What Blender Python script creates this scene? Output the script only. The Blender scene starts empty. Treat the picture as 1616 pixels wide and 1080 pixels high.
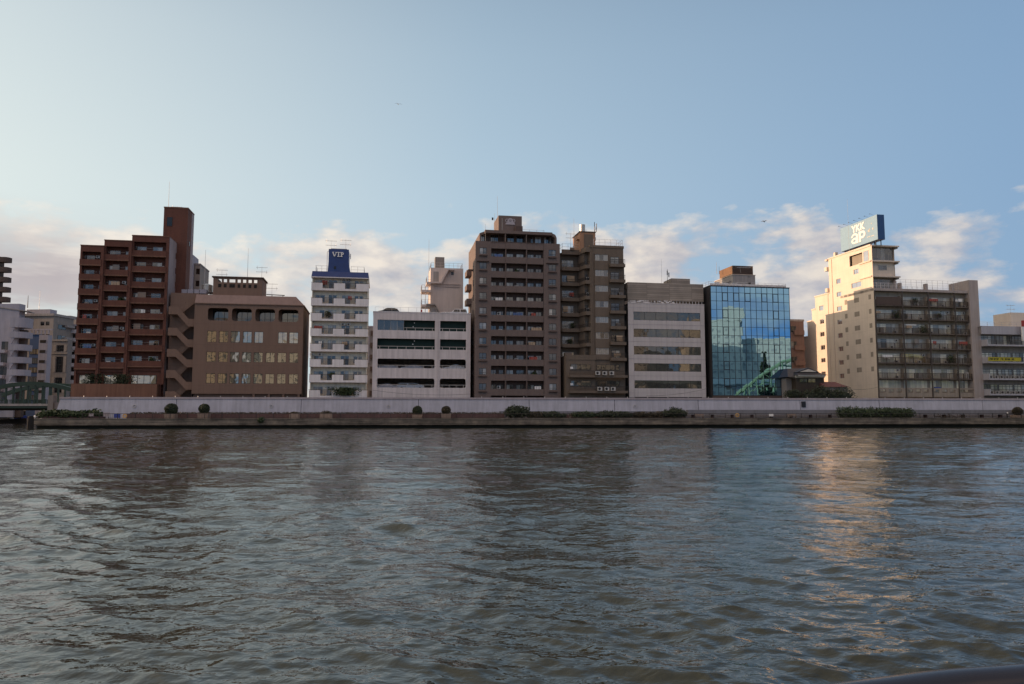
import bpy, bmesh, math, random
import numpy as np
from mathutils import Vector, Matrix
R = math.radians
random.seed(7)
scene = bpy.context.scene
COL = scene.collection

# ------------------------------------------------------------------ camera
F = 1200.0            # focal length in photo pixels (1616 wide)
HC = 3.0              # eye height over the water
PITCH = math.atan(110 / F)
cam_d = bpy.data.cameras.new('camera')
cam_d.sensor_width = 36.0
cam_d.lens = 36.0 * F / 1616.0
cam_d.clip_start = 0.1
cam_d.clip_end = 9000
cam = bpy.data.objects.new('camera', cam_d)
cam.location = (0, 0, HC)
cam.rotation_euler = (R(90) + PITCH, 0, 0)
COL.objects.link(cam)
scene.camera = cam

# ------------------------------------------------------------------ light
SUN_EL = R(10.2)
SUN_AZ = R(-89.0)      # from +Y (view direction), negative = to the left
S = Vector((math.sin(SUN_AZ) * math.cos(SUN_EL), math.cos(SUN_AZ) * math.cos(SUN_EL), math.sin(SUN_EL)))
sd = bpy.data.lights.new('sun', 'SUN')
sd.energy = 3.9
sd.angle = R(0.5)
sd.color = (1.0, 0.665, 0.43)
sun = bpy.data.objects.new('sun', sd)
sun.rotation_euler = S.to_track_quat('Z', 'Y').to_euler()
COL.objects.link(sun)
scene.view_settings.view_transform = 'Standard'
scene.view_settings.look = 'None'
scene.view_settings.exposure = 0.38
scene.view_settings.gamma = 1.0

def node(nt, t, **kw):
    n = nt.nodes.new(t)
    for k, v in kw.items():
        if k.startswith('i_'):
            n.inputs[k[2:]].default_value = v
        else:
            setattr(n, k, v)
    return n
def math_n(nt, op, a, b=None, clamp=False):
    n = nt.nodes.new('ShaderNodeMath'); n.operation = op; n.use_clamp = clamp
    for i, x in enumerate((a, b)):
        if x is None: continue
        if isinstance(x, (int, float)): n.inputs[i].default_value = x
        else: nt.links.new(x, n.inputs[i])
    return n.outputs[0]
def ramp(nt, src, stops, interp='LINEAR'):
    n = nt.nodes.new('ShaderNodeValToRGB'); n.color_ramp.interpolation = interp
    el = n.color_ramp.elements
    while len(el) < len(stops): el.new(0.5)
    for e, (p, c) in zip(el, stops):
        e.position = p
        e.color = (c, c, c, 1) if isinstance(c, (int, float)) else (*c, 1)
    nt.links.new(src, n.inputs[0])
    return n.outputs[0]
def mixc(nt, fac, a, b, blend='MIX'):
    n = nt.nodes.new('ShaderNodeMix'); n.data_type = 'RGBA'; n.blend_type = blend
    for i, x in ((0, fac), (6, a), (7, b)):
        if isinstance(x, (int, float)): n.inputs[i].default_value = x
        elif isinstance(x, tuple): n.inputs[i].default_value = (*x, 1)
        else: nt.links.new(x, n.inputs[i])
    return n.outputs[2]

# world: daylight sky with a band of low evening cloud
w = bpy.data.worlds.new('World'); scene.world = w; w.use_nodes = True
nt = w.node_tree; nt.nodes.clear()
sky = node(nt, 'ShaderNodeTexSky', sky_type='NISHITA', sun_disc=False)
sky.sun_elevation = SUN_EL; sky.sun_rotation = SUN_AZ
sky.altitude = 10; sky.air_density = 1.0; sky.dust_density = 1.6; sky.ozone_density = 1.4
SKY_STR = 0.15
tc = node(nt, 'ShaderNodeTexCoord')
nrm = node(nt, 'ShaderNodeVectorMath', operation='NORMALIZE'); nt.links.new(tc.outputs['Generated'], nrm.inputs[0])
sep = node(nt, 'ShaderNodeSeparateXYZ'); nt.links.new(nrm.outputs[0], sep.inputs[0])
el_ = math_n(nt, 'ARCSINE', sep.outputs[2])              # elevation, radians
az_ = math_n(nt, 'ARCTAN2', sep.outputs[0], sep.outputs[1])
cmb = node(nt, 'ShaderNodeCombineXYZ')
nt.links.new(az_, cmb.inputs[0]); nt.links.new(math_n(nt, 'MULTIPLY', el_, 2.1), cmb.inputs[1])
n1 = node(nt, 'ShaderNodeTexNoise', i_Scale=9.0, i_Detail=10.0, i_Roughness=0.56, i_Distortion=0.1)
nt.links.new(cmb.outputs[0], n1.inputs['Vector'])
n2 = node(nt, 'ShaderNodeTexNoise', i_Scale=2.6, i_Detail=3.0, i_Roughness=0.5)
nt.links.new(cmb.outputs[0], n2.inputs['Vector'])
band = ramp(nt, el_, [(0.0, 0.70), (0.10, 0.80), (0.16, 1.0), (0.205, 0.95), (0.245, 0.60), (0.30, 0.0)])
dens = math_n(nt, 'ADD', math_n(nt, 'MULTIPLY', n1.outputs[0], 0.62), math_n(nt, 'MULTIPLY', n2.outputs[0], 0.38))
dens = math_n(nt, 'ADD', dens, math_n(nt, 'MULTIPLY', math_n(nt, 'SUBTRACT', band, 1.0), 0.22))
cover = ramp(nt, dens, [(0.0, 0.0), (0.42, 0.0), (0.495, 0.80), (0.60, 0.97)])
n3 = node(nt, 'ShaderNodeTexNoise', i_Scale=9.0, i_Detail=10.0, i_Roughness=0.56, i_Distortion=0.1)
shift = node(nt, 'ShaderNodeVectorMath', operation='ADD'); shift.inputs[1].default_value = (-0.022, 0.030, 0)
nt.links.new(cmb.outputs[0], shift.inputs[0]); nt.links.new(shift.outputs[0], n3.inputs['Vector'])
relief = math_n(nt, 'ADD', math_n(nt, 'MULTIPLY', math_n(nt, 'SUBTRACT', n1.outputs[0], n3.outputs[0]), 3.2), 0.55)
relief = math_n(nt, 'ADD', relief, math_n(nt, 'MULTIPLY', math_n(nt, 'SUBTRACT', el_, 0.17), 2.0), True)
daz = math_n(nt, 'COSINE', math_n(nt, 'SUBTRACT', az_, SUN_AZ))
toward = math_n(nt, 'ADD', math_n(nt, 'MULTIPLY', daz, 0.5), 0.5)      # 1 under the sun, 0 opposite
ccol_s = ramp(nt, toward, [(0.0, (0.27, 0.29, 0.37)), (0.5, (0.33, 0.31, 0.35)), (0.85, (0.48, 0.45, 0.44))])
ccol_l = ramp(nt, toward, [(0.0, (0.60, 0.54, 0.48)), (0.5, (0.64, 0.575, 0.51)), (0.85, (0.78, 0.71, 0.62))])
ccol = mixc(nt, relief, ccol_s, ccol_l)
skyc = node(nt, 'ShaderNodeVectorMath', operation='SCALE'); skyc.inputs['Scale'].default_value = SKY_STR
nt.links.new(sky.outputs[0], skyc.inputs[0])
# pale humid air low over the city, brightest round the sun
hz = ramp(nt, el_, [(0.0, 0.92), (0.27, 0.86), (0.45, 0.66), (0.6, 0.40), (1.0, 0.30)])
hcol = ramp(nt, toward, [(0.0, (0.13, 0.212, 0.36)), (0.23, (0.195, 0.305, 0.455)), (0.53, (0.36, 0.47, 0.56)), (0.81, (0.61, 0.66, 0.63)), (1.0, (1.7, 1.4, 1.0))])
hcol = mixc(nt, ramp(nt, math_n(nt, 'MULTIPLY', sep.outputs[1], -1.0), [(0.0, 0.0), (0.2, 0.0), (0.7, 0.75), (1.0, 0.75)]), hcol, (0.12, 0.26, 0.50))
base = mixc(nt, hz, skyc.outputs[0], hcol)
# long flat grey bank low on the sun's side
cm2 = node(nt, 'ShaderNodeCombineXYZ'); nt.links.new(math_n(nt, 'MULTIPLY', az_, 1.6), cm2.inputs[0]); nt.links.new(math_n(nt, 'MULTIPLY', el_, 11.0), cm2.inputs[1])
n4 = node(nt, 'ShaderNodeTexNoise', i_Scale=2.2, i_Detail=6.0, i_Roughness=0.55); nt.links.new(cm2.outputs[0], n4.inputs['Vector'])
bank = math_n(nt, 'MULTIPLY', ramp(nt, el_, [(0.0, 0.3), (0.12, 0.75), (0.155, 1.0), (0.205, 0.25), (0.24, 0.0)]), ramp(nt, toward, [(0.725, 0.0), (0.765, 1.0)]))
bank = math_n(nt, 'MULTIPLY', bank, ramp(nt, n4.outputs[0], [(0.36, 0.15), (0.52, 0.95)]), True)
cover = math_n(nt, 'MULTIPLY', cover, ramp(nt, el_, [(0.0, 1.0), (0.30, 1.0), (0.36, 0.0), (1.0, 0.0)]))
fin = mixc(nt, cover, base, ccol)
fin = mixc(nt, bank, fin, (0.37, 0.335, 0.35))
# unseen high cloud, added as warm fill light for the shaded facades
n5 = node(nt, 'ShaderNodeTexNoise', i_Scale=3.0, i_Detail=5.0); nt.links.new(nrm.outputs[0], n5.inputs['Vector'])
fill_veil = math_n(nt, 'MULTIPLY', ramp(nt, el_, [(0.0, 0.0), (0.58, 0.0), (0.80, 1.0), (1.0, 1.0)]), ramp(nt, n5.outputs[0], [(0.3, 0.65), (0.6, 0.95)]))
fill_veil = math_n(nt, 'MULTIPLY', fill_veil, ramp(nt, math_n(nt, 'MULTIPLY', sep.outputs[1], -1.0), [(0.0, 0.0), (0.05, 0.0), (0.35, 1.0), (1.0, 1.0)]))
fill_veil_front = math_n(nt, 'MULTIPLY', ramp(nt, el_, [(0.0, 0.0), (0.58, 0.0), (0.80, 0.45), (1.0, 0.45)]), ramp(nt, n5.outputs[0], [(0.3, 0.5), (0.6, 1.0)]))  # added unseen front part, greys the sky that the waves mirror
fin = mixc(nt, fill_veil_front, fin, (0.37, 0.335, 0.285))
fin = mixc(nt, fill_veil, fin, (1.30, 0.93, 0.70))

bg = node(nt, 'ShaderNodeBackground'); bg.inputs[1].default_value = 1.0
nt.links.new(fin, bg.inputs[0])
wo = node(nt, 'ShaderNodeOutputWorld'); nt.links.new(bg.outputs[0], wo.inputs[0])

# ------------------------------------------------------------------ materials
MATS = {}
def lk(nt, a, b): nt.links.new(a, b)
def newmat(name):
    m = bpy.data.materials.new(name); m.use_nodes = True
    nt = m.node_tree; b = nt.nodes['Principled BSDF']
    MATS[name] = m
    return m, nt, b
def wall_mat(name, col, var=0.16, streak=0.22, joint=None, jdark=0.8, rough=0.85, jmix=0.0, band=None):
    m, nt, b = newmat(name)
    tc = node(nt, 'ShaderNodeTexCoord'); o = tc.outputs['Object']
    a = node(nt, 'ShaderNodeTexNoise', i_Scale=0.28, i_Detail=6.0, i_Roughness=0.6); lk(nt, o, a.inputs['Vector'])
    mp = node(nt, 'ShaderNodeMapping'); mp.inputs['Scale'].default_value = (1.7, 1.7, 0.09); lk(nt, o, mp.inputs[0])
    s = node(nt, 'ShaderNodeTexNoise', i_Scale=1.0, i_Detail=5.0, i_Roughness=0.65); lk(nt, mp.outputs[0], s.inputs['Vector'])
    f1 = ramp(nt, a.outputs[0], [(0.3, 1 - var), (0.7, 1 + var * 0.6)])
    f2 = ramp(nt, s.outputs[0], [(0.40, 1.0), (0.72, 1 - streak)])
    c = mixc(nt, 1.0, tuple(col), f1, 'MULTIPLY')
    c = mixc(nt, 1.0, c, f2, 'MULTIPLY')
    if joint:
        sp = node(nt, 'ShaderNodeSeparateXYZ'); lk(nt, o, sp.inputs[0])
        cb = node(nt, 'ShaderNodeCombineXYZ'); lk(nt, math_n(nt, 'ADD', sp.outputs[0], sp.outputs[1]), cb.inputs[0]); lk(nt, sp.outputs[2], cb.inputs[1])
        br = node(nt, 'ShaderNodeTexBrick'); lk(nt, cb.outputs[0], br.inputs['Vector'])
        br.offset = 0.5 if joint[0] < 1 else 0.0
        br.inputs['Scale'].default_value = 1.0
        br.inputs['Brick Width'].default_value = joint[0]; br.inputs['Row Height'].default_value = joint[1]
        br.inputs['Mortar Size'].default_value = joint[2]
        br.inputs['Color1'].default_value = (1, 1, 1, 1); br.inputs['Color2'].default_value = (1 - jmix,) * 3 + (1,)
        br.inputs['Mortar'].default_value = (jdark, jdark, jdark, 1)
        c = mixc(nt, 1.0, c, br.outputs[0], 'MULTIPLY')
    lk(nt, c, b.inputs['Base Color'])
    b.inputs['Roughness'].default_value = rough
    return m
def plain(name, col, rough=0.6, metal=0.0, var=0.12, scale=1.2):
    m, nt, b = newmat(name)
    tc = node(nt, 'ShaderNodeTexCoord')
    a = node(nt, 'ShaderNodeTexNoise', i_Scale=scale, i_Detail=5.0); lk(nt, tc.outputs['Object'], a.inputs['Vector'])
    lk(nt, mixc(nt, 1.0, tuple(col), ramp(nt, a.outputs[0], [(0.3, 1 - var), (0.7, 1 + var)]), 'MULTIPLY'), b.inputs['Base Color'])
    b.inputs['Roughness'].default_value = rough; b.inputs['Metallic'].default_value = metal
    return m
def glass_mat(name, stops, refl=0.12, tint=(1, 1, 1), rough=0.03, wob=0.008, curtain=0.25):
    """window glass over the curtains behind it; each leaf carries its own 'rnd'"""
    m, nt, b = newmat(name)
    at = node(nt, 'ShaderNodeAttribute', attribute_name='rnd')
    tc = node(nt, 'ShaderNodeTexCoord')
    mp = node(nt, 'ShaderNodeMapping'); mp.inputs['Scale'].default_value = (9, 9, 0.25); lk(nt, tc.outputs['Object'], mp.inputs[0])
    cn = node(nt, 'ShaderNodeTexNoise', i_Scale=1.0, i_Detail=2.0); lk(nt, mp.outputs[0], cn.inputs['Vector'])
    c = ramp(nt, at.outputs['Fac'], stops)
    c = mixc(nt, 1.0, c, ramp(nt, cn.outputs[0], [(0.35, 1 - curtain), (0.65, 1 + curtain)]), 'MULTIPLY')
    lk(nt, c, b.inputs['Base Color']); b.inputs['Roughness'].default_value = 0.7
    b.inputs['Specular IOR Level'].default_value = 0.0
    g = node(nt, 'ShaderNodeBsdfGlossy'); g.inputs['Roughness'].default_value = rough
    g.inputs['Color'].default_value = (*tint, 1)
    bn = node(nt, 'ShaderNodeTexNoise', i_Scale=0.55, i_Detail=1.0); lk(nt, tc.outputs['Object'], bn.inputs['Vector'])
    bu = node(nt, 'ShaderNodeBump'); bu.inputs['Strength'].default_value = 1.0; bu.inputs['Distance'].default_value = wob
    lk(nt, bn.outputs[0], bu.inputs['Height']); lk(nt, bu.outputs[0], g.inputs['Normal'])
    lw = node(nt, 'ShaderNodeFresnel'); lw.inputs[0].default_value = 1.5
    fac = math_n(nt, 'ADD', lw.outputs[0], refl, True)
    mx = node(nt, 'ShaderNodeMixShader'); lk(nt, fac, mx.inputs[0]); lk(nt, b.outputs[0], mx.inputs[1]); lk(nt, g.outputs[0], mx.inputs[2])
    lk(nt, mx.outputs[0], nt.nodes['Material Output'].inputs[0])
    return m

wall_mat('brick_red', (0.165, 0.064, 0.043), joint=(0.25, 0.09, 0.012), jdark=0.75, jmix=0.25)
wall_mat('brick_red_slab', (0.20, 0.10, 0.065), streak=0.35)
wall_mat('flank_grey', (0.36, 0.30, 0.30), streak=0.3)
wall_mat('brown_tile', (0.21, 0.135, 0.10), var=0.08, streak=0.12, joint=(2.4, 4.0, 0.03), jdark=0.85)
wall_mat('brown_mansard', (0.27, 0.185, 0.16), var=0.08, streak=0.15)
wall_mat('white_paint', (0.82, 0.77, 0.75), var=0.10, streak=0.22)
wall_mat('white_wall', (0.74, 0.68, 0.56), var=0.10, streak=0.25)
wall_mat('park_grey', (0.68, 0.615, 0.60), var=0.12, streak=0.26, joint=(3.2, 1.5, 0.02), jdark=0.9)
wall_mat('stair_tower_white', (0.62, 0.54, 0.50), var=0.08, streak=0.18)
wall_mat('tower_tile', (0.19, 0.142, 0.125), var=0.07, streak=0.14, joint=(0.2, 0.1, 0.01), jdark=0.8, jmix=0.15)
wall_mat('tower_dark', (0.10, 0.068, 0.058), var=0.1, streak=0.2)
wall_mat('tan_tile', (0.185, 0.142, 0.107), var=0.07, streak=0.18, joint=(0.2, 0.1, 0.01), jdark=0.8, jmix=0.15)
wall_mat('tan_orange', (0.40, 0.22, 0.13), var=0.1, streak=0.2)
wall_mat('office_panel', (0.57, 0.52, 0.50), var=0.08, streak=0.16, rough=0.6)
wall_mat('board_concrete', (0.40, 0.34, 0.285), var=0.22, streak=0.0, joint=(5.0, 0.42, 0.06), jdark=0.6, jmix=0.38)
wall_mat('cream_wall', (0.72, 0.61, 0.495), var=0.08, streak=0.10, joint=(40.0, 2.95, 0.03), jdark=0.88)
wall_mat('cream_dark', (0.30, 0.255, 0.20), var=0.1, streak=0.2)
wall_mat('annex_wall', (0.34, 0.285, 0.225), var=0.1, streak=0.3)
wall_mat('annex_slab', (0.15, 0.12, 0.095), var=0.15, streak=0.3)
wall_mat('annex_fin', (0.42, 0.36, 0.33), var=0.08, streak=0.25)
wall_mat('lavender_wall', (0.44, 0.43, 0.46), var=0.07, streak=0.2)
wall_mat('pink_brick', (0.20, 0.13, 0.11), var=0.1, streak=0.2)
wall_mat('grey_conc', (0.33, 0.31, 0.30), var=0.12, streak=0.3)
wall_mat('far_white', (0.36, 0.35, 0.40), var=0.08, streak=0.2)
wall_mat('far_beige', (0.28, 0.25, 0.225), var=0.1, streak=0.25)
wall_mat('far_stone', (0.22, 0.20, 0.19), var=0.1, streak=0.2)
wall_mat('far_dark_brown', (0.10, 0.07, 0.058), var=0.1, streak=0.2)
wall_mat('flood_wall', (0.485, 0.485, 0.55), var=0.12, streak=0.22, joint=(1.5, 0.35, 0.012), jdark=0.93, jmix=0.03)
wall_mat('wall_cap', (0.40, 0.355, 0.375), var=0.1, streak=0.2)
wall_mat('planter_brick', (0.15, 0.085, 0.08), var=0.15, streak=0.3, joint=(0.4, 0.2, 0.02), jdark=0.7, jmix=0.2)
wall_mat('planter_stone', (0.32, 0.24, 0.19), var=0.12, streak=0.2, joint=(0.6, 0.3, 0.02), jdark=0.75)
wall_mat('beam_grey', (0.20, 0.20, 0.22), var=0.08, streak=0.2)
wall_mat('pavement', (0.30, 0.27, 0.24), var=0.15, streak=0.0)
wall_mat('city_ground', (0.10, 0.10, 0.095), var=0.2, streak=0.0)
wall_mat('near_cream', (0.60, 0.60, 0.56), var=0.08, streak=0.15)
wall_mat('near_white', (0.72, 0.72, 0.68), var=0.08, streak=0.15)
wall_mat('near_tan', (0.52, 0.44, 0.33), var=0.08, streak=0.15)
wall_mat('near_grey', (0.42, 0.42, 0.42), var=0.08, streak=0.15)
plain('blue_paint', (0.022, 0.048, 0.17), 0.45)
plain('letter_white', (0.80, 0.78, 0.74), 0.5, var=0.03)
plain('emblem_grey', (0.42, 0.37, 0.38), 0.5, 0.2)
plain('dark_metal', (0.030, 0.026, 0.024), 0.5, 0.3)
plain('brown_metal', (0.075, 0.055, 0.042), 0.55, 0.2)
plain('pale_metal', (0.52, 0.49, 0.46), 0.45, 0.3)
plain('white_metal', (0.72, 0.68, 0.66), 0.45)
plain('frame_dark', (0.028, 0.024, 0.022), 0.45)
plain('frame_pale', (0.42, 0.39, 0.36), 0.45)
plain('mullion_black', (0.012, 0.016, 0.025), 0.4)
plain('shaded_flank', (0.035, 0.032, 0.034), 0.6)  # near-black colour stands in for the shadow lying on the flanks
plain('net_green', (0.008, 0.030, 0.024), 0.8)
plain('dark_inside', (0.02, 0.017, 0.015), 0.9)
plain('bridge_green', (0.010, 0.032, 0.019), 0.5)
plain('bridge_pale_green', (0.20, 0.30, 0.20), 0.5)
plain('tile_roof', (0.045, 0.043, 0.05), 0.5)
plain('roof_red', (0.13, 0.05, 0.05), 0.7)
plain('plaster_white', (0.55, 0.52, 0.45), 0.8)
plain('wood_dark', (0.05, 0.035, 0.022), 0.7)
plain('board_teal', (0.25, 0.38, 0.48), 0.45, var=0.04)
plain('board_blue', (0.02, 0.075, 0.20), 0.45, var=0.05)
plain('banner_yellow', (0.42, 0.36, 0.02), 0.7)
plain('banner_ink', (0.03, 0.03, 0.01), 0.7)
plain('steel_tank', (0.48, 0.45, 0.40), 0.35, 0.5)
plain('acunit', (0.48, 0.46, 0.43), 0.5)
plain('car_black', (0.015, 0.016, 0.018), 0.2)
plain('car_white', (0.62, 0.62, 0.64), 0.25)
plain('car_silver', (0.36, 0.34, 0.36), 0.3, 0.4)
plain('car_glass', (0.02, 0.025, 0.03), 0.08)
plain('tyre', (0.02, 0.02, 0.02), 0.9)
plain('red_paint', (0.35, 0.03, 0.02), 0.5)
plain('sign_blue', (0.05, 0.08, 0.35), 0.5)
plain('ring_orange', (0.55, 0.32, 0.10), 0.5)
plain('timber_black', (0.018, 0.015, 0.013), 0.9)
plain('blue_tarp', (0.02, 0.05, 0.25), 0.6)
plain('rust_panel', (0.20, 0.105, 0.05), 0.6, 0.2)
plain('bird_grey', (0.25, 0.24, 0.24), 0.8)
plain('bark', (0.06, 0.045, 0.03), 0.9)
plain('handrail_paint', (0.03, 0.027, 0.034), 0.25, 0.3, var=0.05)
G_STOPS = [(0.0, 0.012), (0.5, 0.03), (0.62, (0.12, 0.12, 0.115)), (0.85, (0.26, 0.26, 0.25)), (1.0, (0.46, 0.43, 0.38))]
glass_mat('pane_home', G_STOPS, refl=0.07)
glass_mat('pane_wing', [(0.0, (0.08, 0.08, 0.07)), (0.35, (0.40, 0.39, 0.34)), (1.0, (0.80, 0.73, 0.56))], refl=0.03)
glass_mat('pane_dark', [(0.0, 0.008), (0.6, 0.02), (1.0, (0.07, 0.06, 0.05))], refl=0.0)
glass_mat('pane_film', [(0.0, 0.02), (1.0, (0.12, 0.11, 0.09))], refl=0.36, tint=(0.95, 0.9, 0.78), wob=0.02)
glass_mat('pane_office', [(0.0, 0.012), (0.5, 0.03), (1.0, (0.08, 0.07, 0.05))], refl=0.12, tint=(0.8, 0.78, 0.72), wob=0.012)
glass_mat('pane_mirror', [(0.0, (0.005, 0.02, 0.03)), (1.0, (0.008, 0.03, 0.04))], refl=0.80, tint=(0.28, 0.52, 0.73), wob=0.0025, rough=0.01)
glass_mat('pane_warm', [(0.0, (0.20, 0.13, 0.06)), (1.0, (0.55, 0.42, 0.22))], refl=0.12)

def leaf_mat(name, c0, c1):
    m, nt, b = newmat(name)
    at = node(nt, 'ShaderNodeAttribute', attribute_name='rnd')
    lk(nt, mixc(nt, at.outputs['Fac'], c0, c1), b.inputs['Base Color'])
    b.inputs['Roughness'].default_value = 0.65
    return m
leaf_mat('leaf_dark', (0.012, 0.020, 0.009), (0.038, 0.055, 0.022))
leaf_mat('leaf_green', (0.016, 0.030, 0.010), (0.045, 0.075, 0.022))
leaf_mat('leaf_brown', (0.030, 0.026, 0.014), (0.075, 0.058, 0.028))

# quay face: weathered concrete, algae below the tide line
m, nt, b = newmat('quay_stone')
tc = node(nt, 'ShaderNodeTexCoord'); sp = node(nt, 'ShaderNodeSeparateXYZ'); lk(nt, tc.outputs['Object'], sp.inputs[0])
a = node(nt, 'ShaderNodeTexNoise', i_Scale=0.5, i_Detail=8.0, i_Roughness=0.7); lk(nt, tc.outputs['Object'], a.inputs['Vector'])
c = ramp(nt, a.outputs[0], [(0.32, (0.065, 0.056, 0.045)), (0.5, (0.14, 0.12, 0.095)), (0.68, (0.23, 0.19, 0.145))])
hgt = math_n(nt, 'ADD', sp.outputs[2], math_n(nt, 'MULTIPLY', a.outputs[0], 0.35))
mpq = node(nt, 'ShaderNodeMapping'); mpq.inputs['Scale'].default_value = (.16, .16, 3.0); lk(nt, tc.outputs['Object'], mpq.inputs[0])
aq = node(nt, 'ShaderNodeTexNoise', i_Scale=1.0, i_Detail=6.0, i_Roughness=0.65); lk(nt, mpq.outputs[0], aq.inputs['Vector'])
c = mixc(nt, 1.0, c, ramp(nt, aq.outputs[0], [(0.36, 0.55), (0.52, 1.0), (0.66, 1.45)]), 'MULTIPLY')
wet = ramp(nt, hgt, [(0.0, 1.0), (0.62, 1.0), (0.78, 0.0), (1.0, 0.0)])
c = mixc(nt, wet, c, (0.014, 0.015, 0.009))
lk(nt, c, b.inputs['Base Color']); b.inputs['Roughness'].default_value = 0.8

# ------------------------------------------------------------------ picture <-> place
def ray(px, py):
    dx = (px - 808) / F; dy = (540 - py) / F
    return Vector((dx, math.cos(PITCH) - dy * math.sin(PITCH), math.sin(PITCH) + dy * math.cos(PITCH)))
CAMP = Vector((0, 0, HC))

class MB:
    """collects faces, then becomes one mesh object"""
    def __init__(s): s.v = []; s.f = []; s.r = []
    def poly(s, pts, r=None):
        i = len(s.v); s.v.extend([tuple(p) for p in pts]); s.f.append(tuple(range(i, i + len(pts))))
        s.r.append(random.random() if r is None else r)
    def hexa(s, p):   # 8 points: bottom 4 then top 4
        i = len(s.v); s.v.extend([tuple(q) for q in p]); r = random.random()
        for q in ((0, 3, 2, 1), (4, 5, 6, 7), (0, 1, 5, 4), (1, 2, 6, 5), (2, 3, 7, 6), (3, 0, 4, 7)):
            s.f.append(tuple(i + k for k in q)); s.r.append(r)
    def box(s, x0, x1, y0, y1, z0, z1):
        s.hexa([(x0, y0, z0), (x1, y0, z0), (x1, y1, z0), (x0, y1, z0), (x0, y0, z1), (x1, y0, z1), (x1, y1, z1), (x0, y1, z1)])
    def prism(s, pts, ex):   # polygon pts (3D), extruded by vector ex
        ex = Vector(ex); a = [Vector(p) for p in pts]; b = [p + ex for p in a]; n = len(a)
        s.poly(a); s.poly(b[::-1])
        for k in range(n): s.poly([a[k], a[(k + 1) % n], b[(k + 1) % n], b[k]])
    def tube(s, pts, rad, n=8, close=True):
        pts = [Vector(p) for p in pts]; rings = []
        for k, p in enumerate(pts):
            d = (pts[min(k + 1, len(pts) - 1)] - pts[max(k - 1, 0)]).normalized()
            up = Vector((0, 0, 1)) if abs(d.z) < 0.95 else Vector((1, 0, 0))
            a = d.cross(up).normalized(); b = a.cross(d).normalized()
            rr = rad[k] if isinstance(rad, (list, tuple)) else rad
            i = len(s.v)
            for j in range(n):
                t = 2 * math.pi * j / n
                s.v.append(tuple(p + (a * math.cos(t) + b * math.sin(t)) * rr))
            rings.append(i)
        for i0, i1 in zip(rings, rings[1:]):
            for j in range(n):
                s.f.append((i0 + j, i0 + (j + 1) % n, i1 + (j + 1) % n, i1 + j)); s.r.append(0.5)
        if close:
            s.f.append(tuple(range(rings[0], rings[0] + n))[::-1]); s.r.append(0.5)
            s.f.append(tuple(range(rings[-1], rings[-1] + n))); s.r.append(0.5)
    def build(s, name, mat, parent=None, smooth=False):
        me = bpy.data.meshes.new(name); me.from_pydata(s.v, [], s.f); me.update()
        at = me.attributes.new('rnd', 'FLOAT', 'FACE'); at.data.foreach_set('value', s.r)
        me.materials.append(MATS[mat])
        if smooth: me.polygons.foreach_set('use_smooth', [True] * len(me.polygons))
        o = bpy.data.objects.new(name, me); COL.objects.link(o)
        if parent is not None: o.parent = parent
        return o

def empty(name, loc, rz=0.0):
    o = bpy.data.objects.new(name, None); COL.objects.link(o)
    o.location = loc; o.rotation_euler = (0, 0, rz); o.empty_display_size = 0.5
    return o
def tag(o, label=None, cat=None, group=None, kind=None):
    if label: o['label'] = label
    if cat: o['category'] = cat
    if group: o['group'] = group
    if kind: o['kind'] = kind
    return o

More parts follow.
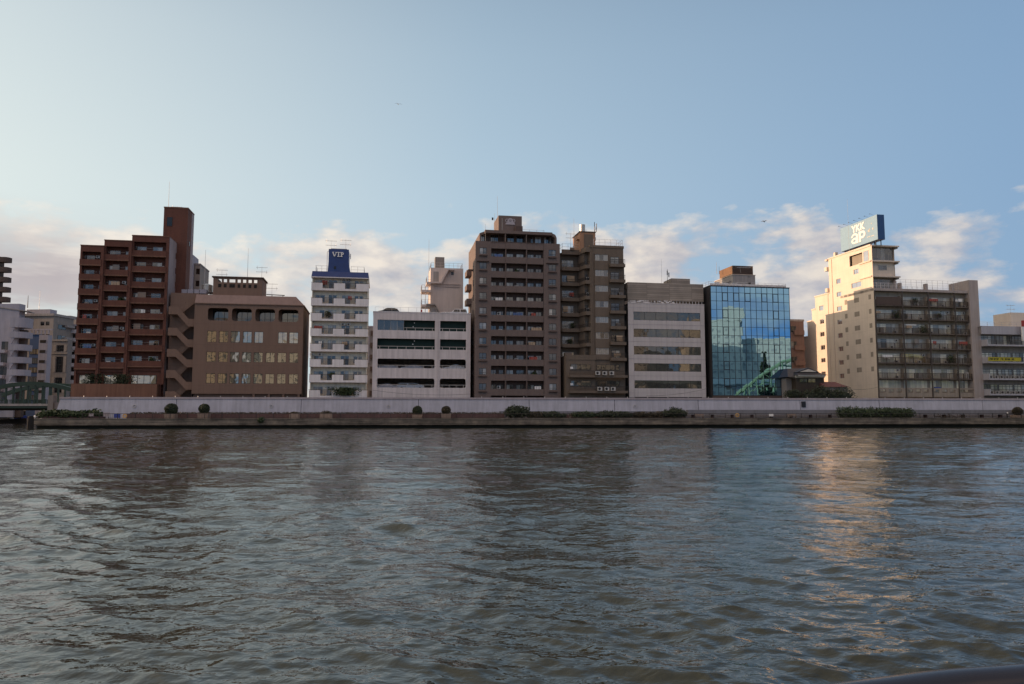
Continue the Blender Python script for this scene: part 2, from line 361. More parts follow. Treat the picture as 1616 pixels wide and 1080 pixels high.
class Face:
    """a vertical plane of a building: s runs along it, d into the building, z up"""
    def __init__(s, B, o, e, n): s.B = B; s.o = Vector(o); s.e = Vector(e); s.n = Vector(n)
    def pt(s, a, d, z): return s.o + s.e * a + s.n * d + Vector((0, 0, z))
    def px(s, px, py, d=0.0):
        B = s.B; r = ray(px, py)
        Rm = Matrix.Rotation(-B.th, 3, 'Z')
        c = Rm @ (CAMP - B.O); q = Rm @ r
        o = s.o + s.n * d
        t = (o - c).dot(s.n) / q.dot(s.n)
        P = c + q * t
        return ((P - s.o).dot(s.e), P.z)
    def box(s, mb, a0, a1, d0, d1, z0, z1):
        mb.hexa([s.pt(a0, d0, z0), s.pt(a1, d0, z0), s.pt(a1, d1, z0), s.pt(a0, d1, z0),
                 s.pt(a0, d0, z1), s.pt(a1, d0, z1), s.pt(a1, d1, z1), s.pt(a0, d1, z1)])
    def wall(s, mb, a0, a1, z0, z1, holes=(), t=0.25, d=0.0):
        """wall skin with real openings and reveals t deep"""
        xs = sorted({round(x, 4) for x in [a0, a1] + [h[0] for h in holes] + [h[1] for h in holes] if a0 - 1e-4 <= x <= a1 + 1e-4})
        zs = sorted({round(x, 4) for x in [z0, z1] + [h[2] for h in holes] + [h[3] for h in holes] if z0 - 1e-4 <= x <= z1 + 1e-4})
        for i in range(len(xs) - 1):
            for j in range(len(zs) - 1):
                cx = (xs[i] + xs[i + 1]) / 2; cz = (zs[j] + zs[j + 1]) / 2
                if any(h[0] < cx < h[1] and h[2] < cz < h[3] for h in holes): continue
                mb.poly([s.pt(xs[i], d, zs[j]), s.pt(xs[i + 1], d, zs[j]), s.pt(xs[i + 1], d, zs[j + 1]), s.pt(xs[i], d, zs[j + 1])], 0.5)
        for (h0, h1, k0, k1) in holes:
            q = [(h0, k0), (h1, k0), (h1, k1), (h0, k1)]
            for k in range(4):
                A, C = q[k], q[(k + 1) % 4]
                mb.poly([s.pt(A[0], d, A[1]), s.pt(C[0], d, C[1]), s.pt(C[0], d + t, C[1]), s.pt(A[0], d + t, A[1])], 0.5)
    def window(s, a0, a1, z0, z1, d, leaves=2, fm='frame_pale', pm='pane_home', name='window', fw=0.05, hbar=None, rnds=None, proud=0.05, label=None):
        mb = MB(); D0, D1 = d - proud, d + 0.03
        s.box(mb, a0, a0 + fw, D0, D1, z0, z1); s.box(mb, a1 - fw, a1, D0, D1, z0, z1)
        s.box(mb, a0 + fw, a1 - fw, D0, D1, z1 - fw, z1); s.box(mb, a0 + fw, a1 - fw, D0, D1, z0, z0 + fw)
        zl, zh = z0 + fw, z1 - fw
        for k in range(1, leaves):
            x = a0 + (a1 - a0) * k / leaves
            s.box(mb, x - fw * .5, x + fw * .5, D0 + 0.008, D1, zl, zh)
        if hbar:
            s.box(mb, a0 + fw, a1 - fw, D0 + 0.012, D1, hbar - fw * .5, hbar + fw * .5)
        w = mb.build(name, fm, s.B.root)
        if label: w['label'] = label
        p = MB()
        for k in range(leaves):
            x0 = a0 + (a1 - a0) * k / leaves; x1 = a0 + (a1 - a0) * (k + 1) / leaves
            p.poly([s.pt(x0, d - 0.012, z0), s.pt(x1, d - 0.012, z0), s.pt(x1, d - 0.012, z1), s.pt(x0, d - 0.012, z1)], None if rnds is None else rnds[k % len(rnds)])
        p.build('pane', pm, w)
        return w

class Bld:
    def __init__(s, name, px, py, depth, theta, label, cat='building', group=None):
        r = ray(px, py); t = depth / r.y
        P = CAMP + r * t
        s.th = R(theta); s.O = Vector((P.x, P.y, 0.0))
        s.root = empty(name, s.O, s.th); tag(s.root, label, cat, group)
        s.front = s.face(0)
    def face(s, v=0.0): return Face(s, (0, v, 0), (1, 0, 0), (0, 1, 0))
    def left(s, u, v=0.0): return Face(s, (u, v, 0), (0, 1, 0), (1, 0, 0))
    def right(s, u, v=0.0): return Face(s, (u, v, 0), (0, 1, 0), (-1, 0, 0))
    def u(s, px, py, v=0.0): return s.face(v).px(px, py)[0]
    def z(s, px, py, v=0.0): return s.face(v).px(px, py)[1]
    def part(s, name, mat, boxes, parent=None, label=None):
        mb = MB()
        for b in boxes: mb.box(*b)
        o = mb.build(name, mat, parent or s.root)
        if label: o['label'] = label
        return o
    def shell(s, mb, u0, u1, v0, v1, z0, z1, front=True):
        """side, back and roof faces of a block"""
        mb.poly([(u0, v1, z0), (u0, v0, z0), (u0, v0, z1), (u0, v1, z1)]) if 'L' in s.sides else None
        mb.poly([(u1, v0, z0), (u1, v1, z0), (u1, v1, z1), (u1, v0, z1)]) if 'R' in s.sides else None
        mb.poly([(u1, v1, z0), (u0, v1, z0), (u0, v1, z1), (u1, v1, z1)])
        mb.poly([(u0, v0, z1), (u1, v0, z1), (u1, v1, z1), (u0, v1, z1)])
        if front: mb.poly([(u0, v0, z0), (u1, v0, z0), (u1, v0, z1), (u0, v0, z1)])
    sides = 'LR'
def railing(B, pts, z0, h, step=1.5, mat='pale_metal', name='railing', r=0.025, mesh=False, mids=1, parent=None):
    """posts and rails along a run of local points"""
    mb = MB()
    for (a, b) in zip(pts, pts[1:]):
        a = Vector((a[0], a[1], z0)); b = Vector((b[0], b[1], z0)); L = (b - a).length; n = max(1, round(L / step))
        for k in range(n + 1):
            p = a.lerp(b, k / n); mb.box(p.x - r, p.x + r, p.y - r, p.y + r, z0, z0 + h)
        for m in range(mids + 1):
            zz = h * (m + 1) / (mids + 1)
            mb.tube([a + Vector((0, 0, zz)), b + Vector((0, 0, zz))], r, 5)
        if mesh:
            q = max(1, int(L / 0.16))
            for k in range(q):
                p = a.lerp(b, (k + .5) / q); mb.box(p.x - .011, p.x + .011, p.y - .011, p.y + .011, z0 + 0.05, z0 + h)
    return mb.build(name, mat, parent or B.root)
def mast(B, u, v, z0, z1, r=0.05, mat='pale_metal', yagi=False, name='antenna'):
    mb = MB(); mb.tube([(u, v, z0), (u, v, z1)], [r, r * 0.5], 6)
    if yagi:
        for k, zz in enumerate((z1 - 0.2, z1 - 1.1)):
            mb.tube([(u - 1.1, v, zz), (u + 1.1, v, zz)], 0.03, 5)
            for j in range(6):
                x = u - 1.0 + j * 0.4; mb.tube([(x, v - 0.3, zz), (x, v + 0.3, zz)], 0.02, 4)
            mb.tube([(u + (0.9 if k else -0.9), v, zz - 0.35), (u + (0.9 if k else -0.9), v, zz + 0.35)], 0.02, 4)
    return mb.build(name, mat, B.root)
def ac_unit(B, u, v, z, w=0.85, h=0.62):
    mb = MB(); mb.box(u, u + w, v, v + 0.32, z, z + h)
    o = mb.build('air_conditioner', 'acunit', B.root)
    f = MB(); c = (u + w * .40, z + h * .5); R0 = h * .36; n = 14
    f.poly([(c[0] + R0 * math.cos(2 * math.pi * k / n), v - 0.012, c[1] + R0 * math.sin(2 * math.pi * k / n)) for k in range(n)])
    f.build('fan_grille', 'dark_metal', o)
    return o
def text_mesh(name, body, mat, parent, M, width, height, extrude=0.06, weight=0.0, spacing=1.0, shear=0.0):
    cu = bpy.data.curves.new(name, 'FONT'); cu.body = body; cu.size = 1.0; cu.extrude = extrude; cu.offset = weight
    cu.space_character = spacing; cu.shear = shear
    t = bpy.data.objects.new('tmp', cu); COL.objects.link(t)
    bpy.context.view_layer.update()
    dg = bpy.context.evaluated_depsgraph_get()
    me = bpy.data.meshes.new_from_object(t.evaluated_get(dg))
    bpy.data.objects.remove(t)
    vs = np.empty(len(me.vertices) * 3); me.vertices.foreach_get('co', vs); vs = vs.reshape(-1, 3)
    lo, hi = vs.min(0), vs.max(0)
    vs[:, 0] = (vs[:, 0] - lo[0]) * width / (hi[0] - lo[0]); vs[:, 1] = (vs[:, 1] - lo[1]) * height / (hi[1] - lo[1])
    me.vertices.foreach_set('co', vs.ravel()); me.name = name
    me.transform(M); me.materials.clear(); me.materials.append(MATS[mat]); me.update()
    o = bpy.data.objects.new(name, me); COL.objects.link(o); o.parent = parent
    return o


QY, QS = 141.0, 0.0875          # quay edge: Y = QY + QS * X
def on_line(px, d, py=655):
    r = ray(px, py); k = r.x / r.y
    Y = (QY + d) / (1 - QS * k)
    return Vector((k * Y, Y, 0))
QTH = math.atan(QS)
XL = on_line(53, 0).x
ZT = 1.65                       # terrace level

plain('cloth_red', (0.35, 0.08, 0.06), 0.9); plain('cloth_blue', (0.10, 0.16, 0.32), 0.9); plain('cloth_tan', (0.45, 0.33, 0.22), 0.9)
crng = random.Random(23)
def clutter(B, a, b, v, z, p=0.5):
    """things people leave on balconies, seen above or through the railing"""
    if crng.random() > p: return
    k = crng.choice(('laundry', 'laundry', 'plant', 'blind', 'box'))
    if k == 'laundry':
        mb = MB(); x = crng.uniform(a, lerp(a, b, .5)); n = crng.randint(2, 5)
        for j in range(n):
            w_ = crng.uniform(.25, .6)
            if x + w_ > b: break
            mb.box(x, x + w_, v, v + .03, z + crng.uniform(.9, 1.2), z + 1.75); x += w_ + .06
        if mb.v: mb.build('laundry', crng.choice(('letter_white', 'letter_white', 'cloth_blue', 'cloth_red', 'cloth_tan')), B.root)
    elif k == 'plant':
        mb = MB(); cx = crng.uniform(a + .4, b - .4)
        for j in range(110):
            q = Vector((cx + crng.gauss(0, .25), v + crng.gauss(0, .12), z + 1.15 + crng.gauss(0, .25))); d = Vector((crng.gauss(0, 1), crng.gauss(0, 1), crng.gauss(0, 1))).normalized() * .2; e = d.orthogonal().normalized() * .14
            mb.poly([q - d, q - e, q + d, q + e])
        mb.build('balcony_plant', 'leaf_green', B.root)
    elif k == 'blind':
        x = crng.uniform(a, lerp(a, b, .5)); mb = MB(); mb.box(x, min(b, x + crng.uniform(.9, 1.6)), v + .1, v + .13, z + .9, z + 2.1); mb.build('sun_blind', crng.choice(('cloth_tan', 'planter_stone', 'far_beige')), B.root)
    else:
        x = crng.uniform(a, b - .9); mb = MB(); mb.box(x, x + .8, v, v + .4, z, z + crng.uniform(1.2, 1.5)); mb.build('storage_box', crng.choice(('acunit', 'far_beige', 'grey_conc')), B.root)
def lerp(a, b, t): return a + (b - a) * t
WATER_BUMP = 1.0
WATER_AMP = 0.45
def DEP(px):
    k = (px - 808) / F
    return 154.0 / (1 - 0.123 * k)
ZB = 1.6                        # building feet, behind the flood wall
def lerp(a, b, t): return a + (b - a) * t
def rowz(B, px, ya, yb, n, v=0.0):
    za, zb = B.z(px, ya, v), B.z(px, yb, v)
    return [lerp(za, zb, i / (n - 1)) for i in range(n)]

# ------------------------------------------------------------------ ground, quay, flood wall
def land():
    mb = MB()
    def L(x, d): return (x, QY + d + QS * x)
    pts = [L(XL, 0.9), L(900, 0.9), (4200, 800), (4200, 6000), (-4200, 6000), (-4200, 214), (-118, 214), (-112, 190), (-106, 172)]
    mb.prism([(x, y, -2.0) for x, y in pts], (0, 0, 2.0 + ZT - 0.02))
    tag(mb.build('ground', 'city_ground'), kind='structure')
    q = MB()
    e = [L(XL, 0.0), L(600, 0.0), L(600, 6.8), L(XL - 3, 6.8)]
    q.prism([(x, y, 0.62) for x, y in e], (0, 0, ZT - 0.62))
    e2 = [L(XL + .3, 0.7), L(600, 0.7), L(600, 3), L(XL, 3)]
    q.prism([(x, y, -2.0) for x, y in e2], (0, 0, 2.60))
    e3 = [L(XL - .1, -0.06), L(600, -0.06), L(600, 0.55), L(XL - .1, 0.55)]
    q.prism([(x, y, ZT + 0.002) for x, y in e3], (0, 0, 0.16))
    tag(q.build('quay', 'quay_stone'), kind='structure')
land()

# flood wall: battered concrete with a cap, split into cast sections
fw = empty('flood_wall', on_line(94, 7.0), QTH)
tag(fw, 'long pale grey concrete flood wall standing behind the riverside walk', 'wall')
def fw_u(px, d=7.0): return (on_line(px, d) - on_line(94, 7.0)).x / math.cos(QTH)
joints = [94, 278, 475, 660, 835, 970, 1102, 1263, 1388, 1551, 1700, 2100, 3200]
for k, (a, b) in enumerate(zip(joints, joints[1:])):
    mb = MB(); a, b = fw_u(a) + (0.05 if k else 0), fw_u(b) - 0.05
    ab = a - (0.85 if k == 0 else 0)
    mb.hexa([(ab, -0.35, ZT), (b, -0.35, ZT), (b, 1.2, ZT), (ab, 1.2, ZT), (a, 0, 5.36), (b, 0, 5.36), (b, 0.8, 5.36), (a, 0.8, 5.36)])
    mb.build('wall_section', 'flood_wall', fw)
mb = MB(); mb.box(-0.1, fw_u(3200), -0.12, 0.9, 5.36, 5.72); mb.build('wall_cap', 'wall_cap', fw)
mb = MB()
for a in joints[1:-1]: mb.box(fw_u(a) - 0.05, fw_u(a) + 0.05, 0.12, 0.5, ZT, 5.35)
mb.build('joint_filler', 'dark_metal', fw)
for px, c in ((1268, 'mullion_black'),):
    u = fw_u(px); o = MB(); o.box(u - .42, u + .42, -0.30, 0.1, 3.9, 5.05); o.build('vent_panel', c, fw, )
mb = MB()
for k in range(60):
    u = 4 + k * 4.1
    if u < fw_u(1616) + 20: mb.tube([(u, 0.3, 5.7), (u, 0.3, 5.95)], 0.07, 6)
mb.build('cap_stud', 'pale_metal', fw)
for px in (212, 428, 613, 1002):
    u = fw_u(px); mb = MB(); n = 10
    for k in range(n):
        t0, t1 = 2 * math.pi * k / n, 2 * math.pi * (k + 1) / n
        mb.hexa([(u + .22 * math.cos(t0), -.24, 4 + .22 * math.sin(t0)), (u + .22 * math.cos(t1), -.24, 4 + .22 * math.sin(t1)), (u + .22 * math.cos(t1), -.12, 4 + .22 * math.sin(t1)), (u + .22 * math.cos(t0), -.12, 4 + .22 * math.sin(t0)),
                 (u + .32 * math.cos(t0), -.24, 4 + .32 * math.sin(t0)), (u + .32 * math.cos(t1), -.24, 4 + .32 * math.sin(t1)), (u + .32 * math.cos(t1), -.12, 4 + .32 * math.sin(t1)), (u + .32 * math.cos(t0), -.12, 4 + .32 * math.sin(t0))])
    mb.build('wall_ring', 'pale_metal', fw)

# low planter wall on the walk
def along(name, label, cat, px0, px1, d0, d1, z0, z1, mat, group=None, kids=()):
    o = on_line(px0, d0); L = (on_line(px1, d0) - o).length
    mb = MB(); mb.box(0, L, 0, d1 - d0, z0, z1)
    ob = mb.build(name, mat); ob.location = o; ob.rotation_euler = (0, 0, QTH)
    tag(ob, label, cat, group); return ob, L
along('planter_wall', 'low dark brick planter wall running along the walk left of the big round bush', 'wall', 200, 796, 4.8, 6.2, ZT, 2.62, 'planter_brick')
along('planter_wall', 'low dark brick planter wall carrying the low shrubs in the middle of the walk', 'wall', 836, 1082, 4.8, 6.2, ZT, 2.5, 'planter_brick')
along('planter_wall', 'dark brick planter wall under the clipped hedge at the left end of the walk', 'wall', 66, 160, 4.2, 6.0, ZT, 2.2, 'planter_brick')
ob, L = along('walkway_beam', 'long grey concrete ledge beam in front of the flood wall at the right', 'beam', 1086, 2100, 4.5, 6.0, 2.42, 3.36, 'beam_grey')
mb = MB()
for k in range(int(L / 4)): mb.box(k * 4 + 1, k * 4 + 1.35, 0.5, 1.3, ZT, 2.42)
mb.build('support', 'planter_brick', ob)
ob, L = along('walkway_beam', 'short grey ledge beam between the big round bush and the long ledge', 'beam', 788, 1083, 6.25, 6.6, ZT, 3.1, 'beam_grey')

# railing at the quay edge
rl = empty('quay_railing', on_line(130, 0.75), QTH)
tag(rl, 'dark iron railing with thin balusters along the edge of the quay', 'railing')
Lr = (on_line(1900, .75) - on_line(130, .75)).length
mb = MB(); mb.tube([(0, 0, ZT + 1.0), (Lr, 0, ZT + 1.0)], 0.045, 6); mb.tube([(0, 0, ZT + 0.27), (Lr, 0, ZT + 0.27)], 0.03, 6)
mb.build('top_rail', 'dark_metal', rl)
mb = MB(); n = int(Lr / 0.3)
for k in range(n):
    x = k * 0.3
    if (x % 3.0) > 0.1: mb.box(x - .012, x + .012, -.012, .012, ZT + .27, ZT + 1.0)
mb.build('balusters', 'dark_metal', rl)
pm = MB(); pm.box(-.05, .05, -.05, .05, ZT + .14, ZT + 1.08); post = pm.build('post', 'dark_metal', rl)
for k in range(1, int(Lr / 3.0) + 1):
    c = post.copy(); COL.objects.link(c); c.location = (k * 3.0, 0, 0); c.parent = rl

# ------------------------------------------------------------------ 1 red brick apartment block
B = Bld('apartment_block', 118, 626, DEP(118), 10, 'dark red brick apartment block with three stepped bays and a tall lift tower', group=None)
bays = [dict(px=(121.5, 159), v=0.0, top=388, rp=140, r0=418.5, r7=582.7, wins=((134.9, 150.2),), strip=(160.2, 163.2), g=(125, 143)),
        dict(px=(159, 202.8), v=0.5, top=380.2, rp=185, r0=411, r7=581, wins=((174, 190),), strip=(199.3, 203), g=(164.5, 185)),
        dict(px=(202.8, 262.3), v=1.0, top=373, rp=233, r0=404.7, r7=579, wins=((212, 231), (241.5, 256.5)), strip=None, g=(207, 247))]
zpod = B.z(150, 606)
U = []
for bi, b in enumerate(bays):
    v = b['v']; u0 = B.u(b['px'][0], 500, v); u1 = B.u(b['px'][1], 500, v); zt = B.z(b['rp'], b['top'], v)
    zs = rowz(B, b['rp'], b['r0'], b['r7'], 8, v); U.append((u0, u1, zt))
    W = 1.25
    mb = MB()
    mb.box(u0, u1, v + W, v + W + 9.5 - bi * .5, ZB, zt - 0.3)
    mb.box(u0 + .002, u0 + 0.35, v, v + W + .02, zpod, zt - 0.01); mb.box(u1 - 0.55, u1 - .002, v, v + W + .02, zpod, zt - 0.01)
    mb.box(u0 + .35, u1 - .55, v, v + W + .02, zt - 1.15, zt - .012)
    mb.build('wall', 'brick_red', B.root)
    mb = MB(); mb.box(u0 - .05, u1 + .05, v - .08, v + 10, zt - .02, zt + 0.16); mb.build('roof_edge', 'brick_red_slab', B.root)
    for i, z in enumerate(zs):
        mb = MB(); mb.box(u0 - .04, u1 - .4, v - .14, v - .02, z + 0.12, z + 1.12)
        o = mb.build('balcony', 'brick_red', B.root)
        mb = MB(); mb.box(u0 - .04, u1 - .4, v - .16, v + W, z - 0.12, z + 0.12); mb.build('floor_slab', 'brick_red_slab', o)
        f = B.face(v + W)
        hg = (zs[0] - zs[-1]) / 7
        for wv in b['wins']:
            py = lerp(b['r0'], b['r7'], i / 7) - 12
            a0 = f.px(wv[0] - (8 * i / 7 * .9) * 1.0 * 0, 400)[0]; a1 = f.px(wv[1], 400)[0]
            f.window(a0, a1, z + 0.15, z + 0.15 + 1.95, 0, 2, 'frame_pale', 'pane_home', fw=.06)
        if b['strip']:
            a0 = f.px(b['strip'][0], 400)[0]; a0 = min(a0, u1 - 1.0)
            f.window(a0 - .05, a0 + .42, z + 0.3, z + 2.0, 0, 1, 'frame_pale', 'pane_home', rnds=[0.75])
        clutter(B, u0 + .5, u1 - 1.0, v + .35, z + .12, .45)
        if (i + bi) % 3 == 0:
            ac_unit(B, u1 - 1.7, v + W - .4, z + 1.55 if bi < 2 else z + .9, .7, .5)
        mb = MB(); mb.tube([(u0 + .6, v + .35, z + 1.62), (u1 - 1.2, v + .35, z + 1.62)], .02, 4)
        mb.build('drying_rail', 'pale_metal', o)
    # ground floor
    zg0, zg1 = B.z(b['rp'], 606, v), B.z(b['rp'], 593, v)
    mb = MB(); mb.box(u0 + .35, u1 - .55, v + .3, v + W, zs[-1] - .75, zs[-1] - .14); mb.build('wall', 'brick_red', B.root)
    f = B.face(v + 0.55)
    a0, a1 = f.px(b['g'][0], 600)[0], f.px(b['g'][1], 600)[0]
    f.window(a0, a1, zg0, zg1 + .1, 0, 4 if bi == 2 else 2, 'frame_dark', 'pane_film', fw=.07, rnds=[.9])
    mb = MB(); mb.box(u0 + .35, u1 - .55, v + .6, v + W, ZB, zs[-1] - .14); mb.build('wall', 'brick_red', B.root)
ua, ub = U[0][0], U[2][1]
B.part('podium', 'brick_red_slab', [(ua - .3, ub - .8, -.35, 2.2, ZB, zpod)])
mb = MB()
for k in range(900):
    u0 = B.u(149, 600) if k % 2 else B.u(190, 600); p = Vector((u0 + random.gauss(0, .8), .15 + random.gauss(0, .2), zpod + random.random() * 1.9))
    a = Vector((random.gauss(0, 1), random.gauss(0, 1), random.gauss(0, 1))).normalized() * .14; c = a.orthogonal().normalized() * .12
    mb.poly([p - a, p - c, p + a, p + c])
mb.build('planting', 'leaf_dark', B.root)
# grey flank skin with its windows
uR = U[2][1]; zt = U[2][2]
fR = B.right(uR + .03, 1.0); sd_ = fR.px(287, 430)[0]
hl = []
for x, y, wd, hh in ((278.5, 405, 3.6, 10), (278, 428.5, 3.6, 9.5), (277.5, 451, 3.6, 10)):
    a0 = fR.px(x - wd / 2, y)[0]; a1 = fR.px(x + wd / 2, y)[0]; z1 = fR.px(x, y - hh / 2)[1]; z0 = fR.px(x, y + hh / 2)[1]
    hl.append((a0, a1, z0, z1))
mb = MB(); fR.wall(mb, 0, sd_, ZB, zt - .05, hl, t=.2, d=-.02); mb.build('side_wall', 'flank_grey', B.root)
for h in hl: fR.window(h[0], h[1], h[2], h[3], 0.12, 2, 'frame_dark', 'pane_dark')
# lift tower
vt = 6.5; t0, t1 = B.u(259, 330, vt), B.u(297, 330, vt); zt2 = B.z(278, 329, vt)
B.part('lift_tower', 'brick_red', [(t0, t1, vt, vt + 5.2, ZB, zt2)])
B.part('roof_edge', 'brick_red_slab', [(t0 - .06, t1 + .06, vt - .06, vt + 5.26, zt2, zt2 + .25)])
f = B.face(vt); f.window(B.u(263.5, 350, vt), B.u(272, 350, vt), B.z(268, 357, vt), B.z(268, 343, vt), -.03, 1, 'frame_dark', 'pane_dark')
f = B.right(t1, vt); f.window(1.6, 2.4, B.z(297, 386, vt), B.z(297, 378, vt), -.03, 1, 'frame_dark', 'pane_dark')
B.part('side_wall', 'flank_grey', [(t1, t1 + .03, vt + 3.2, vt + 5.2, ZB, zt2 - .05)])
mast(B, B.u(264, 330, vt) , vt + .8, zt2, B.z(264, 285, vt), .05)
mast(B, B.u(275, 330, vt), vt + 2, zt2, zt2 + 1.0, .04, yagi=True)

# small lavender and beige blocks behind
B = Bld('back_building', 304, 500, 168, 10, 'narrow beige block with small windows behind the brown office and the lift tower')
f = B.front; z = B.z(310, 418); mb = MB()
B.sides = 'LR'
u1 = B.u(315.5, 430); h = [(B.u(308.5, 430) + .1, B.u(308.5, 430) + .9, B.z(310, 433), B.z(310, 424)), (B.u(308.5, 430) + .1, B.u(308.5, 430) + .9, B.z(310, 452), B.z(310, 443))]
f.wall(mb, 0, u1, ZB, z, h); B.shell(mb, 0, u1, 0, 9, ZB, z, False); mb.build('wall', 'far_beige', B.root)
for q in h: f.window(*q, .2, 1, 'frame_dark', 'pane_dark')
B.part('stair_shaft', 'far_white', [(-1.2, -.1, -2, 4, ZB, B.z(304, 404))])
B.part('roof_edge', 'grey_conc', [(-.1, u1 + .1, -.1, 9.1, z, z + .3)])

# ------------------------------------------------------------------ 2 brown office
B = Bld('office_building', 304, 625, DEP(304), 10, 'brown tiled office building with zigzag outside stairs and rounded roof-terrace openings')
f = B.front
u0, u1 = B.u(306, 520), B.u(478.2, 520); ze = B.z(308, 479); zr = B.z(310, 463.6)
dd = 13.0
holes = []
A = [(328, 360.4), (366, 397.3), (403, 434), (439.5, 470.8)]
za1, za0 = B.z(344, 486.3), B.z(344, 506)
A = [(B.u(a, 496), B.u(b, 496)) for a, b in A]
for a, b in A: holes.append((a, b, za0, za1))
rows = [([(326.7, 341.4), (345.6, 360), (364.3, 378.7), (383.3, 397.3), (401.5, 415.3), (439, 453), (456.4, 470.5)], 522.4, 540.3, 332),
        ([(325.6, 340.4), (344.6, 359.3), (363.2, 377.6), (381.9, 396.3), (400.5, 414.6), (419.5, 433.5), (437.8, 451.5), (456.4, 470.1)], 555.4, 571.3, 332),
        ([(324.9, 339.3), (343.5, 358), (362.2, 376.6), (381.2, 395.2), (399.8, 413.9), (418.4, 432.5), (437, 450.8), (455.7, 470)], 589.5, 605.3, 332)]
wl = []
for xs, ya, yb, rp in rows:
    z1, z0 = B.z(rp, ya), B.z(rp, yb)
    for a, b in xs:
        q = (B.u(a, (ya + yb) / 2), B.u(b, (ya + yb) / 2), z0, z1); holes.append(q); wl.append(q)
mb = MB(); f.wall(mb, u0, u1, B.z(400, 622), ze, holes, t=.22)
mb.poly([(u1, 0, ZB), (u1, dd, ZB), (u1, dd, ze), (u1, 0, ze)]); mb.poly([(u1, dd, ZB), (u0, dd, ZB), (u0, dd, ze), (u1, dd, ze)])
mb.poly([(u0, 0, ZB), (u0, dd, ZB), (u0, dd, ze), (u0, 0, ze)])
mb.box(u0 + .2, u1 - .2, 3.2, dd - .2, ZB, ze)            # core behind the terrace
mb.box(u0 + .2, u1 - .2, .5, 3.2, ZB, za0 - .05); 
mb.build('wall', 'brown_tile', B.root)
ins = 1.6
mb = MB(); mb.hexa([(u0, -.1, ze + .12), (u1 + .1, -.1, ze + .12), (u1 + .1, dd, ze + .12), (u0, dd, ze + .12), (u0, ins * .6, zr), (u1 - ins, ins * .6, zr), (u1 - ins, dd - 1, zr), (u0, dd - 1, zr)])
mb.build('roof', 'brown_mansard', B.root)
B.part('eave', 'brown_tile', [(u0 - .05, u1 + .18, -.2, dd + .1, ze - .05, ze + .12)])
# rounded corners of the terrace openings, rails, glazing behind
for a, b in A:
    r = .55
    for (cx, sx) in ((a, 1), (b, -1)):
        for (cz, sz) in ((za1, -1), (za0, 1)):
            mb = MB(); pts = [(cx, -.005, cz)]
            for k in range(6):
                t = k / 5 * math.pi / 2
                pts.append((cx + sx * (r - r * math.sin(t)), -.005, cz + sz * (r - r * math.cos(t))))
            mb.prism(pts, (0, .24, 0)); mb.build('opening_corner', 'brown_tile', B.root)
    mb = MB(); mb.tube([(a, .1, za0 + .45), (b, .1, za0 + .45)], .03, 5); mb.tube([(a, .1, za0 + .22), (b, .1, za0 + .22)], .025, 5); mb.build('railing', 'brown_metal', B.root)
    B.face(3.1).window(a + .3, b - .2, za0, za1 + .1, 0, 3, 'frame_dark', 'pane_office', fw=.08)
for i, q in enumerate(wl): f.window(*q, .16, 2, 'frame_dark', 'pane_film', fw=.06)
o = [x for x in B.root.children if x.name.startswith('window')]
# ground slots
zs0 = B.z(400, 622)
B.part('wall', 'dark_inside', [(u0, u1, .6, 1.0, ZB, zs0)])
mb = MB()
for p in (400, 424, 447, 471): mb.box(B.u(p, 624) - .2, B.u(p, 624) + .2, .05, .5, ZB, zs0 - .003)
mb.build('pier', 'brown_tile', B.root)
# penthouse with the row of square openings at its crown
vp = 3.5; p0, p1 = B.u(336.5, 445, vp), B.u(414, 445, vp); zp = B.z(340, 437.8, vp); zc0, zc1 = B.z(347, 445.4, vp), B.z(347, 440.4, vp)
f2 = B.face(vp); hx = [(344.2, 350), (353, 358.2), (361.9, 371.4), (374.8, 380), (383.4, 388.6), (392, 397.3), (400.8, 406)]
hs = [(B.u(a, 443, vp), B.u(b, 443, vp), zc0, zc1) for a, b in hx]
mb = MB(); f2.wall(mb, p0, p1, zr - .3, zp, hs, t=.25)
mb.box(p0 + .02, p1 - .02, vp + .26, vp + 6, zr - .3, zc0 - .25)
mb.box(p1 - .25, p1 - .01, vp + .26, vp + 6, zc0 - .25, zp); mb.box(p0 + .01, p0 + .25, vp + .26, vp + 6, zc0 - .25, zp)
mb.build('penthouse', 'brown_tile', B.root)
B.part('penthouse_cap', 'far_dark_brown', [(p0 - .25, p1 + .25, vp - .25, vp + .5, zp, zp + .22), (p1 - .4, p1 + .25, vp + .5, vp + 6, zp, zp + .22), (p0 - .25, p0 + .3, vp + .5, vp + 6, zp, zp + .22)])
mb = MB()
for q in hs: mb.box(q[0] + .05, q[1] - .05, vp - .03, vp - .002, zc0 - 1.05, zc0 - .35)
mb.build('recess_shade', 'dark_inside', B.root)  # flat dark plates, the shade of square recesses put into their colour
zroof = zr
mb = MB(); a, b = B.u(420, 463, 2), B.u(449, 465, 2)
mb.tube([(a, 2.5, zr + .55), (b, 2.5, zr + .45)], .09, 6)
for t in (.3, .9): mb.tube([(lerp(a, b, t), 2.5, zr), (lerp(a, b, t), 2.5, zr + .5)], .07, 6)
mb.build('roof_pipe', 'dark_metal', B.root)
mast(B, B.u(390.5, 438, 4), 4, zp, B.z(390.5, 392, 4), .05)
mast(B, B.u(413, 438, 4), 4, zp, B.z(413, 421, 4), .04, yagi=True)
mast(B, B.u(350, 438, 6), 6, zp, B.z(350, 425, 6), .03, yagi=True)
mast(B, B.u(429, 465, 4), 4, zr, B.z(429, 447, 4), .03, yagi=True)
mast(B, B.u(322, 465, 8), 8, zr, B.z(325, 395, 8), .05)
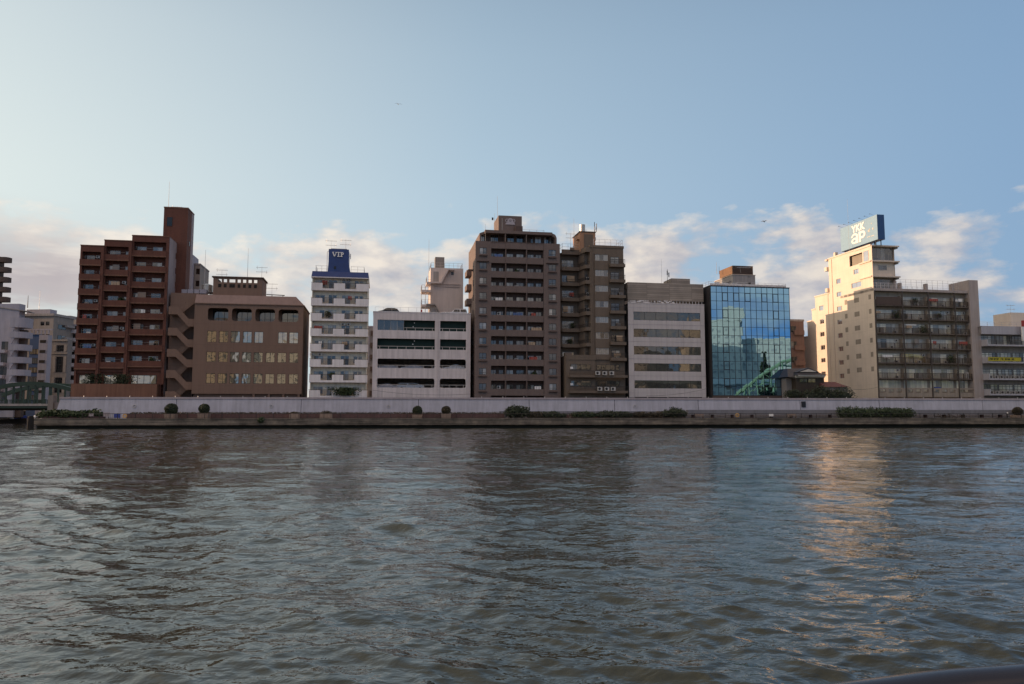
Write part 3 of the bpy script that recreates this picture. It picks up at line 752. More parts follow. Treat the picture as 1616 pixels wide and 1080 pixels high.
# stair wing
ws0 = B.u(268, 500, 3.0)
B.part('stair_wall', 'brown_tile', [(ws0, u0 + .05, 3.0, dd - .1, ZB, B.z(285, 462.6, 3.0))])
B.part('stair_slot', 'far_dark_brown', [(B.u(290, 540, 2.9), u0 - .0, 2.75, 2.98, ZB, B.z(300, 478, 3.0))])
zl = [B.z(271, y, .4) for y in (484, 517.5, 551, 584.4, 617.8)]     # top of the left landings
zrr = [B.z(301, y, .4) for y in (503.4, 536, 567.6, 602.9)]          # top of the right landings
xl0, xl1, xr0, xr1 = B.u(264, 520), B.u(278, 520), B.u(296, 520), u0 + .0
ph = 1.5
def band(mb, pts, v0, th=.18):
    top = pts; bot = [(x, z - ph) for x, z in pts][::-1]
    mb.prism([(x, v0, z) for x, z in top + bot], (0, th, 0))
for i in range(5):
    mb = MB(); zc = zl[i]
    pts = [(xl0, zc), (xl1, zc)]
    if i < 4:
        zr_ = zrr[i]; pts += [(xr0, zr_), (xr1, zr_)]
    else: pts += [(xl1 + 1.6, zc - 1.4)]
    band(mb, pts, 0.4)
    mb.box(xl0 + .0, xl1, .58, 2.9, zc - ph, zc - ph + .2)
    if i < 4: mb.box(xr0, xr1 - .01, .58, 2.9, zrr[i] - ph, zrr[i] - ph + .2)
    mb.box(xl0 + .002, xl0 + .17, .58, 2.98, zc - ph + .2, zc)
    mb.build('stair_flight', 'brown_tile', B.root)
    mb = MB()                                                  # rear flight climbs right to the landing above
    zt_ = (zrr[i - 1] if i else B.z(301, 467, 1.75) + 0.1)
    band(mb, [(xl1 - 1.2, zc - .15), (xl1 - .1, zc - .15), (xr1 - .5 if i == 0 else xr0 - .2, zt_ - .1), (xr1 - .05, zt_ - .1)], 1.75)
    mb.build('stair_flight', 'brown_tile', B.root)
# roof plant over the stair wing
zz = B.z(290, 462.6, 5)
mb = MB()
for a, b in ((286.5, 295), (296, 305), (306.5, 314), (315, 326)):
    mb.box(B.u(a, 460, 5), B.u(b, 460, 5) , 5, 6.2, zz, B.z(a, 456.8, 5))
mb.build('plant_box', 'far_white', B.root)
tk = empty('water_tank', B.root.matrix_basis @ Vector((B.u(327, 455, 9), 9, zz)), B.th)
tag(tk, 'grey cylindrical water tank on a roof frame behind the brown office penthouse', 'water tank')
mb = MB(); mb.tube([(0, 0, .8), (0, 0, 2.3)], 1.1, 14); mb.tube([(0, 0, 2.3), (0, 0, 2.55)], [1.1, .5], 14); mb.build('tank', 'steel_tank', tk)
mb = MB(); [mb.box(x - .1, x + .1, y - .1, y + .1, -3, .8) for x in (-.8, .8) for y in (-.8, .8)]; mb.box(-1.3, 1.3, -1.3, 1.3, .68, .8); mb.build('frame', 'grey_conc', tk)

# ------------------------------------------------------------------ 3 white apartment block with blue crown
B = Bld('apartment_block', 487.3, 626, DEP(487), 10, 'narrow white apartment block with a bright blue crown bearing VIP')
W = .95; u0, u1 = 0.0, B.u(580.2, 560); f = B.front
zt = B.z(495, 436.7); zbt = B.z(495, 427.8)
mb = MB(); mb.box(u0 + .15, u1 - .1, W, 12, ZB, zt - .02); mb.box(u0 + .12, u0 + .30, .12, W, ZB, zt - .02); mb.box(u1 - .28, u1 - .07, .12, W, ZB, zt - .02); mb.build('wall', 'white_wall', B.root)
mb = MB(); mb.hexa([(u0 - .05, -.15, zt), (u1 + .02, -.15, zt), (u1 + .02, 12, zt), (u0 - .05, 12, zt), (u0 + .1, .1, zbt), (u1 - .15, .1, zbt), (u1 - .15, 11.8, zbt), (u0 + .1, 11.8, zbt)])
mb.build('roof_band', 'blue_paint', B.root)
B.part('roof_edge', 'white_paint', [(u0 - .08, u1 + .05, -.18, 12, zt - .16, zt)])
b0, b1 = B.u(518.5, 410, .3), B.u(550.3, 410, .3); zb2 = B.z(520, 393, .3)
mb = MB(); mb.hexa([(b0 - .1, .25, zbt), (b1 + .35, .25, zbt), (b1 + .35, 6, zbt), (b0 - .1, 6, zbt), (b0, .3, zbt + 2.0), (b1, .3, zbt + 2.0), (b1, 5, zbt + 2.0), (b0, 5, zbt + 2.0)])
mb.box(b0, b1, .3, 5, zbt + 2.0, zb2); mb.build('lift_tower', 'blue_paint', B.root)
B.part('tower_cap', 'grey_conc', [(b0 + .4, b1 - .4, .8, 4.5, zb2, zb2 + .22)])
fm_ = B.face(.3)
M = Matrix.Translation((B.u(524.5, 402, .3), .22, B.z(526, 405.8, .3))) @ Matrix(((1, 0, 0, 0), (0, 0, -1, 0), (0, 1, 0, 0), (0, 0, 0, 1)))
# slab-serif letters built from bars
def slab_letters(mb, x, z, H, wds, v0, v1):
    t = H * .22; s = H * .13
    def bar(p, q, th):   # slanted stroke
        mb.prism([(p[0] - th / 2, v0, p[1]), (p[0] + th / 2, v0, p[1]), (q[0] + th / 2, v0, q[1]), (q[0] - th / 2, v0, q[1])], (0, v1 - v0, 0))
    wv, wi, wp = wds
    bar((x + wv * .5, z), (x + wv * .17, z + H - s), t); bar((x + wv * .5, z + .001), (x + wv * .83, z + H - s), t * .7)
    mb.box(x, x + wv * .38, v0, v1, z + H - s, z + H); mb.box(x + wv * .64, x + wv, v0, v1, z + H - s, z + H)
    x += wv * 1.04
    mb.box(x, x + wi, v0, v1, z, z + s); mb.box(x, x + wi, v0, v1, z + H - s, z + H); mb.box(x + wi * .5 - t / 2, x + wi * .5 + t / 2, v0, v1, z + s, z + H - s)
    x += wi * 1.08
    mb.box(x, x + wp * .58, v0, v1, z, z + s); mb.box(x + wp * .18, x + wp * .18 + t, v0, v1, z + s, z + H - s)
    mb.box(x, x + wp * .18 + t, v0, v1, z + H - s, z + H)
    cx, cz, r1 = x + wp * .18 + t, z + H * .70, H * .30
    prev = None
    for k in range(9):
        a = math.pi / 2 - math.pi * k / 8
        cur = (cx + r1 * 1.25 * math.cos(a), cz + r1 * math.sin(a)); cin = (cx + (r1 * 1.25 - t * .9) * math.cos(a), cz + (r1 - s * 1.1) * math.sin(a))
        if prev: mb.prism([(prev[0][0], v0, prev[0][1]), (cur[0], v0, cur[1]), (cin[0], v0, cin[1]), (prev[1][0], v0, prev[1][1])], (0, v1 - v0, 0))
        prev = (cur, cin)
x0 = B.u(524.3, 402, .3); x1 = B.u(543.3, 402, .3); z0_, z1_ = B.z(530, 405.6, .3), B.z(530, 398.2, .3); WW = x1 - x0
mb = MB(); slab_letters(mb, x0, z0_, z1_ - z0_, (WW * .40, WW * .22, WW * .37), .12, .28); mb.build('lettering', 'letter_white', B.root)
B.part('hatch', 'mullion_black', [(B.u(527, 423, .3), B.u(530.5, 423, .3), .2, .27, B.z(528, 425, .3), B.z(528, 420.5, .3))])
zr_ = zbt
railing(B, [(u0 + .7, 5), (u0 + .7, .8), (b0 - .15, .8)], zr_, 1.25, 1.2); railing(B, [(b1 + .5, .8), (u1 - 1.0, .8), (u1 - 1.0, 5)], zr_, 1.25, 1.2)
mb = MB(); mb.tube([(b0 - .35, 1, zr_), (b0 - .35, 1, zb2 - .5), (b0, 1, zb2 - .2)], .04, 5); mb.tube([(b0 - .35, 1.5, zr_), (b0 - .35, 1.5, zb2 - .5), (b0, 1.5, zb2 - .2)], .04, 5)
for k in range(12): mb.tube([(b0 - .35, 1, zr_ + k * .35), (b0 - .35, 1.5, zr_ + k * .35)], .02, 4)
mb.build('ladder', 'white_metal', B.root)
B.part('aerial_panel', 'pale_metal', [(b1 + .25, b1 + .40, .8, 1.1, B.z(552, 408, .3), B.z(552, 400, .3)), (b1, b1 + .25, .9, 1.0, B.z(552, 404, .3), B.z(552, 404, .3) + .1)])
mast(B, B.u(522.5, 393, 1), 1, zb2, B.z(522.5, 379, 1), .03, yagi=True); mast(B, B.u(545.5, 393, 1), 1, zb2, B.z(545.5, 378, 1), .04, yagi=True)
tops = [446.4, 469.6, 493.3, 517.3, 541, 565.6, 590.4, 616]
seg = [(489.3, 509.2), (526.9, 544.7), (561.9, 582)]
sg = [(B.u(a, 452), B.u(b, 452)) for a, b in seg]
sg = [(u0 - .02, sg[0][1]), sg[1], (sg[2][0], u1 + .02)]
za, zb_ = B.z(500, tops[0]), B.z(500, tops[7])
fw_ = B.face(W)
ww = [(498.3, 505.4, 1), (505.4, 513.3, 1), (519, 525.5, 1), (525.5, 532, 1), (540, 546.4, 1), (546.6, 553, 1), (560, 566.3, 1), (567.5, 573.3, 1)]
for i in range(8):
    z = lerp(za, zb_, i / 7)
    mb = MB()
    mb.box(u0 - .02, u1 + .02, -.02, W, z - 1.50, z - 1.28)        # slab
    for a, b in sg: mb.box(a, b, -.02, .12, z - 1.28, z)
    for a, b in ((sg[0][1], sg[1][0]), (sg[1][1], sg[2][0])): mb.box(a, b, -.018, .12, z - 1.28, z - 1.08)
    mb.box(u0 - .018, u0 + .11, .12, W, z - 1.28, z); mb.box(u1 - .09, u1 + .018, .12, W, z - 1.28, z)
    o = mb.build('balcony', 'white_paint', B.root)
    mb = MB(); mb.tube([(u0 - .1, -.0, z + .1), (u1 + .1, -.0, z + .1)], .035, 5)
    for a, b in ((sg[0][1], sg[1][0]), (sg[1][1], sg[2][0])):
        n = 16
        for k in range(n + 1): mb.box(lerp(a, b, k / n) - .02, lerp(a, b, k / n) + .02, .03, .07, z - 1.08, z + .08)
    for k in range(9): x = lerp(u0, u1, k / 8); mb.box(x - .02, x + .02, .03, .07, z, z + .08)
    mb.build('railing', 'brown_metal', o)
    for k, (a, b, _) in enumerate(ww):
        a, b = B.u(a, 452, W) , B.u(b, 452, W)
        hh = z + .72 if k not in (2, 3, 4, 5) else z + .78
        fw_.window(a, b - .02, z - 1.25 if k in (2, 3, 4, 5) else z - .7, hh, 0, 1, 'frame_pale', 'pane_warm' if (i == 2 and k in (0, 2, 3, 5)) else 'pane_home', fw=.05, rnds=[random.choice((.1, .3, .45, .45, .7, .85))])
    mb = MB(); [mb.tube([(B.u(p, 452, W), W - .08, z - 1.28), (B.u(p, 452, W), W - .08, z + 1.35)], .05, 6) for p in (515.5, 536)]; mb.build('drain_pipe', 'white_metal', B.root)
    clutter(B, u0 + .6, u0 + 5.2, .35, z - 1.2, .7); clutter(B, u0 + 6, u1 - .8, .35, z - 1.2, .7)
    if i in (0, 3, 5): ac_unit(B, B.u(540 if i < 5 else 492, 452, W), W - .45, z + .75, .75, .5); ac_unit(B, B.u(549 if i < 5 else 505, 452, W), W - .45, z + .75, .75, .5)
    if i in (1, 4, 6): ac_unit(B, B.u(533.5, 452, W), W - .45, z - 1.25, .8, .6)
mb = MB()
for k in range(700):
    p = Vector((B.u(545, 620) + random.gauss(0, 1.1), -.5 + random.gauss(0, .25), B.z(545, 628) + .8 + random.random() * 1.5 - .3))
    a = Vector((random.gauss(0, 1), random.gauss(0, 1), random.gauss(0, 1))).normalized() * .2; c = a.orthogonal().normalized() * .12
    mb.poly([p - a, p - c, p + a, p + c])
tr = mb.build('shrub', 'leaf_green'); tr.matrix_basis = B.root.matrix_basis.copy(); tag(tr, 'dark green shrub poking over the flood wall below the VIP block', 'shrub')

# grey building in the gap
B = Bld('back_building', 576, 600, 190, 10, 'narrow grey building with dark balconies seen through the gap beside the parking garage')
u1 = B.u(592, 560); z = B.z(582, 517); B.part('wall', 'grey_conc', [(0, u1, 0, 10, ZB, z)]); B.part('roof_edge', 'far_white', [(-.1, u1 + .1, -.1, 10, z, z + .4)])
for k in range(6): B.part('balcony', 'far_dark_brown', [(B.u(585, 520), u1, -1.1, -.02, z - 2 - k * 3 + .0, z - .9 - k * 3)])
B.part('wall', 'far_white', [(.2, B.u(583, 560), -.3, -.02, B.z(580, 573), B.z(580, 530))])

# ------------------------------------------------------------------ 4 parking garage
B = Bld('parking_garage', 587, 627, DEP(587), 10, 'grey white parking garage with five open decks and cars on its roof')
f = B.front; u0, u1 = 0.0, B.u(742.5, 560); zt = B.z(595, 492.4); dd = 14.0
X = [(B.u(595.2, 545), B.u(686.2, 545)), (B.u(694.5, 545), B.u(735.6, 545))]
Z = [(B.z(600, 521), B.z(600, 504.6)), (B.z(600, 550.7), B.z(600, 534.1)), (B.z(600, 580.8), B.z(600, 566)), (B.z(600, 611.8), B.z(600, 597))]
holes = [(a, b, z0, z1) for (a, b) in X for (z0, z1) in Z]
mb = MB(); f.wall(mb, u0, u1, ZB, zt, holes, t=.4)
mb.poly([(u0, 0, ZB), (u0, dd, ZB), (u0, dd, zt), (u0, 0, zt)]); mb.poly([(u1, 0, ZB), (u1, dd, ZB), (u1, dd, zt), (u1, 0, zt)]); mb.poly([(u0, dd, ZB), (u1, dd, ZB), (u1, dd, zt), (u0, dd, zt)])
mb.build('wall', 'park_grey', B.root)
mb = MB(); [mb.box(u0 + .02, u1 - .02, .41, dd - .1, z0 - .9, z0 - .55) for z0, z1 in Z]; mb.box(u0 + .02, u1 - .02, .41, dd - .1, zt - 1.0, zt - .75); mb.build('deck', 'grey_conc', B.root)
mb = MB()
for (a, b) in X:
    for (z0, z1) in Z[:2]: mb.poly([(a if z0 < Z[0][0] - 1 or a > 3 else B.u(638, 512), 1.0, z0 - .5), (b, 1.0, z0 - .5), (b, 1.0, z1 + .3), (a if z0 < Z[0][0] - 1 or a > 3 else B.u(638, 512), 1.0, z1 + .3)])
mb.build('green_netting', 'net_green', B.root)
for (a, b) in X:
    for (z0, z1) in Z:
        mb = MB(); a_ = a
        if z0 == Z[0][0] and a < 3: a_ = B.u(638, 512)
        mb.box(a_, b, .18, .26, z0 + .52, z0 + .62)
        n = max(1, round((b - a_) / 2.05))
        for k in range(n + 1): x = lerp(a_ + .5, b - .5, k / n); mb.box(x - .05, x + .05, .2, .26, z0, z0 + .52)
        mb.build('railing', 'frame_pale', B.root)
for (a, b) in X:
    for (z0, z1) in Z[2:]:
        r = .42
        for (cx, sx) in ((a, 1), (b, -1)):
            for (cz, sz) in ((z1, -1), (z0, 1)):
                mb = MB(); pts = [(cx, -.005, cz)] + [(cx + sx * (r - r * math.sin(k / 5 * math.pi / 2)), -.005, cz + sz * (r - r * math.cos(k / 5 * math.pi / 2))) for k in range(6)]
                mb.prism(pts, (0, .4, 0)); mb.build('opening_corner', 'park_grey', B.root)
# central pilaster and parapet trims
B.part('pilaster', 'park_grey', [(X[0][1] + .42, X[0][1] + .62, -.10, -.003, ZB, Z[0][1]), (X[0][1] + .72, X[0][1] + .92, -.10, -.003, ZB, Z[0][1])])
B.part('drain_pipe', 'white_metal', [(u0 + .9, u0 + .98, -.08, -.003, ZB, Z[1][0] - .3), (u1 - .95, u1 - .87, -.08, -.003, ZB, Z[1][0] - .3)])
B.part('roof_edge', 'white_paint', [(u0 - .06, u1 + .06, -.06, .25, zt, zt + .14), (u0 - .06, u0 + .2, .25, dd, zt, zt + .14), (u1 - .2, u1 + .06, .25, dd, zt, zt + .14)])
f.window(X[0][0], B.u(637.5, 512), Z[0][0], Z[0][1], .3, 4, 'frame_pale', 'pane_home', rnds=[.52, .5, .58, .5])
railing(B, [(B.u(592, 490), .3), (u1 - 1, .3)], zt - .7, 1.75, 1.65, mat='pale_metal', mids=0, r=.02)
mb = MB(); mb.box(B.u(664.2, 488), B.u(666.8, 488), .6, 1.0, zt - .7, zt + .75); mb.build('fire_box', 'red_paint', B.root)
PG = B; PGX, PGZ, PGT = X, Z, zt
def lamp_pt(px, py, v=2.0):
    return B.u(px, py, v), B.z(px, py, v)
mb = MB(); [mb.box(B.u(x, y, .9) - .09, B.u(x, y, .9) + .09, .85, .95, B.z(x, y, .9) - .09, B.z(x, y, .9) + .09) for x, y in ((654, 510), (652, 516), (654, 538.5), (651.5, 543.5))]
mb.build('bulkhead_lamp', 'letter_white', B.root)

def car(name, label, B, u, v, z, body, L=4.3, H=1.45, kind='hatch', flip=1, yaw=0.0, group='cars in the parking garage'):
    root = empty(name, B.root.matrix_basis @ Vector((u, v, z)), B.th + yaw + (math.pi if flip < 0 else 0)); tag(root, label, 'car', group)
    h = L / 2
    if kind == 'van':
        low = [(-h, .3), (-h, .75), (-h + .1, .95), (-h + .85, 1.05), (h - .02, 1.08), (h, .95), (h, .3)]
        cab = [(-h + .8, 1.04), (-h + 1.5, H - .08), (-h + 1.9, H), (h - .25, H), (h - .04, 1.07)]
    elif kind == 'sedan':
        low = [(-h, .3), (-h, .68), (-h + .15, .80), (-h + 1.25, .93), (h - .9, .96), (h - .1, .92), (h, .8), (h, .3)]
        cab = [(-h + 1.15, .92), (-h + 1.95, H - .06), (-h + 2.3, H), (h - 1.55, H), (h - 1.2, H - .08), (h - .65, .95)]
    else:
        low = [(-h, .3), (-h, .66), (-h + .15, .8), (-h + .95, .96), (h - .3, 1.0), (h, .92), (h, .3)]
        cab = [(-h + .9, .95), (-h + 1.6, H - .1), (-h + 2.0, H), (h - .9, H - .01), (h - .5, H - .15), (h - .12, .98)]
    wd = .84
    mb = MB(); mb.prism([(x, -wd, zz) for x, zz in low], (0, 2 * wd, 0)); bd = mb.build('body', body, root)
    mb = MB(); n = len(cab); bot = [(x, -wd + .04) for x, _ in cab]
    A_ = [(x, -(wd - .04 - .16 * (zz - .9) / .5), zz) for x, zz in cab]; C_ = [(x, -y, zz) for x, y, zz in A_]
    mb.poly(A_); mb.poly(C_[::-1])
    for k in range(n): mb.poly([A_[k], A_[(k + 1) % n], C_[(k + 1) % n], C_[k]])
    cb = mb.build('cabin', body, root)
    cx = sum(p[0] for p in cab) / n; cz = sum(p[1] for p in cab) / n
    for sgn in (-1, 1):
        g = MB()
        for (t0, t1) in ((0.0, .47), (.53, 1.0)):
            x0, x1 = cab[1][0] - .32, cab[-2][0] + .28
            za_, zb2_ = 1.04, H - .13
            y = lambda zz: sgn * (wd - .04 - .16 * (zz - .9) / .5 + .012)
            xa, xb = lerp(x0, x1, t0), lerp(x0, x1, t1)
            ta = .28 if t0 == 0 else 0; tb = -.16 if t1 == 1 else 0
            g.poly([(xa, y(za_), za_), (xb, y(za_), za_), (xb + tb, y(zb2_), zb2_), (xa + ta, y(zb2_), zb2_)])
        g.build('side_window', 'car_glass', cb)
    for (x) in (-h + .85, h - .85):
        for sgn in (-1, 1):
            wm = MB(); wm.tube([(x, sgn * (wd - .2), .31), (x, sgn * (wd + .015), .31)], .31, 16); wo_ = wm.build('wheel', 'tyre', root)
            wm = MB(); wm.tube([(x, sgn * (wd - .1), .31), (x, sgn * (wd + .025), .31)], .18, 12); wm.build('rim', 'pale_metal', wo_)
    for sgn in (-1, 1):
        hm = MB(); hm.box(-h - .012, -h + .15, sgn * .6 - .16, sgn * .6 + .16, .62, .76); hm.build('headlight', 'letter_white', root)
        hm = MB(); hm.box(h - .1, h + .012, sgn * .65 - .1, sgn * .65 + .1, .62, .85); hm.build('tail_light', 'red_paint', root)
    return root
zroof = PGT - .50
car('parked_car', 'black hatchback parked at the left end of the garage roof', B, B.u(613, 490, 2), 2, zroof + .05, 'car_black', H=1.5, flip=1)
car('parked_car', 'white van parked at the right end of the garage roof', B, B.u(721, 490, 2.5), 2.5, zroof, 'car_white', L=4.0, H=1.75, kind='van')
car('parked_car', 'low white saloon next to the white van on the garage roof', B, B.u(700, 492, 5.5), 5.5, zroof, 'car_white', L=4.5, H=1.45, kind='sedan')
car('parked_car', 'pale car behind the rail of the right opening, second deck from below', B, B.u(716, 575, 2), 2, Z[2][0] - .5, 'car_white', L=4.4, H=1.4, kind='sedan')
car('parked_car', 'dark hatchback half hidden in the right opening, third deck from below', B, B.u(719, 545, 2.3), 2.3, Z[1][0] - .5, 'car_silver', L=4.2, H=1.35)
car('parked_car', 'silver grey van at the left end of the lowest deck of the garage', B, B.u(608, 607, 2), 2, Z[3][0] - .5, 'car_silver', L=4.6, H=1.3, kind='sedan')
car('parked_car', 'long pale van in the middle of the lowest deck of the garage', B, B.u(648, 607, 2.4), 2.4, Z[3][0] - .45, 'car_white', L=5.4, H=1.45, kind='van', flip=-1)
car('parked_car', 'white car behind the glazed part of the top deck of the garage', B, B.u(616, 517, 1.9), 2.6, Z[0][0] - .5, 'car_white', L=4.4, H=1.5)
car('parked_car', 'dull silver car in the left opening, second deck from below', B, B.u(650, 577, 2.2), 2.2, Z[2][0] - .5, 'car_silver', L=4.5, H=1.25, kind='sedan')
car('parked_car', 'second dull silver car at the far left of the same deck', B, B.u(611, 577, 2.2), 2.2, Z[2][0] - .5, 'car_silver', L=4.4, H=1.2, kind='sedan')

# white stair and machine tower behind the garage
B = Bld('machine_tower', 679, 500, 172, 10, 'white windowless tower with outside balconies behind the roof of the garage')
u1 = B.u(731, 450); zt = B.z(682, 422.6); fT = B.front
hq = (B.u(711.8, 432), B.u(716.2, 432), B.z(714, 434.3), B.z(714, 429.5))
mb = MB(); fT.wall(mb, 0, u1, ZB, zt, [hq]); B.shell(mb, 0, u1, 0, 8, ZB, zt, False); mb.build('wall', 'stair_tower_white', B.root)
fT.window(*hq, .15, 1, 'frame_dark', 'pane_dark')
B.part('cornice', 'stair_tower_white', [(.7, u1 - .6, -.22, -.003, B.z(700, 449), B.z(700, 448)), (.7, u1 - .6, -.2, -.003, B.z(700, 452.6), B.z(700, 451.7))])
B.part('rib', 'stair_tower_white', [(.55, .8, -.15, -.003, ZB, B.z(690, 452)), (u1 - .85, u1 - .6, -.15, -.003, ZB, B.z(690, 452))])
B.part('door_panel', 'grey_conc', [(B.u(684, 440), B.u(692.5, 440), -.04, -.003, B.z(690, 445), B.z(690, 429))])
mb = MB(); xa, xb, xc = B.u(679, 446), B.u(695, 446), B.u(707, 426); za_, zb2_ = B.z(690, 446), B.z(707, 425.5)
mb.prism([(xa, -1.0, za_), (xb, -1.0, za_), (xc, -1.0, zb2_), (xc + 1.4, -1.0, zb2_), (xc + 1.4, -1.0, zb2_ - .3), (xc + .1, -1.0, zb2_ - .3), (xb + .15, -1.0, za_ - .35), (xa, -1.0, za_ - .35)], (0, .95, 0)); mb.build('stair_flight', 'stair_tower_white', B.root)
mb = MB(); xa, xb = B.u(686, 481.5), B.u(693, 492)
mb.prism([(xa - 2, -1.4, B.z(686, 481)), (xa, -1.4, B.z(686, 481)), (xb, -1.4, B.z(693, 494)), (xb, -1.4, B.z(693, 497)), (xa, -1.4, B.z(686, 483)), (xa - 2, -1.4, B.z(686, 483))], (0, 1.2, 0)); mb.build('stair_flight', 'grey_conc', B.root)
for (xa, ya) in ((665, 458.5), (665, 481.5), (673, 446)):
    x = B.u(xa, ya); z = B.z(xa, ya)
    B.part('balcony', 'stair_tower_white', [(x, -.01, -1.0, 3, z - .5, z), ])
    railing(B, [(0, -.9), (x + .05, -.9), (x + .05, 2.9)], z, 1.15, .7, mat='pale_metal')
mb = MB(); x = B.u(664.5, 470); mb.tube([(x, -.9, ZB), (x, -.9, B.z(664, 452))], .06, 6); mb.tube([(B.u(671, 470), -.9, ZB), (B.u(671, 470), -.9, B.z(664, 452))], .06, 6); mb.build('balcony_post', 'pale_metal', B.root)
B.part('plant_box', 'far_beige', [(B.u(686.8, 415, 1.5), B.u(701.3, 415, 1.5), 1.5, 4, zt, B.z(690, 405.8, 1.5))])
railing(B, [(.1, 6), (.1, .2), (u1 - .2, .2), (u1 - .2, 6)], zt, 1.2, 1.1)
mast(B, B.u(677, 430), 1, ZB + 20, B.z(677, 377), .06)
# ------------------------------------------------------------------ 5 brown apartment tower
B = Bld('apartment_tower', 750, 627, DEP(750), 10, 'tallest brown tiled apartment tower with rows of parapet balconies between two window piers')
W = 1.3; dd = 12.0
uA, uB_, uC, uD = B.u(750, 500), B.u(775, 500), B.u(858.4, 500), B.u(884.2, 500)
ztl, ztr = B.z(760, 380.6), B.z(872, 384.8)
ztp = B.z(770, 362.4)
zf = rowz(B, 790, 392.5, 624.5, 11)                # underside line of each parapet
ft = [f_ for f_ in zf]
# piers
wl_z = rowz(B, 762, 396.2, 610.6, 10); wr_z = rowz(B, 872, 399.8, 611, 10)
for (a, b, zt, wz, wx) in ((uA, uB_, ztl, wl_z, (756.3, 767.8)), (uC, uD, ztr, wr_z, (866.2, 877.8))):
    f = B.front; hs = [(B.u(wx[0], 500), B.u(wx[1], 500), z - .62, z + .68) for z in wz]
    mb = MB(); f.wall(mb, a, b, ZB, zt, hs, t=.2)
    mb.poly([(a, 0, ZB), (a, dd, ZB), (a, dd, zt), (a, 0, zt)]); mb.poly([(b, 0, ZB), (b, dd, ZB), (b, dd, zt), (b, 0, zt)]); mb.poly([(a, 0, zt), (b, 0, zt), (b, dd, zt), (a, dd, zt)])
    mb.build('wall', 'tower_tile', B.root)
    for k, h in enumerate(hs):
        f.window(*h, .12, 2, 'frame_dark', 'pane_home', fw=.07, hbar=h[2] + .38)
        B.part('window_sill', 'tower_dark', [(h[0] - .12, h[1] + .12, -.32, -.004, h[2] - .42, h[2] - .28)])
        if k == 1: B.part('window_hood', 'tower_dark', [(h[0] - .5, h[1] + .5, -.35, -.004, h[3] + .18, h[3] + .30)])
# recess
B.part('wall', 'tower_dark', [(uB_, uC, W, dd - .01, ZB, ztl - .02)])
xs = [uB_, B.u(798.2, 500), B.u(831.3, 500), uC]
fw_ = B.face(W)
for i, z in enumerate(zf):
    for k in range(3):
        a, b = xs[k] + (.0 if k == 0 else .07), xs[k + 1] - .07
        mb = MB(); mb.box(a, b, .02 if k != 1 else -.10, .16, z, z + 1.32); mb.box(a, b, .16, W, z, z + .18)
        mb.build('balcony', 'tower_tile', B.root)
        if i < 0: continue
        zz0, zz1 = z + .2, z + 2.25
        if i == 0: continue
        wins = [((.05, .42), (.60, .92)), ((.06, .40), (.55, .92)), ((.10, .48), (.60, .95))][k]
        for q, (t0, t1) in enumerate(wins):
            fw_.window(lerp(a, b, t0), lerp(a, b, t1), zz0, zz1, 0, 2, 'frame_dark', 'pane_home', fw=.06, rnds=None if not (k != 1 and q == 1) else [random.choice((.1, .3, .7)), .2])
        clutter(B, a + .2, b - .3, .45, z + .18, .4)
        if (i * 3 + k) % 5 == 0: ac_unit(B, lerp(a, b, .45), W - .4, z + 1.4 if k == 0 else z + 1.0, .8, .6)
for x in xs[1:3]: B.part('balcony_divider', 'tower_tile', [(x - .07, x + .07, -.06, W, ZB, zf[0] + 1.3)])
B.part('parapet_cap', 'tower_dark', [(xs[0], xs[3], -.14, -.102, zf[0] + 1.3, zf[0] + 1.42)])
# set-back top floor with chamfered roof ends
vs = 1.6; a, b = B.u(757.5, 372, vs), B.u(876, 372, vs); zt0 = ztl - .02; zt1 = ztp
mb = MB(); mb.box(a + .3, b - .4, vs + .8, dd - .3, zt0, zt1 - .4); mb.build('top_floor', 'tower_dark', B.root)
mb = MB(); zc = zt1 - .62
mb.prism([(a + .9, .25, zt1), (b - .9, .25, zt1), (b - .9, .25, zc), (a + .9, .25, zc)], (0, dd - .8, 0)); mb.build('roof', 'tower_tile', B.root)
mb = MB()
mb.prism([(b - .9, .35, zt1 - .15), (b - .25, .35, zt1 - .45), (b + .05, .35, zt1 - 1.1), (b + .05, .35, zt0), (b - .35, .35, zt0), (b - .35, .35, zt1 - 1.1), (b - .9, .35, zc - .1)], (0, dd - 1, 0))
mb.prism([(a + .9, 1.35, zt1 - .1), (a - .1, 1.35, zt1 - .5), (a - .1, 1.35, zt0), (a + .2, 1.35, zt0), (a + .2, 1.35, zt1 - .8), (a + .9, 1.35, zc - .1)], (0, dd - 2, 0)); mb.build('roof_slope', 'tower_tile', B.root)
f = B.face(vs + .8)
for x0, x1 in ((758.5, 764.5), (774, 780), (780, 786), (800.5, 811), (815, 826), (837.5, 841), (844, 854), (858.5, 865.5), (867, 872)):
    f.window(B.u(x0, 377, vs + .8), B.u(x1, 377, vs + .8), zt0 + .1, B.z(800, 375.5, vs + .8) + .5, 0, 2, 'frame_dark', 'pane_home', fw=.06)
for x in (798.2, 831.3): B.part('balcony_divider', 'tower_tile', [(B.u(x, 375) - .07, B.u(x, 375) + .07, .3, vs + .8, zf[0] + 1.3, zc)])
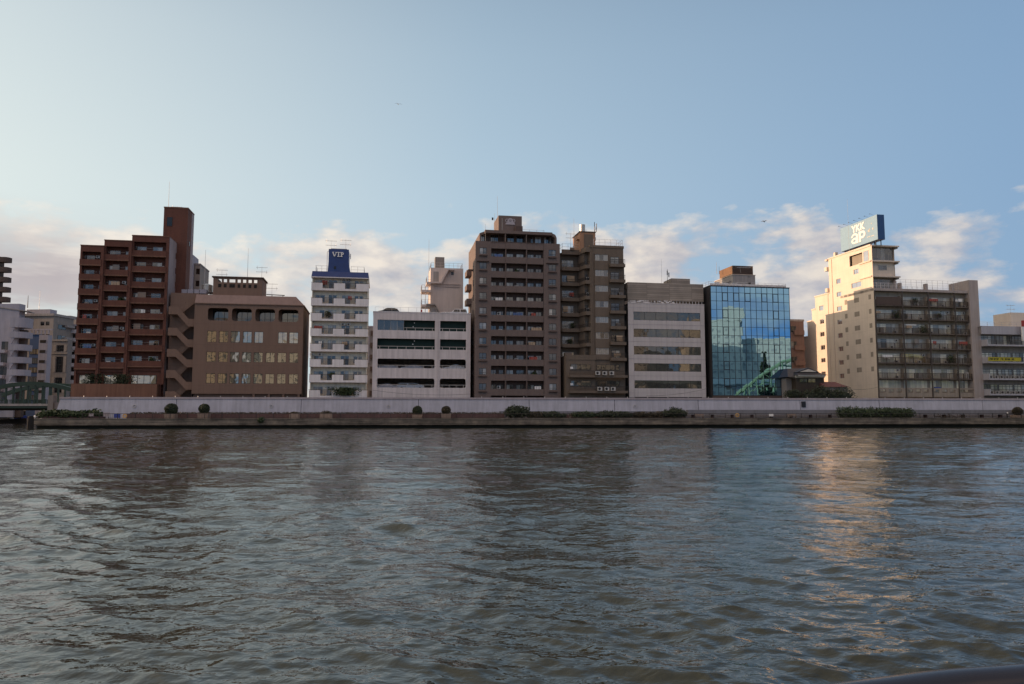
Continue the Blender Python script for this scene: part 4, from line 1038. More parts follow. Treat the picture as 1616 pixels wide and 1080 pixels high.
# crown block with crest
vp = 2.6; p0, p1 = B.u(786.8, 350, vp), B.u(823.6, 350, vp); zp = B.z(790, 340.2, vp)
B.part('penthouse', 'tower_tile', [(p0, p1, vp, vp + 6.5, zt1, zp)])
B.part('penthouse_annex', 'tower_dark', [(B.u(812, 362, vp), p1 + .02, vp - .8, vp, zt1, B.z(820, 358.5, vp))])
B.part('drain_pipe', 'frame_pale', [(B.u(792, 355, vp), B.u(792.7, 355, vp), vp - .1, vp - .01, zt1, zp - .6)])
ex, ez = B.u(805.2, 349, vp), B.z(805, 349.6, vp); v0 = vp - .14
mb = MB()
def ring(mb, cx, cz, ro, ri, v0, th, sx=1.0, t0=0, t1=2 * math.pi, n=14):
    for k in range(n):
        a, b = lerp(t0, t1, k / n), lerp(t0, t1, (k + 1) / n)
        mb.prism([(cx + sx * ro * math.cos(a), v0, cz + ro * math.sin(a)), (cx + sx * ro * math.cos(b), v0, cz + ro * math.sin(b)), (cx + sx * ri * math.cos(b), v0, cz + ri * math.sin(b)), (cx + sx * ri * math.cos(a), v0, cz + ri * math.sin(a))], (0, th, 0))
ring(mb, ex, ez + .1, .56, .22, v0, .12, 1.1); ring(mb, ex, ez + .1, .14, .001, v0, .12)
for s in (-1, 1):
    ring(mb, ex + s * .68, ez + .12, .40, .26, v0 + .01, .11, 1.0); ring(mb, ex + s * .42, ez - .1, .26, .08, v0 + .02, .10)
mb.hexa([(ex - 1.02, v0 + .003, ez - .72), (ex + 1.02, v0 + .003, ez - .72), (ex + 1.02, v0 + .12, ez - .72), (ex - 1.02, v0 + .12, ez - .72), (ex - .92, v0 + .003, ez - .34), (ex + .92, v0 + .003, ez - .34), (ex + .92, v0 + .12, ez - .34), (ex - .92, v0 + .12, ez - .34)])
mb.build('crest', 'emblem_grey', B.root)
railing(B, [(p1 + .1, vp + .3), (B.u(859, 362, vp), vp + .3), (B.u(859, 362, vp), vp + 6)], zt1, 1.0, 1.4)
mast(B, B.u(785, 345, vp + 2), vp + 2, zt1, B.z(785, 310, vp + 2), .05); mast(B, B.u(780.5, 350, vp + 3), vp + 3, zt1, B.z(780.5, 337, vp + 3), .05)
B.part('aerial_panel', 'dark_metal', [(B.u(779.5, 340, vp), B.u(782, 340, vp), vp + 2.9, vp + 3.1, B.z(780, 342, vp), B.z(780, 338, vp))])
mast(B, B.u(766, 378, .3), .3, ztl - .1, B.z(766, 354, .3), .035, 'frame_pale')
# windows and balconies of the left flank
L = B.left(uA)
for z in wl_z[1:]:
    L.window(3.0, 3.8, z - .6, z + .6, -.03, 1, 'frame_dark', 'pane_dark'); 
mb = MB(); [L.box(mb, 6.5, 10.5, -1.0, -.01, z - .9, z + .3) for z in wl_z[1:]]; mb.build('side_balcony', 'tower_tile', B.root)
B.part('window_hood', 'tower_tile', [(uA - 1.0, uA - .01, 4.2, 5.4, wl_z[1] - .2, wl_z[1])])

# ------------------------------------------------------------------ 6 tan building with curved balconies
B = Bld('apartment_building', 886, 627, DEP(886), 10, 'tan apartment building with bent corner balconies and an orange-brown roof house')
dd = 12.0
x0, x1, x2, x3, x4, x5 = (B.u(p, 500, v) for p, v in ((886.5, 3.2), (914, 3.2), (925, 0), (937.5, 0), (962, 0), (985, 0)))
zt = B.z(955, 391.5); ztL = B.z(900, 397.8, 3.2)
zw = rowz(B, 950, 407.5, 555, 7)                   # window centres
zb0 = B.z(955, 562)                                # top of podium
mb = MB()
mb.box(x3 - .75, x5, 0, dd, ZB + .0, zt - .02); mb.box(x0, x3, 3.2 + 1.3, dd, ZB, ztL - .02)
mb.poly([(x1, 4.5, zb0), (x2, 1.4, zb0), (x2, 1.4, ztL), (x1, 4.5, ztL)])
mb.poly([(x2, 1.4, zb0), (x3, 1.4, zb0), (x3, 1.4, ztL), (x2, 1.4, ztL)])
mb.build('wall', 'tan_tile', B.root)
B.part('roof_edge', 'tan_tile', [(x3 - .8, x5 + .1, -.12, dd, zt - .02, zt + .5)])
def bent(z0, z1, th=.14, off=0.0):
    mb = MB()
    p = [(x0 + .1, 3.2), (x1, 3.2), (x2, 0.0), (x3 - .7, 0.0)]
    for (a, b) in zip(p, p[1:]):
        mb.hexa([(a[0], a[1], z0), (b[0], b[1], z0), (b[0], b[1] + th + .1, z0), (a[0], a[1] + th + .1, z0), (a[0], a[1], z1), (b[0], b[1], z1), (b[0], b[1] + th + .1, z1), (a[0], a[1] + th + .1, z1)])
    return mb
mb = bent(ztL - .55, ztL + .5); mb.prism([(x0, 3.3, ztL - .5), (x1, 3.3, ztL - .5), (x2, .1, ztL - .5), (x3, .1, ztL - .5), (x3, 5, ztL - .5), (x0, 5, ztL - .5)], (0, 0, .3)); mb.build('roof_edge', 'tan_tile', B.root)
for i, z in enumerate(zw):
    f = B.front
    # flat window bay with its spandrel
    a, b = B.u(939.6, 500), B.u(959.6, 500)
    B.part('bay_panel', 'tan_tile', [(a - .1, b + .15, -.28, -.003, z - 2.45 if i < 6 else z - 1.7, z - .62)])
    f.window(a, b, z - .60, z + .66, -.18, 3, 'frame_pale', 'pane_home', fw=.06, rnds=[random.choice((.8, .65)), random.choice((.5, .3, .8)), random.choice((.8, .6))])
    B.part('window_hood', 'tan_tile', [(a - .1, b + .15, -.28, -.003, z + .68, z + .80)])
    # right balconies
    zs = z - 1.95
    mb = MB(); mb.box(x4 - .05, x5 + .05, -1.1, -.004, zs, zs + .62); o = mb.build('balcony', 'tan_tile', B.root)
    mb = MB(); n = 20
    for k in range(n + 1): x = lerp(x4, x5, k / n); mb.box(x - .018, x + .018, -1.06, -1.02, zs + .62, zs + 1.55)
    mb.box(x4 - .02, x5 + .02, -1.08, -1.01, zs + 1.52, zs + 1.60); mb.build('railing', 'dark_metal', o)
    f.window(B.u(964.2, 500), B.u(977.5, 500), zs + .3, zs + 2.25, -.03, 2, 'frame_dark', 'pane_home', fw=.06)
    # bent balconies
    zs = z - 2.25
    o = bent(zs, zs + .75).build('balcony', 'tan_tile', B.root)
    mb = MB(); mb.prism([(x0 + .1, 3.3, zs), (x1, 3.3, zs), (x2, .1, zs), (x3 - .7, .1, zs), (x3 - .7, 1.4, zs), (x2, 1.4, zs), (x1, 4.5, zs), (x0 + .1, 4.5, zs)], (0, 0, .2)); mb.build('floor_slab', 'tan_tile', o)
    mb = MB(); p = [(x0 + .1, 3.27), (x1, 3.27), (x2, 0.07), (x3 - .7, 0.07)]
    for (a_, b_) in zip(p, p[1:]):
        n = max(4, int(math.dist(a_, b_) / .22))
        for k in range(n + 1):
            x, y = lerp(a_[0], b_[0], k / n), lerp(a_[1], b_[1], k / n); mb.box(x - .018, x + .018, y - .018, y + .018, zs + .75, zs + 1.4)
        mb.tube([(a_[0], a_[1], zs + 1.42), (b_[0], b_[1], zs + 1.42)], .04, 5)
    mb.build('railing', 'dark_metal', o)
    B.face(4.5).window(x0 + .4, x1 - .9, zs + .3, zs + 2.4, -.03, 4, 'frame_pale', 'pane_home' if i < 6 else 'pane_warm', fw=.06)
    B.face(1.4).window(x2 + .2, x3 - 1.0, zs + .3, zs + 2.2, -.03, 1, 'frame_dark', 'pane_dark')
    clutter(B, x0 + .5, x1 - .4, 3.9, zs + .2, .6); clutter(B, x4 + .2, x5 - .3, -.7, zs + .2, .4)
    if i % 2: ac_unit(B, x0 + 1.0, 4.0, zs + .25, .8, .6)
    ac_unit(B, x2 + .4, .9, zs + .7, .6, .9) if i in (1, 2, 3) else None
B.part('drain_pipe', 'tan_tile', [(x3 - .35, x3 - .2, -.12, -.003, ZB, zt)])
B.part('edge_pipe', 'dark_metal', [(x5 + .12, x5 + .24, .3, .45, ZB, zt - 3)])
# podium
q0 = B.u(896, 600); P0 = B.u(893, 575, -.4)
mb = MB(); mb.box(P0, x3, -.4, 4.5, ZB, zb0 - .1); mb.build('podium', 'tan_tile', B.root)
B.part('podium_parapet', 'tan_tile', [(P0 - .05, x3 + .2, -.5, -.28, zb0 - .9, zb0 + .1)])
for r_, (yw0, yw1, yb0, yb1, ys) in enumerate(((575.5, 584, 585, 592, 596.5), (601.3, 610, 611, 618, 621))):
    f = B.face(-.4 if False else 0)
    zA, zB_ = B.z(940, yw1), B.z(940, yw0)
    B.face(-.4).window(B.u(900.5, 580, -.4), B.u(932.5, 580, -.4), zA, zB_, -.03, 4, 'frame_dark', 'pane_office', fw=.06)
    B.front.window(B.u(941.5, 580), B.u(970, 580), zA, zB_, -.03, 4, 'frame_dark', 'pane_office' if r_ == 0 else 'pane_dark', fw=.06)
    B.front.window(B.u(971.5, 580), B.u(977, 580), zA, zB_, -.03, 1, 'frame_dark', 'pane_office', fw=.06)
    B.part('lit_sign', 'letter_white', [(B.u(900, 580, -.5), B.u(904.3, 580, -.5), -.55, -.47, B.z(902, yw1 - 1.5, -.5), B.z(902, yw0 + 3.5, -.5))])
    zs = B.z(940, ys)
    mb = MB(); mb.box(q0, x5 + .05, -1.6, -.42, zs, zs + .5); o = mb.build('balcony', 'tan_tile', B.root)
    mb = MB(); n = 60
    for k in range(n + 1): x = lerp(q0, x5, k / n); mb.box(x - .018, x + .018, -1.57, -1.53, zs + .5, zs + 1.35)
    mb.box(q0, x5, -1.58, -1.52, zs + 1.33, zs + 1.4); mb.build('railing', 'dark_metal', o)
    for p in ((940, 951, 962) if r_ == 0 else (943, 954, 964)): ac_unit(B, B.u(p, 590, -2.0), -2.05, zs + .5, .95, .75)
# roof house
vp = 2.2; p0, p1 = B.u(915.6, 380, vp), B.u(939.5, 380, vp); zp = B.z(920, 366.4, vp)
B.part('roof_house', 'tan_orange', [(p0, p1, vp, vp + 6, zt - .5, zp)])
B.part('roof_house_panel', 'tan_tile', [(B.u(921.5, 380, vp), B.u(935.8, 380, vp), vp - .06, vp - .003, zt - .3, B.z(925, 370, vp))])
B.part('roof_house_roof', 'far_dark_brown', [(p0 - .15, p1 + .15, vp - .15, vp + 6.1, zp, zp + .15)])
B.part('window_hood', 'tan_orange', [(p0 - .5, p0 - .01, vp + .6, vp + 1.8, B.z(913, 377, vp), B.z(913, 376, vp))])
B.part('parapet', 'tan_tile', [(B.u(901, 393, vp), B.u(908, 393, vp), 2.9, 3.1, ztL + .4, ztL + .9)])
mb = MB(); c = (B.u(923.6, 360, vp), vp + 2.4); mb.tube([(c[0], c[1], zp + .55), (c[0], c[1], zp + 2.15)], .62, 16)
tk = mb.build('water_tank', 'steel_tank'); tk.matrix_basis = B.root.matrix_basis.copy(); tag(tk, 'steel drum water tank on the roof house of the tan building', 'water tank')
mb = MB(); [mb.box(c[0] + x - .06, c[0] + x + .06, c[1] + y - .06, c[1] + y + .06, zp + .15, zp + .55) for x in (-.45, .45) for y in (-.45, .45)]; mb.box(c[0] - .7, c[0] + .7, c[1] - .7, c[1] + .7, zp + .47, zp + .545); mb.build('frame', 'dark_metal', tk)
mb = MB(); cx = B.u(940.4, 365, vp); mb.tube([(cx, vp + 1, zt), (cx, vp + 1, B.z(940, 349, vp))], .07, 6)
mb.build('antenna', 'dark_metal', B.root)
mb = MB()
for dx, zc in ((.35, 356), (-.05, 359), (.3, 362), (0, 369), (.1, 376)): z = B.z(940, zc, vp); mb.box(cx + dx - .09, cx + dx + .09, vp + .7, vp + .9, z - .6 if dx > .3 else z - .35, z + .6 if dx > .3 else z + .35)
mb.build('aerial_panel', 'pale_metal', B.root)
mast(B, B.u(911.5, 365, vp), vp + 3, zt, B.z(911.5, 339, vp), .05); mast(B, B.u(907, 365, vp), vp + 3.5, zt, B.z(907, 362, vp), .04, yagi=True)
mast(B, B.u(930.8, 362, vp), vp + 3, zp, B.z(930.8, 357, vp), .05, 'dark_metal', yagi=False)
railing(B, [(x0 + .3, 9), (x0 + .3, 3.5), (x1 + .2, 3.5)], ztL + .5, 1.3, 1.3, mat='white_metal'); railing(B, [(x3 + .1, .3), (x5 - .1, .3), (x5 - .1, 8)], zt + .5, 1.35, 1.3, mat='white_metal')

# ------------------------------------------------------------------ 7 white-panelled office
B = Bld('office_building', 993, 627, DEP(993), 10, 'pale panelled office building with five ribbon windows and a board-marked concrete roof screen')
f = B.front; u1 = B.u(1113, 560); zt = B.z(995, 479); dd = 20.0
ys = [(492, 505.2), (518.9, 532), (546.4, 559.6), (573.4, 586), (600.5, 613)]
a, b = B.u(1000, 520), B.u(1105.4, 520); hs = [(a, b, B.z(1002, y1), B.z(1002, y0)) for y0, y1 in ys]
mb = MB(); f.wall(mb, 0, u1, B.z(1000, 627.5), zt, hs, t=.2); mb.build('wall', 'office_panel', B.root)
mb = MB(); mb.poly([(0, 0, ZB), (0, dd, ZB), (0, dd, zt), (0, 0, zt)]); mb.poly([(u1, 0, ZB), (u1, dd, ZB), (u1, dd, zt), (u1, 0, zt)]); mb.poly([(0, dd, ZB), (u1, dd, ZB), (u1, dd, zt), (0, dd, zt)]); mb.poly([(0, .3, zt - .1), (u1, .3, zt - .1), (u1, dd, zt - .1), (0, dd, zt - .1)]); mb.build('side_wall', 'shaded_flank', B.root)
mb = MB(); jx = [a - .05] + [lerp(0, u1, t) for t in (.277, .497, .717)] + [b + .05]
for x in jx: mb.box(x - .025, x + .025, -.012, -.002, ZB, zt - .01)
hz_ = []
for i, h in enumerate(hs):
    hz_ += [h[3] + (.95 if i else .9), h[2] - .95]
for z in sorted(set(hz_)): mb.box(.02, u1 - .02, -.011, -.0022, z - .025, z + .025)
# joints do not cross the glass
mb2 = MB(); segs = [ZB] + [v for h in sorted(hs, key=lambda q: q[2]) for v in (h[2], h[3])] + [zt - .01]
for x in jx:
    for k in range(0, len(segs), 2): mb2.box(x - .025, x + .025, -.012, -.002, segs[k], segs[k + 1])
for z in sorted(set(hz_)): mb2.box(.02, u1 - .02, -.011, -.0022, z - .02, z + .02)
mb2.build('panel_joint', 'wall_cap', B.root)
for i, h in enumerate(hs):
    p = [.25, .2, .5, .6, .4, .3][:]; random.shuffle(p)
    f.window(*h, .14, 6, 'frame_dark', 'pane_office', fw=.06, rnds=p)
B.part('roof_edge', 'office_panel', [(-.03, u1 + .03, -.04, .3, zt, zt + .2)])
B.part('wall', 'dark_inside', [(a, b, -.02, -.004, B.z(1050, 628), B.z(1050, 626.8))])
s0, s1 = B.u(990.5, 460, .6), B.u(1110, 460, .6); zs0, zs1 = B.z(995, 473.5, .6), B.z(995, 445.6, .6)
B.part('roof_screen', 'board_concrete', [(s0, s1, .6, .9, zs0, zs1), (s0, s0 + .25, .9, 9, zs0, zs1), (s1 - .25, s1, .9, 9, zs0, zs1), (s0 + .25, s1 - .25, 8.7, 9, zs0, zs1)])
B.part('lift_house', 'board_concrete', [(B.u(1059.5, 445, 3), B.u(1089, 445, 3), 3, 7.5, zt, B.z(1062, 439.6, 3))])
mb = MB(); n = 24
for k in range(n): x = lerp(s0 + .2, s1 - .4, k / (n - 1)); mb.box(x, x + .12, .7, .82, zt - .1, zs0)
for k in range(40):
    x = lerp(s0, lerp(s0, s1, .55), random.random()); mb.tube([(x, 1.5 + random.random(), zt), (x + random.gauss(0, .8), 2.0, zs0 - .15)], .05, 5)
mb.build('screen_post', 'white_metal', B.root)
mb = MB()
for k in range(30):
    x = lerp(s0 + .1, lerp(s0, s1, .58), random.random()); zz = random.uniform(zt + .22, zs0 - .12); mb.box(x, x + random.uniform(.2, .8), .38, .52, zz, zz + random.uniform(.08, .25))
mb.build('pipework', 'white_metal', B.root)
mb = MB()
for k in range(9): x = s0 + 1 + k * 1.15; mb.box(x, x + .8, 1.4, 2.2, zt, zt + .45)
mb.build('plant_box', 'white_metal', B.root)
mast(B, B.u(1055, 445, 3), 3.6, zt, B.z(1055, 424, 3), .07, 'dark_metal'); mast(B, B.u(1047, 445, 3), 4, zt, B.z(1047, 408, 3), .04)
B.part('aerial_panel', 'dark_metal', [(B.u(1053.3, 430, 3), B.u(1054.4, 430, 3), 3.2, 3.4, B.z(1055, 434, 3), B.z(1055, 427, 3)), (B.u(1055.8, 430, 3), B.u(1056.8, 430, 3), 3.2, 3.4, B.z(1055, 437, 3), B.z(1055, 430, 3))])

# ------------------------------------------------------------------ 8 mirror glass building
B = Bld('glass_building', 1125.3, 624, DEP(1125), 10, 'blue mirror-glass office building with a black window grid')
f = B.front; u1 = B.u(1248.4, 560); zt = B.z(1122, 452); zb = B.z(1125, 624.2); dd = 20.0
mb = MB(); mb.box(-.15, u1 + .1, .06, dd, ZB, zt + .05); mb.build('wall', 'shaded_flank', B.root)
B.part('roof_edge', 'mullion_black', [(-.2, u1 + .15, -.1, dd + .1, zt + .05, zt + .22)])
ry = [452, 461.3, 474.9, 488.3, 501.8, 515.5, 529, 542.8, 556.5, 570, 583.8, 597.3, 611, 624.2]
rz = [B.z(1123, y) for y in ry]
opn = {(1, 2), (1, 4), (1, 6), (1, 9), (1, 11), (3, 2), (3, 11), (5, 2), (5, 11), (7, 2), (7, 11), (9, 2), (11, 2), (11, 11)}
for r_ in range(13):
    z1, z0 = rz[r_], rz[r_ + 1]
    mb = MB()
    for c in range(14):
        xa, xb = u1 * c / 14, u1 * (c + 1) / 14
        t1, t2 = random.gauss(0, .0010), random.gauss(0, .0010)
        mb.poly([(xa, 0 + t1, z0), (xb, 0 - t1, z0), (xb, 0 - t1 + t2, z1), (xa, 0 + t1 + t2, z1)])
    mb.build('glass_row', 'pane_mirror', B.root)
for (r_, c) in sorted(opn):
    xa, xb = u1 * c / 14, u1 * (c + 1) / 14; z1, z0 = rz[r_], rz[r_ + 1]
    w = f.window(xa + .04, xb - .04, z0 + .04, z1 - .04, -.02, 1, 'mullion_black', 'pane_mirror', name='window', fw=.09)
    if (r_, c) == (7, 11):
        w['label'] = 'tilted open window'
mb = MB()
for c in range(15): x = u1 * c / 14; mb.box(x - .035, x + .035, -.06, .05, zb, zt)
for z in rz: mb.box(0.0, u1, -.055, .045, z - .035, z + .035)
mb.build('mullion_grid', 'mullion_black', B.root)
zr = zt + .1
B.part('roof_screen', 'white_metal', [(.4, B.u(1240, 452, 1), 1.0, 1.08, zr, zr + .75)])
railing(B, [(-.1, 8), (-.1, .6), (B.u(1240, 452, .6), .6), (B.u(1240, 452, .6), 8)], zr, 1.0, 1.6, mat='white_metal')
mb = MB(); [mb.box(B.u(p, 450, 2), B.u(p, 450, 2) + w_, .62 + .1, .98, zr, zr + hh) for p, w_, hh in ((1124, 1.1, .95), (1135, 1.5, .85), (1150, 1.3, .8), (1168, 1.3, .7))]; mb.build('plant_box', 'white_metal', B.root)
vp = 3.5; p0, p1 = B.u(1156.5, 440, vp), B.u(1191.8, 440, vp); zA, zB_ = B.z(1158, 433.8, vp), B.z(1158, 419.3, vp)
B.part('penthouse', 'grey_conc', [(p0, p1, vp, vp + 9, zr, zA)])
B.part('penthouse_cap', 'cream_wall', [(p0 - .12, p1 + .12, vp - .12, vp + 9.1, zA, zA + .10)])
s1_ = B.u(1188.5, 425, vp)
B.part('sign_box', 'rust_panel', [(p0 + .03, p0 + .12, vp + .1, vp + 6.5, zA + .1, zB_), (p0 + .12, s1_, vp + 6.4, vp + 6.5, zA + .1, zB_), (s1_ - .1, s1_, vp + .1, vp + 6.4, zA + .1, zB_)])
mb = MB(); mb.box(p0 + .05, s1_ - .02, vp + .02, vp + .1, zB_ - .15, zB_); mb.box(p0 + .05, s1_, vp + .02, vp + .1, zA + .1, zA + .25)
for k in range(26): x = lerp(p0 + .15, s1_ - .1, k / 25); mb.box(x - .045, x + .045, vp + .03, vp + .09, zA + .25, zB_ - .15)
mb.box(p0 + .4, s1_ - .1, vp + .6, vp + .7, zA + .1, zB_ - .05); mb.build('sign_frame', 'far_dark_brown', B.root)
mb = MB(); zz = lerp(zA, zB_, .80); mb.box(p0 + 1.0, s1_ - .5, vp - .02, vp + .015, zz, zz + .07); mb.tube([(p0 + 1.7, vp - .01, zz), (p0 + 1.9, vp - .01, zz - 1.1)], .03, 4); mb.build('sign_bracket', 'pale_metal', B.root)
mb = MB(); mb.box(p0 - .5, p0 - .01, vp + 1, vp + 2.2, lerp(zr, zA, .55), lerp(zr, zA, .65)); mb.build('window_hood', 'grey_conc', B.root)
mb = MB(); mb.box(B.u(1181, 440, vp), B.u(1184, 440, vp), vp - .3, vp - .01, lerp(zr, zA, .35), lerp(zr, zA, .5)); mb.tube([(B.u(1181.5, 440, vp), vp - .15, zA - .1), (B.u(1181.5, 440, vp), vp - .15, zA - .6)], .04, 4); mb.build('wall_lamp', 'dark_metal', B.root)
mast(B, B.u(1147, 425, vp), vp + 5, zB_ - 1, B.z(1147, 407, vp), .05, 'pale_metal'); mast(B, B.u(1151, 425, vp), vp + 5, zB_ - 1, B.z(1151, 414, vp), .05, 'dark_metal')
B.part('plinth', 'far_dark_brown', [(-.1, u1, -.12, .05, ZB, zb - .04)])

# ------------------------------------------------------------------ pink-brown block behind
B = Bld('apartment_block', 1238, 600, 186, 10, 'reddish brown apartment block half hidden behind the glass building')
u1 = B.u(1270, 560); zt = B.z(1262, 507.5); f = B.front
hs = [(B.u(x0, 520), B.u(x0, 520) + 1.5, B.z(1262, y + 10), B.z(1262, y)) for y in (515, 539, 563) for x0 in (1247.5,)]
mb = MB(); f.wall(mb, 0, u1, ZB, zt, hs); B.shell(mb, 0, u1, 0, 12, ZB, zt, False); mb.build('wall', 'pink_brick', B.root)
for h in hs: f.window(*h, .2, 2, 'frame_pale', 'pane_home')
for k, y in enumerate((529, 553, 577)):
    z = B.z(1262, y); B.part('balcony', 'pink_brick', [(B.u(1252, 520), u1 - .15, -.5, -.01, z, z + 1.15)])
B.part('roof_edge', 'grey_conc', [(-.1, u1 + .1, -.1, 12, zt, zt + .5)])
mast(B, B.u(1254, 500), 3, zt, B.z(1254, 475), .05, 'white_metal')

# ------------------------------------------------------------------ 9 cream stepped tower with balcony wing
B = Bld('apartment_tower', 1386, 627, DEP(1386), 10, 'cream apartment tower with a stepped sunlit flank and a wing of brown balconies')
K = B
Lf = B.left(0)
def fl(px, py): return Lf.px(px, py)
sM, zM = fl(1307, 409.7); s2, z2 = fl(1286, 469.5); s3, z3 = fl(1281, 490); s4, z4 = fl(1274, 508.9); s5, z5 = fl(1267.8, 533.4)
sF, zF = fl(1368.5, 389.5); zM = (zM + zF) / 2
wn = []
def colw(x0, x1, rows_):   # coordinates in a 3.177x enlargement with origin (1230,320)
    for (y0, y1) in rows_:
        xm = (x0 + x1) / 2; s0_, zz1 = fl(1230 + x0 / 3.177, 320 + (y0 + y1) / 2 / 3.177); s1_, _ = fl(1230 + x1 / 3.177, 320 + (y0 + y1) / 2 / 3.177)
        _, za_ = fl(1230 + xm / 3.177, 320 + y0 / 3.177); _, zb_ = fl(1230 + xm / 3.177, 320 + y1 / 3.177)
        wn.append((min(s0_, s1_), max(s0_, s1_), zb_, za_))
def colv(pairs, rows_):
    for (x0, x1), r in zip(pairs, rows_): colw(x0, x1, [r])
colv([(285, 307), (287, 310), (289, 313), (291, 315), (294, 318), (297, 321), (299, 323), (302, 326)], [(382, 406), (448, 471), (520, 543), (587, 610), (655, 678), (722, 745), (790, 813), (858, 881)])
colv([(327, 340), (329, 342), (331, 345), (334, 347), (337, 350), (340, 353)], [(488, 512), (558, 581), (626, 650), (696, 719), (764, 788), (833, 858)])
colv([(372, 397), (361, 410), (374, 399), (376, 402), (378, 405), (382, 409), (385, 411), (388, 413)], [(334, 358), (400, 426), (478, 501), (547, 571), (617, 641), (686, 710), (758, 782), (827, 851)])
colv([(446, 459), (449, 462), (452, 466), (455, 468), (458, 471), (460, 474)], [(461, 485), (533, 557), (605, 628), (678, 702), (749, 773), (822, 846)])
wl1 = wn; wn = []
colv([(200, 221), (203, 224), (204, 226), (207, 229), (209, 231), (211, 232)], [(517, 541), (585, 607), (649, 671), (715, 738), (780, 801), (847, 868)])
wl2 = wn; wn = []
colv([(166, 186), (168, 188), (170, 190)], [(657, 679), (720, 742), (786, 806)])
wl4 = wn
sop, zop1 = fl(1230 + 350 / 3.177, 320 + 268 / 3.177); sop2, zop0 = fl(1230 + 417 / 3.177, 320 + 302 / 3.177)
opening = (sop2, sop, zop0, zop1 - .1)
zc2 = B.z(1400, 455.5)                                   # top of the lower wing
mb = MB()
Lf.wall(mb, .0, sM, ZB, zM, wl1 + [opening], t=.22)
Lf.wall(mb, sM, s2, ZB, z2, wl2, t=.22); Lf.wall(mb, s2, s3, ZB, z3, [], t=.22); Lf.wall(mb, s3, s4, ZB, z4, [h for h in wl4 if s3 < h[0] and h[1] < s4], t=.22); Lf.wall(mb, s4, s5, ZB, z5, [], t=.22)
uT = B.u(1412.6, 430, 1.0); uW = B.u(1531, 540); wd = 11.0
for (a, b, z) in ((sM, s2, z2), (s2, s3, z3), (s3, s4, z4), (s4, s5, z5)):
    mb.poly([(0, a, z), (wd, a, z), (wd, b, z), (0, b, z)]); 
for (a, zlo, zhi) in ((sM, z2, zM), (s2, z3, z2), (s3, z4, z3), (s4, z5, z4), (s5, ZB, z5)):
    mb.poly([(0, a, zlo), (wd, a, zlo), (wd, a, zhi), (0, a, zhi)])
mb.poly([(wd, 1.0, zc2), (wd, s5, zc2), (wd, s5, z5), (wd, sM, z5)]) if False else None
mb.poly([(uT, 1.0, zc2 - 1), (uT, sM, zc2 - 1), (uT, sM, zM), (uT, 1.0, zM)])
mb.poly([(wd, sM, ZB), (wd, s5, ZB), (wd, s5, z5), (wd, sM, z2)])
mb.poly([(0, 1.0, zM), (uT, 1.0, zM), (uT, sM, zM), (0, sM, zM)])
mb.build('wall', 'cream_wall', B.root)
for h in wl1 + wl2 + [h for h in wl4 if s3 < h[0] and h[1] < s4]:
    Lf.window(*h, .14, 2 if h[1] - h[0] > .9 else 1, 'frame_pale', 'pane_home', fw=.05, rnds=[random.choice((.15, .45, .6)), random.choice((.1, .4, .55))])
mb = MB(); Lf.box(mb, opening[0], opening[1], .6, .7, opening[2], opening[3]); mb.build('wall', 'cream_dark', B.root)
for (a, b, z) in ((0.3, sM, zM), (sM, s2, z2), (s2, s3, z3), (s3, s4, z4), (s4, s5, z5)):
    B.part('roof_edge', 'cream_wall', [(-.12, .35, a, b + .1, z, z + .28)])
B.part('drain_pipe', 'cream_wall', [(-.14, -.004, fl(1230 + 272 / 3.177, 500)[0] - .1, fl(1230 + 272 / 3.177, 500)[0] + .1, ZB, zM - .2), (-.12, -.004, fl(1230 + 250 / 3.177, 520)[0] - .08, fl(1230 + 250 / 3.177, 520)[0] + .08, ZB, z2)])
B.part('rear_balcony', 'cream_wall', [(-.5, 4, sM + .02, sM + 1.0, z2 + .4, z2 + 1.3), (-.5, 4, sM + .02, sM + 1.0, z2 + 5.5, z2 + 6.4), (-.4, 4, sM + .02, sM + .8, zM - .3, zM + .1)])
# three upper floors over the wing
up = [(B.z(1400, y, 1.0)) for y in (389, 413, 437)]
hgt = up[0] - up[1]
for i, z in enumerate(up):
    B.part('cornice', 'cream_dark' if False else 'cream_wall', [(-.25 if i else -.15, uT + .75, .25, 4.5 if i else 6, z - .22, z + .06)])
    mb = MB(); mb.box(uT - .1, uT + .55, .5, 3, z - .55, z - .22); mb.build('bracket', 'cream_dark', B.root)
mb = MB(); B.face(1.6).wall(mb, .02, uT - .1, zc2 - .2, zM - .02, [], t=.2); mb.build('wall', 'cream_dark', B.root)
mb = MB(); mb.box(.02, uT - .3, 1.35, 1.58, up[1] + .06, up[1] + .9); mb.box(.02, uT - .05, 1.1, 1.58, up[2] + .06, up[1] - .24) ; mb.build('wall', 'cream_wall', B.root)
f = B.face(1.58)
f.window(.3, uT - .35, up[1] + .3, up[0] - .3, -.25, 6, 'frame_pale', 'pane_home', fw=.06, rnds=[.4, .3, .55, .7, .45, .5])
B.face(1.1).window(B.u(1386, 422, 1.1), B.u(1399, 422, 1.1), up[1] - 1.9, up[1] - .9, -.03, 2, 'frame_pale', 'pane_home')
B.face(1.1).window(B.u(1380, 442, 1.1), B.u(1406, 442, 1.1), zc2 - .1, up[2] - .6, .3, 4, 'frame_pale', 'pane_home', rnds=[.3, .4])
railing(B, [(.1, .35), (uT + .5, .35)], zc2, 1.3, .9, mat='white_metal', mesh=True)
Lf.window(1.2, opening[0] - .5 if opening[0] > 2.2 else 2.0, opening[2] + .1, opening[3], -.03, 4, 'frame_pale', 'pane_home', rnds=[.4, .5])
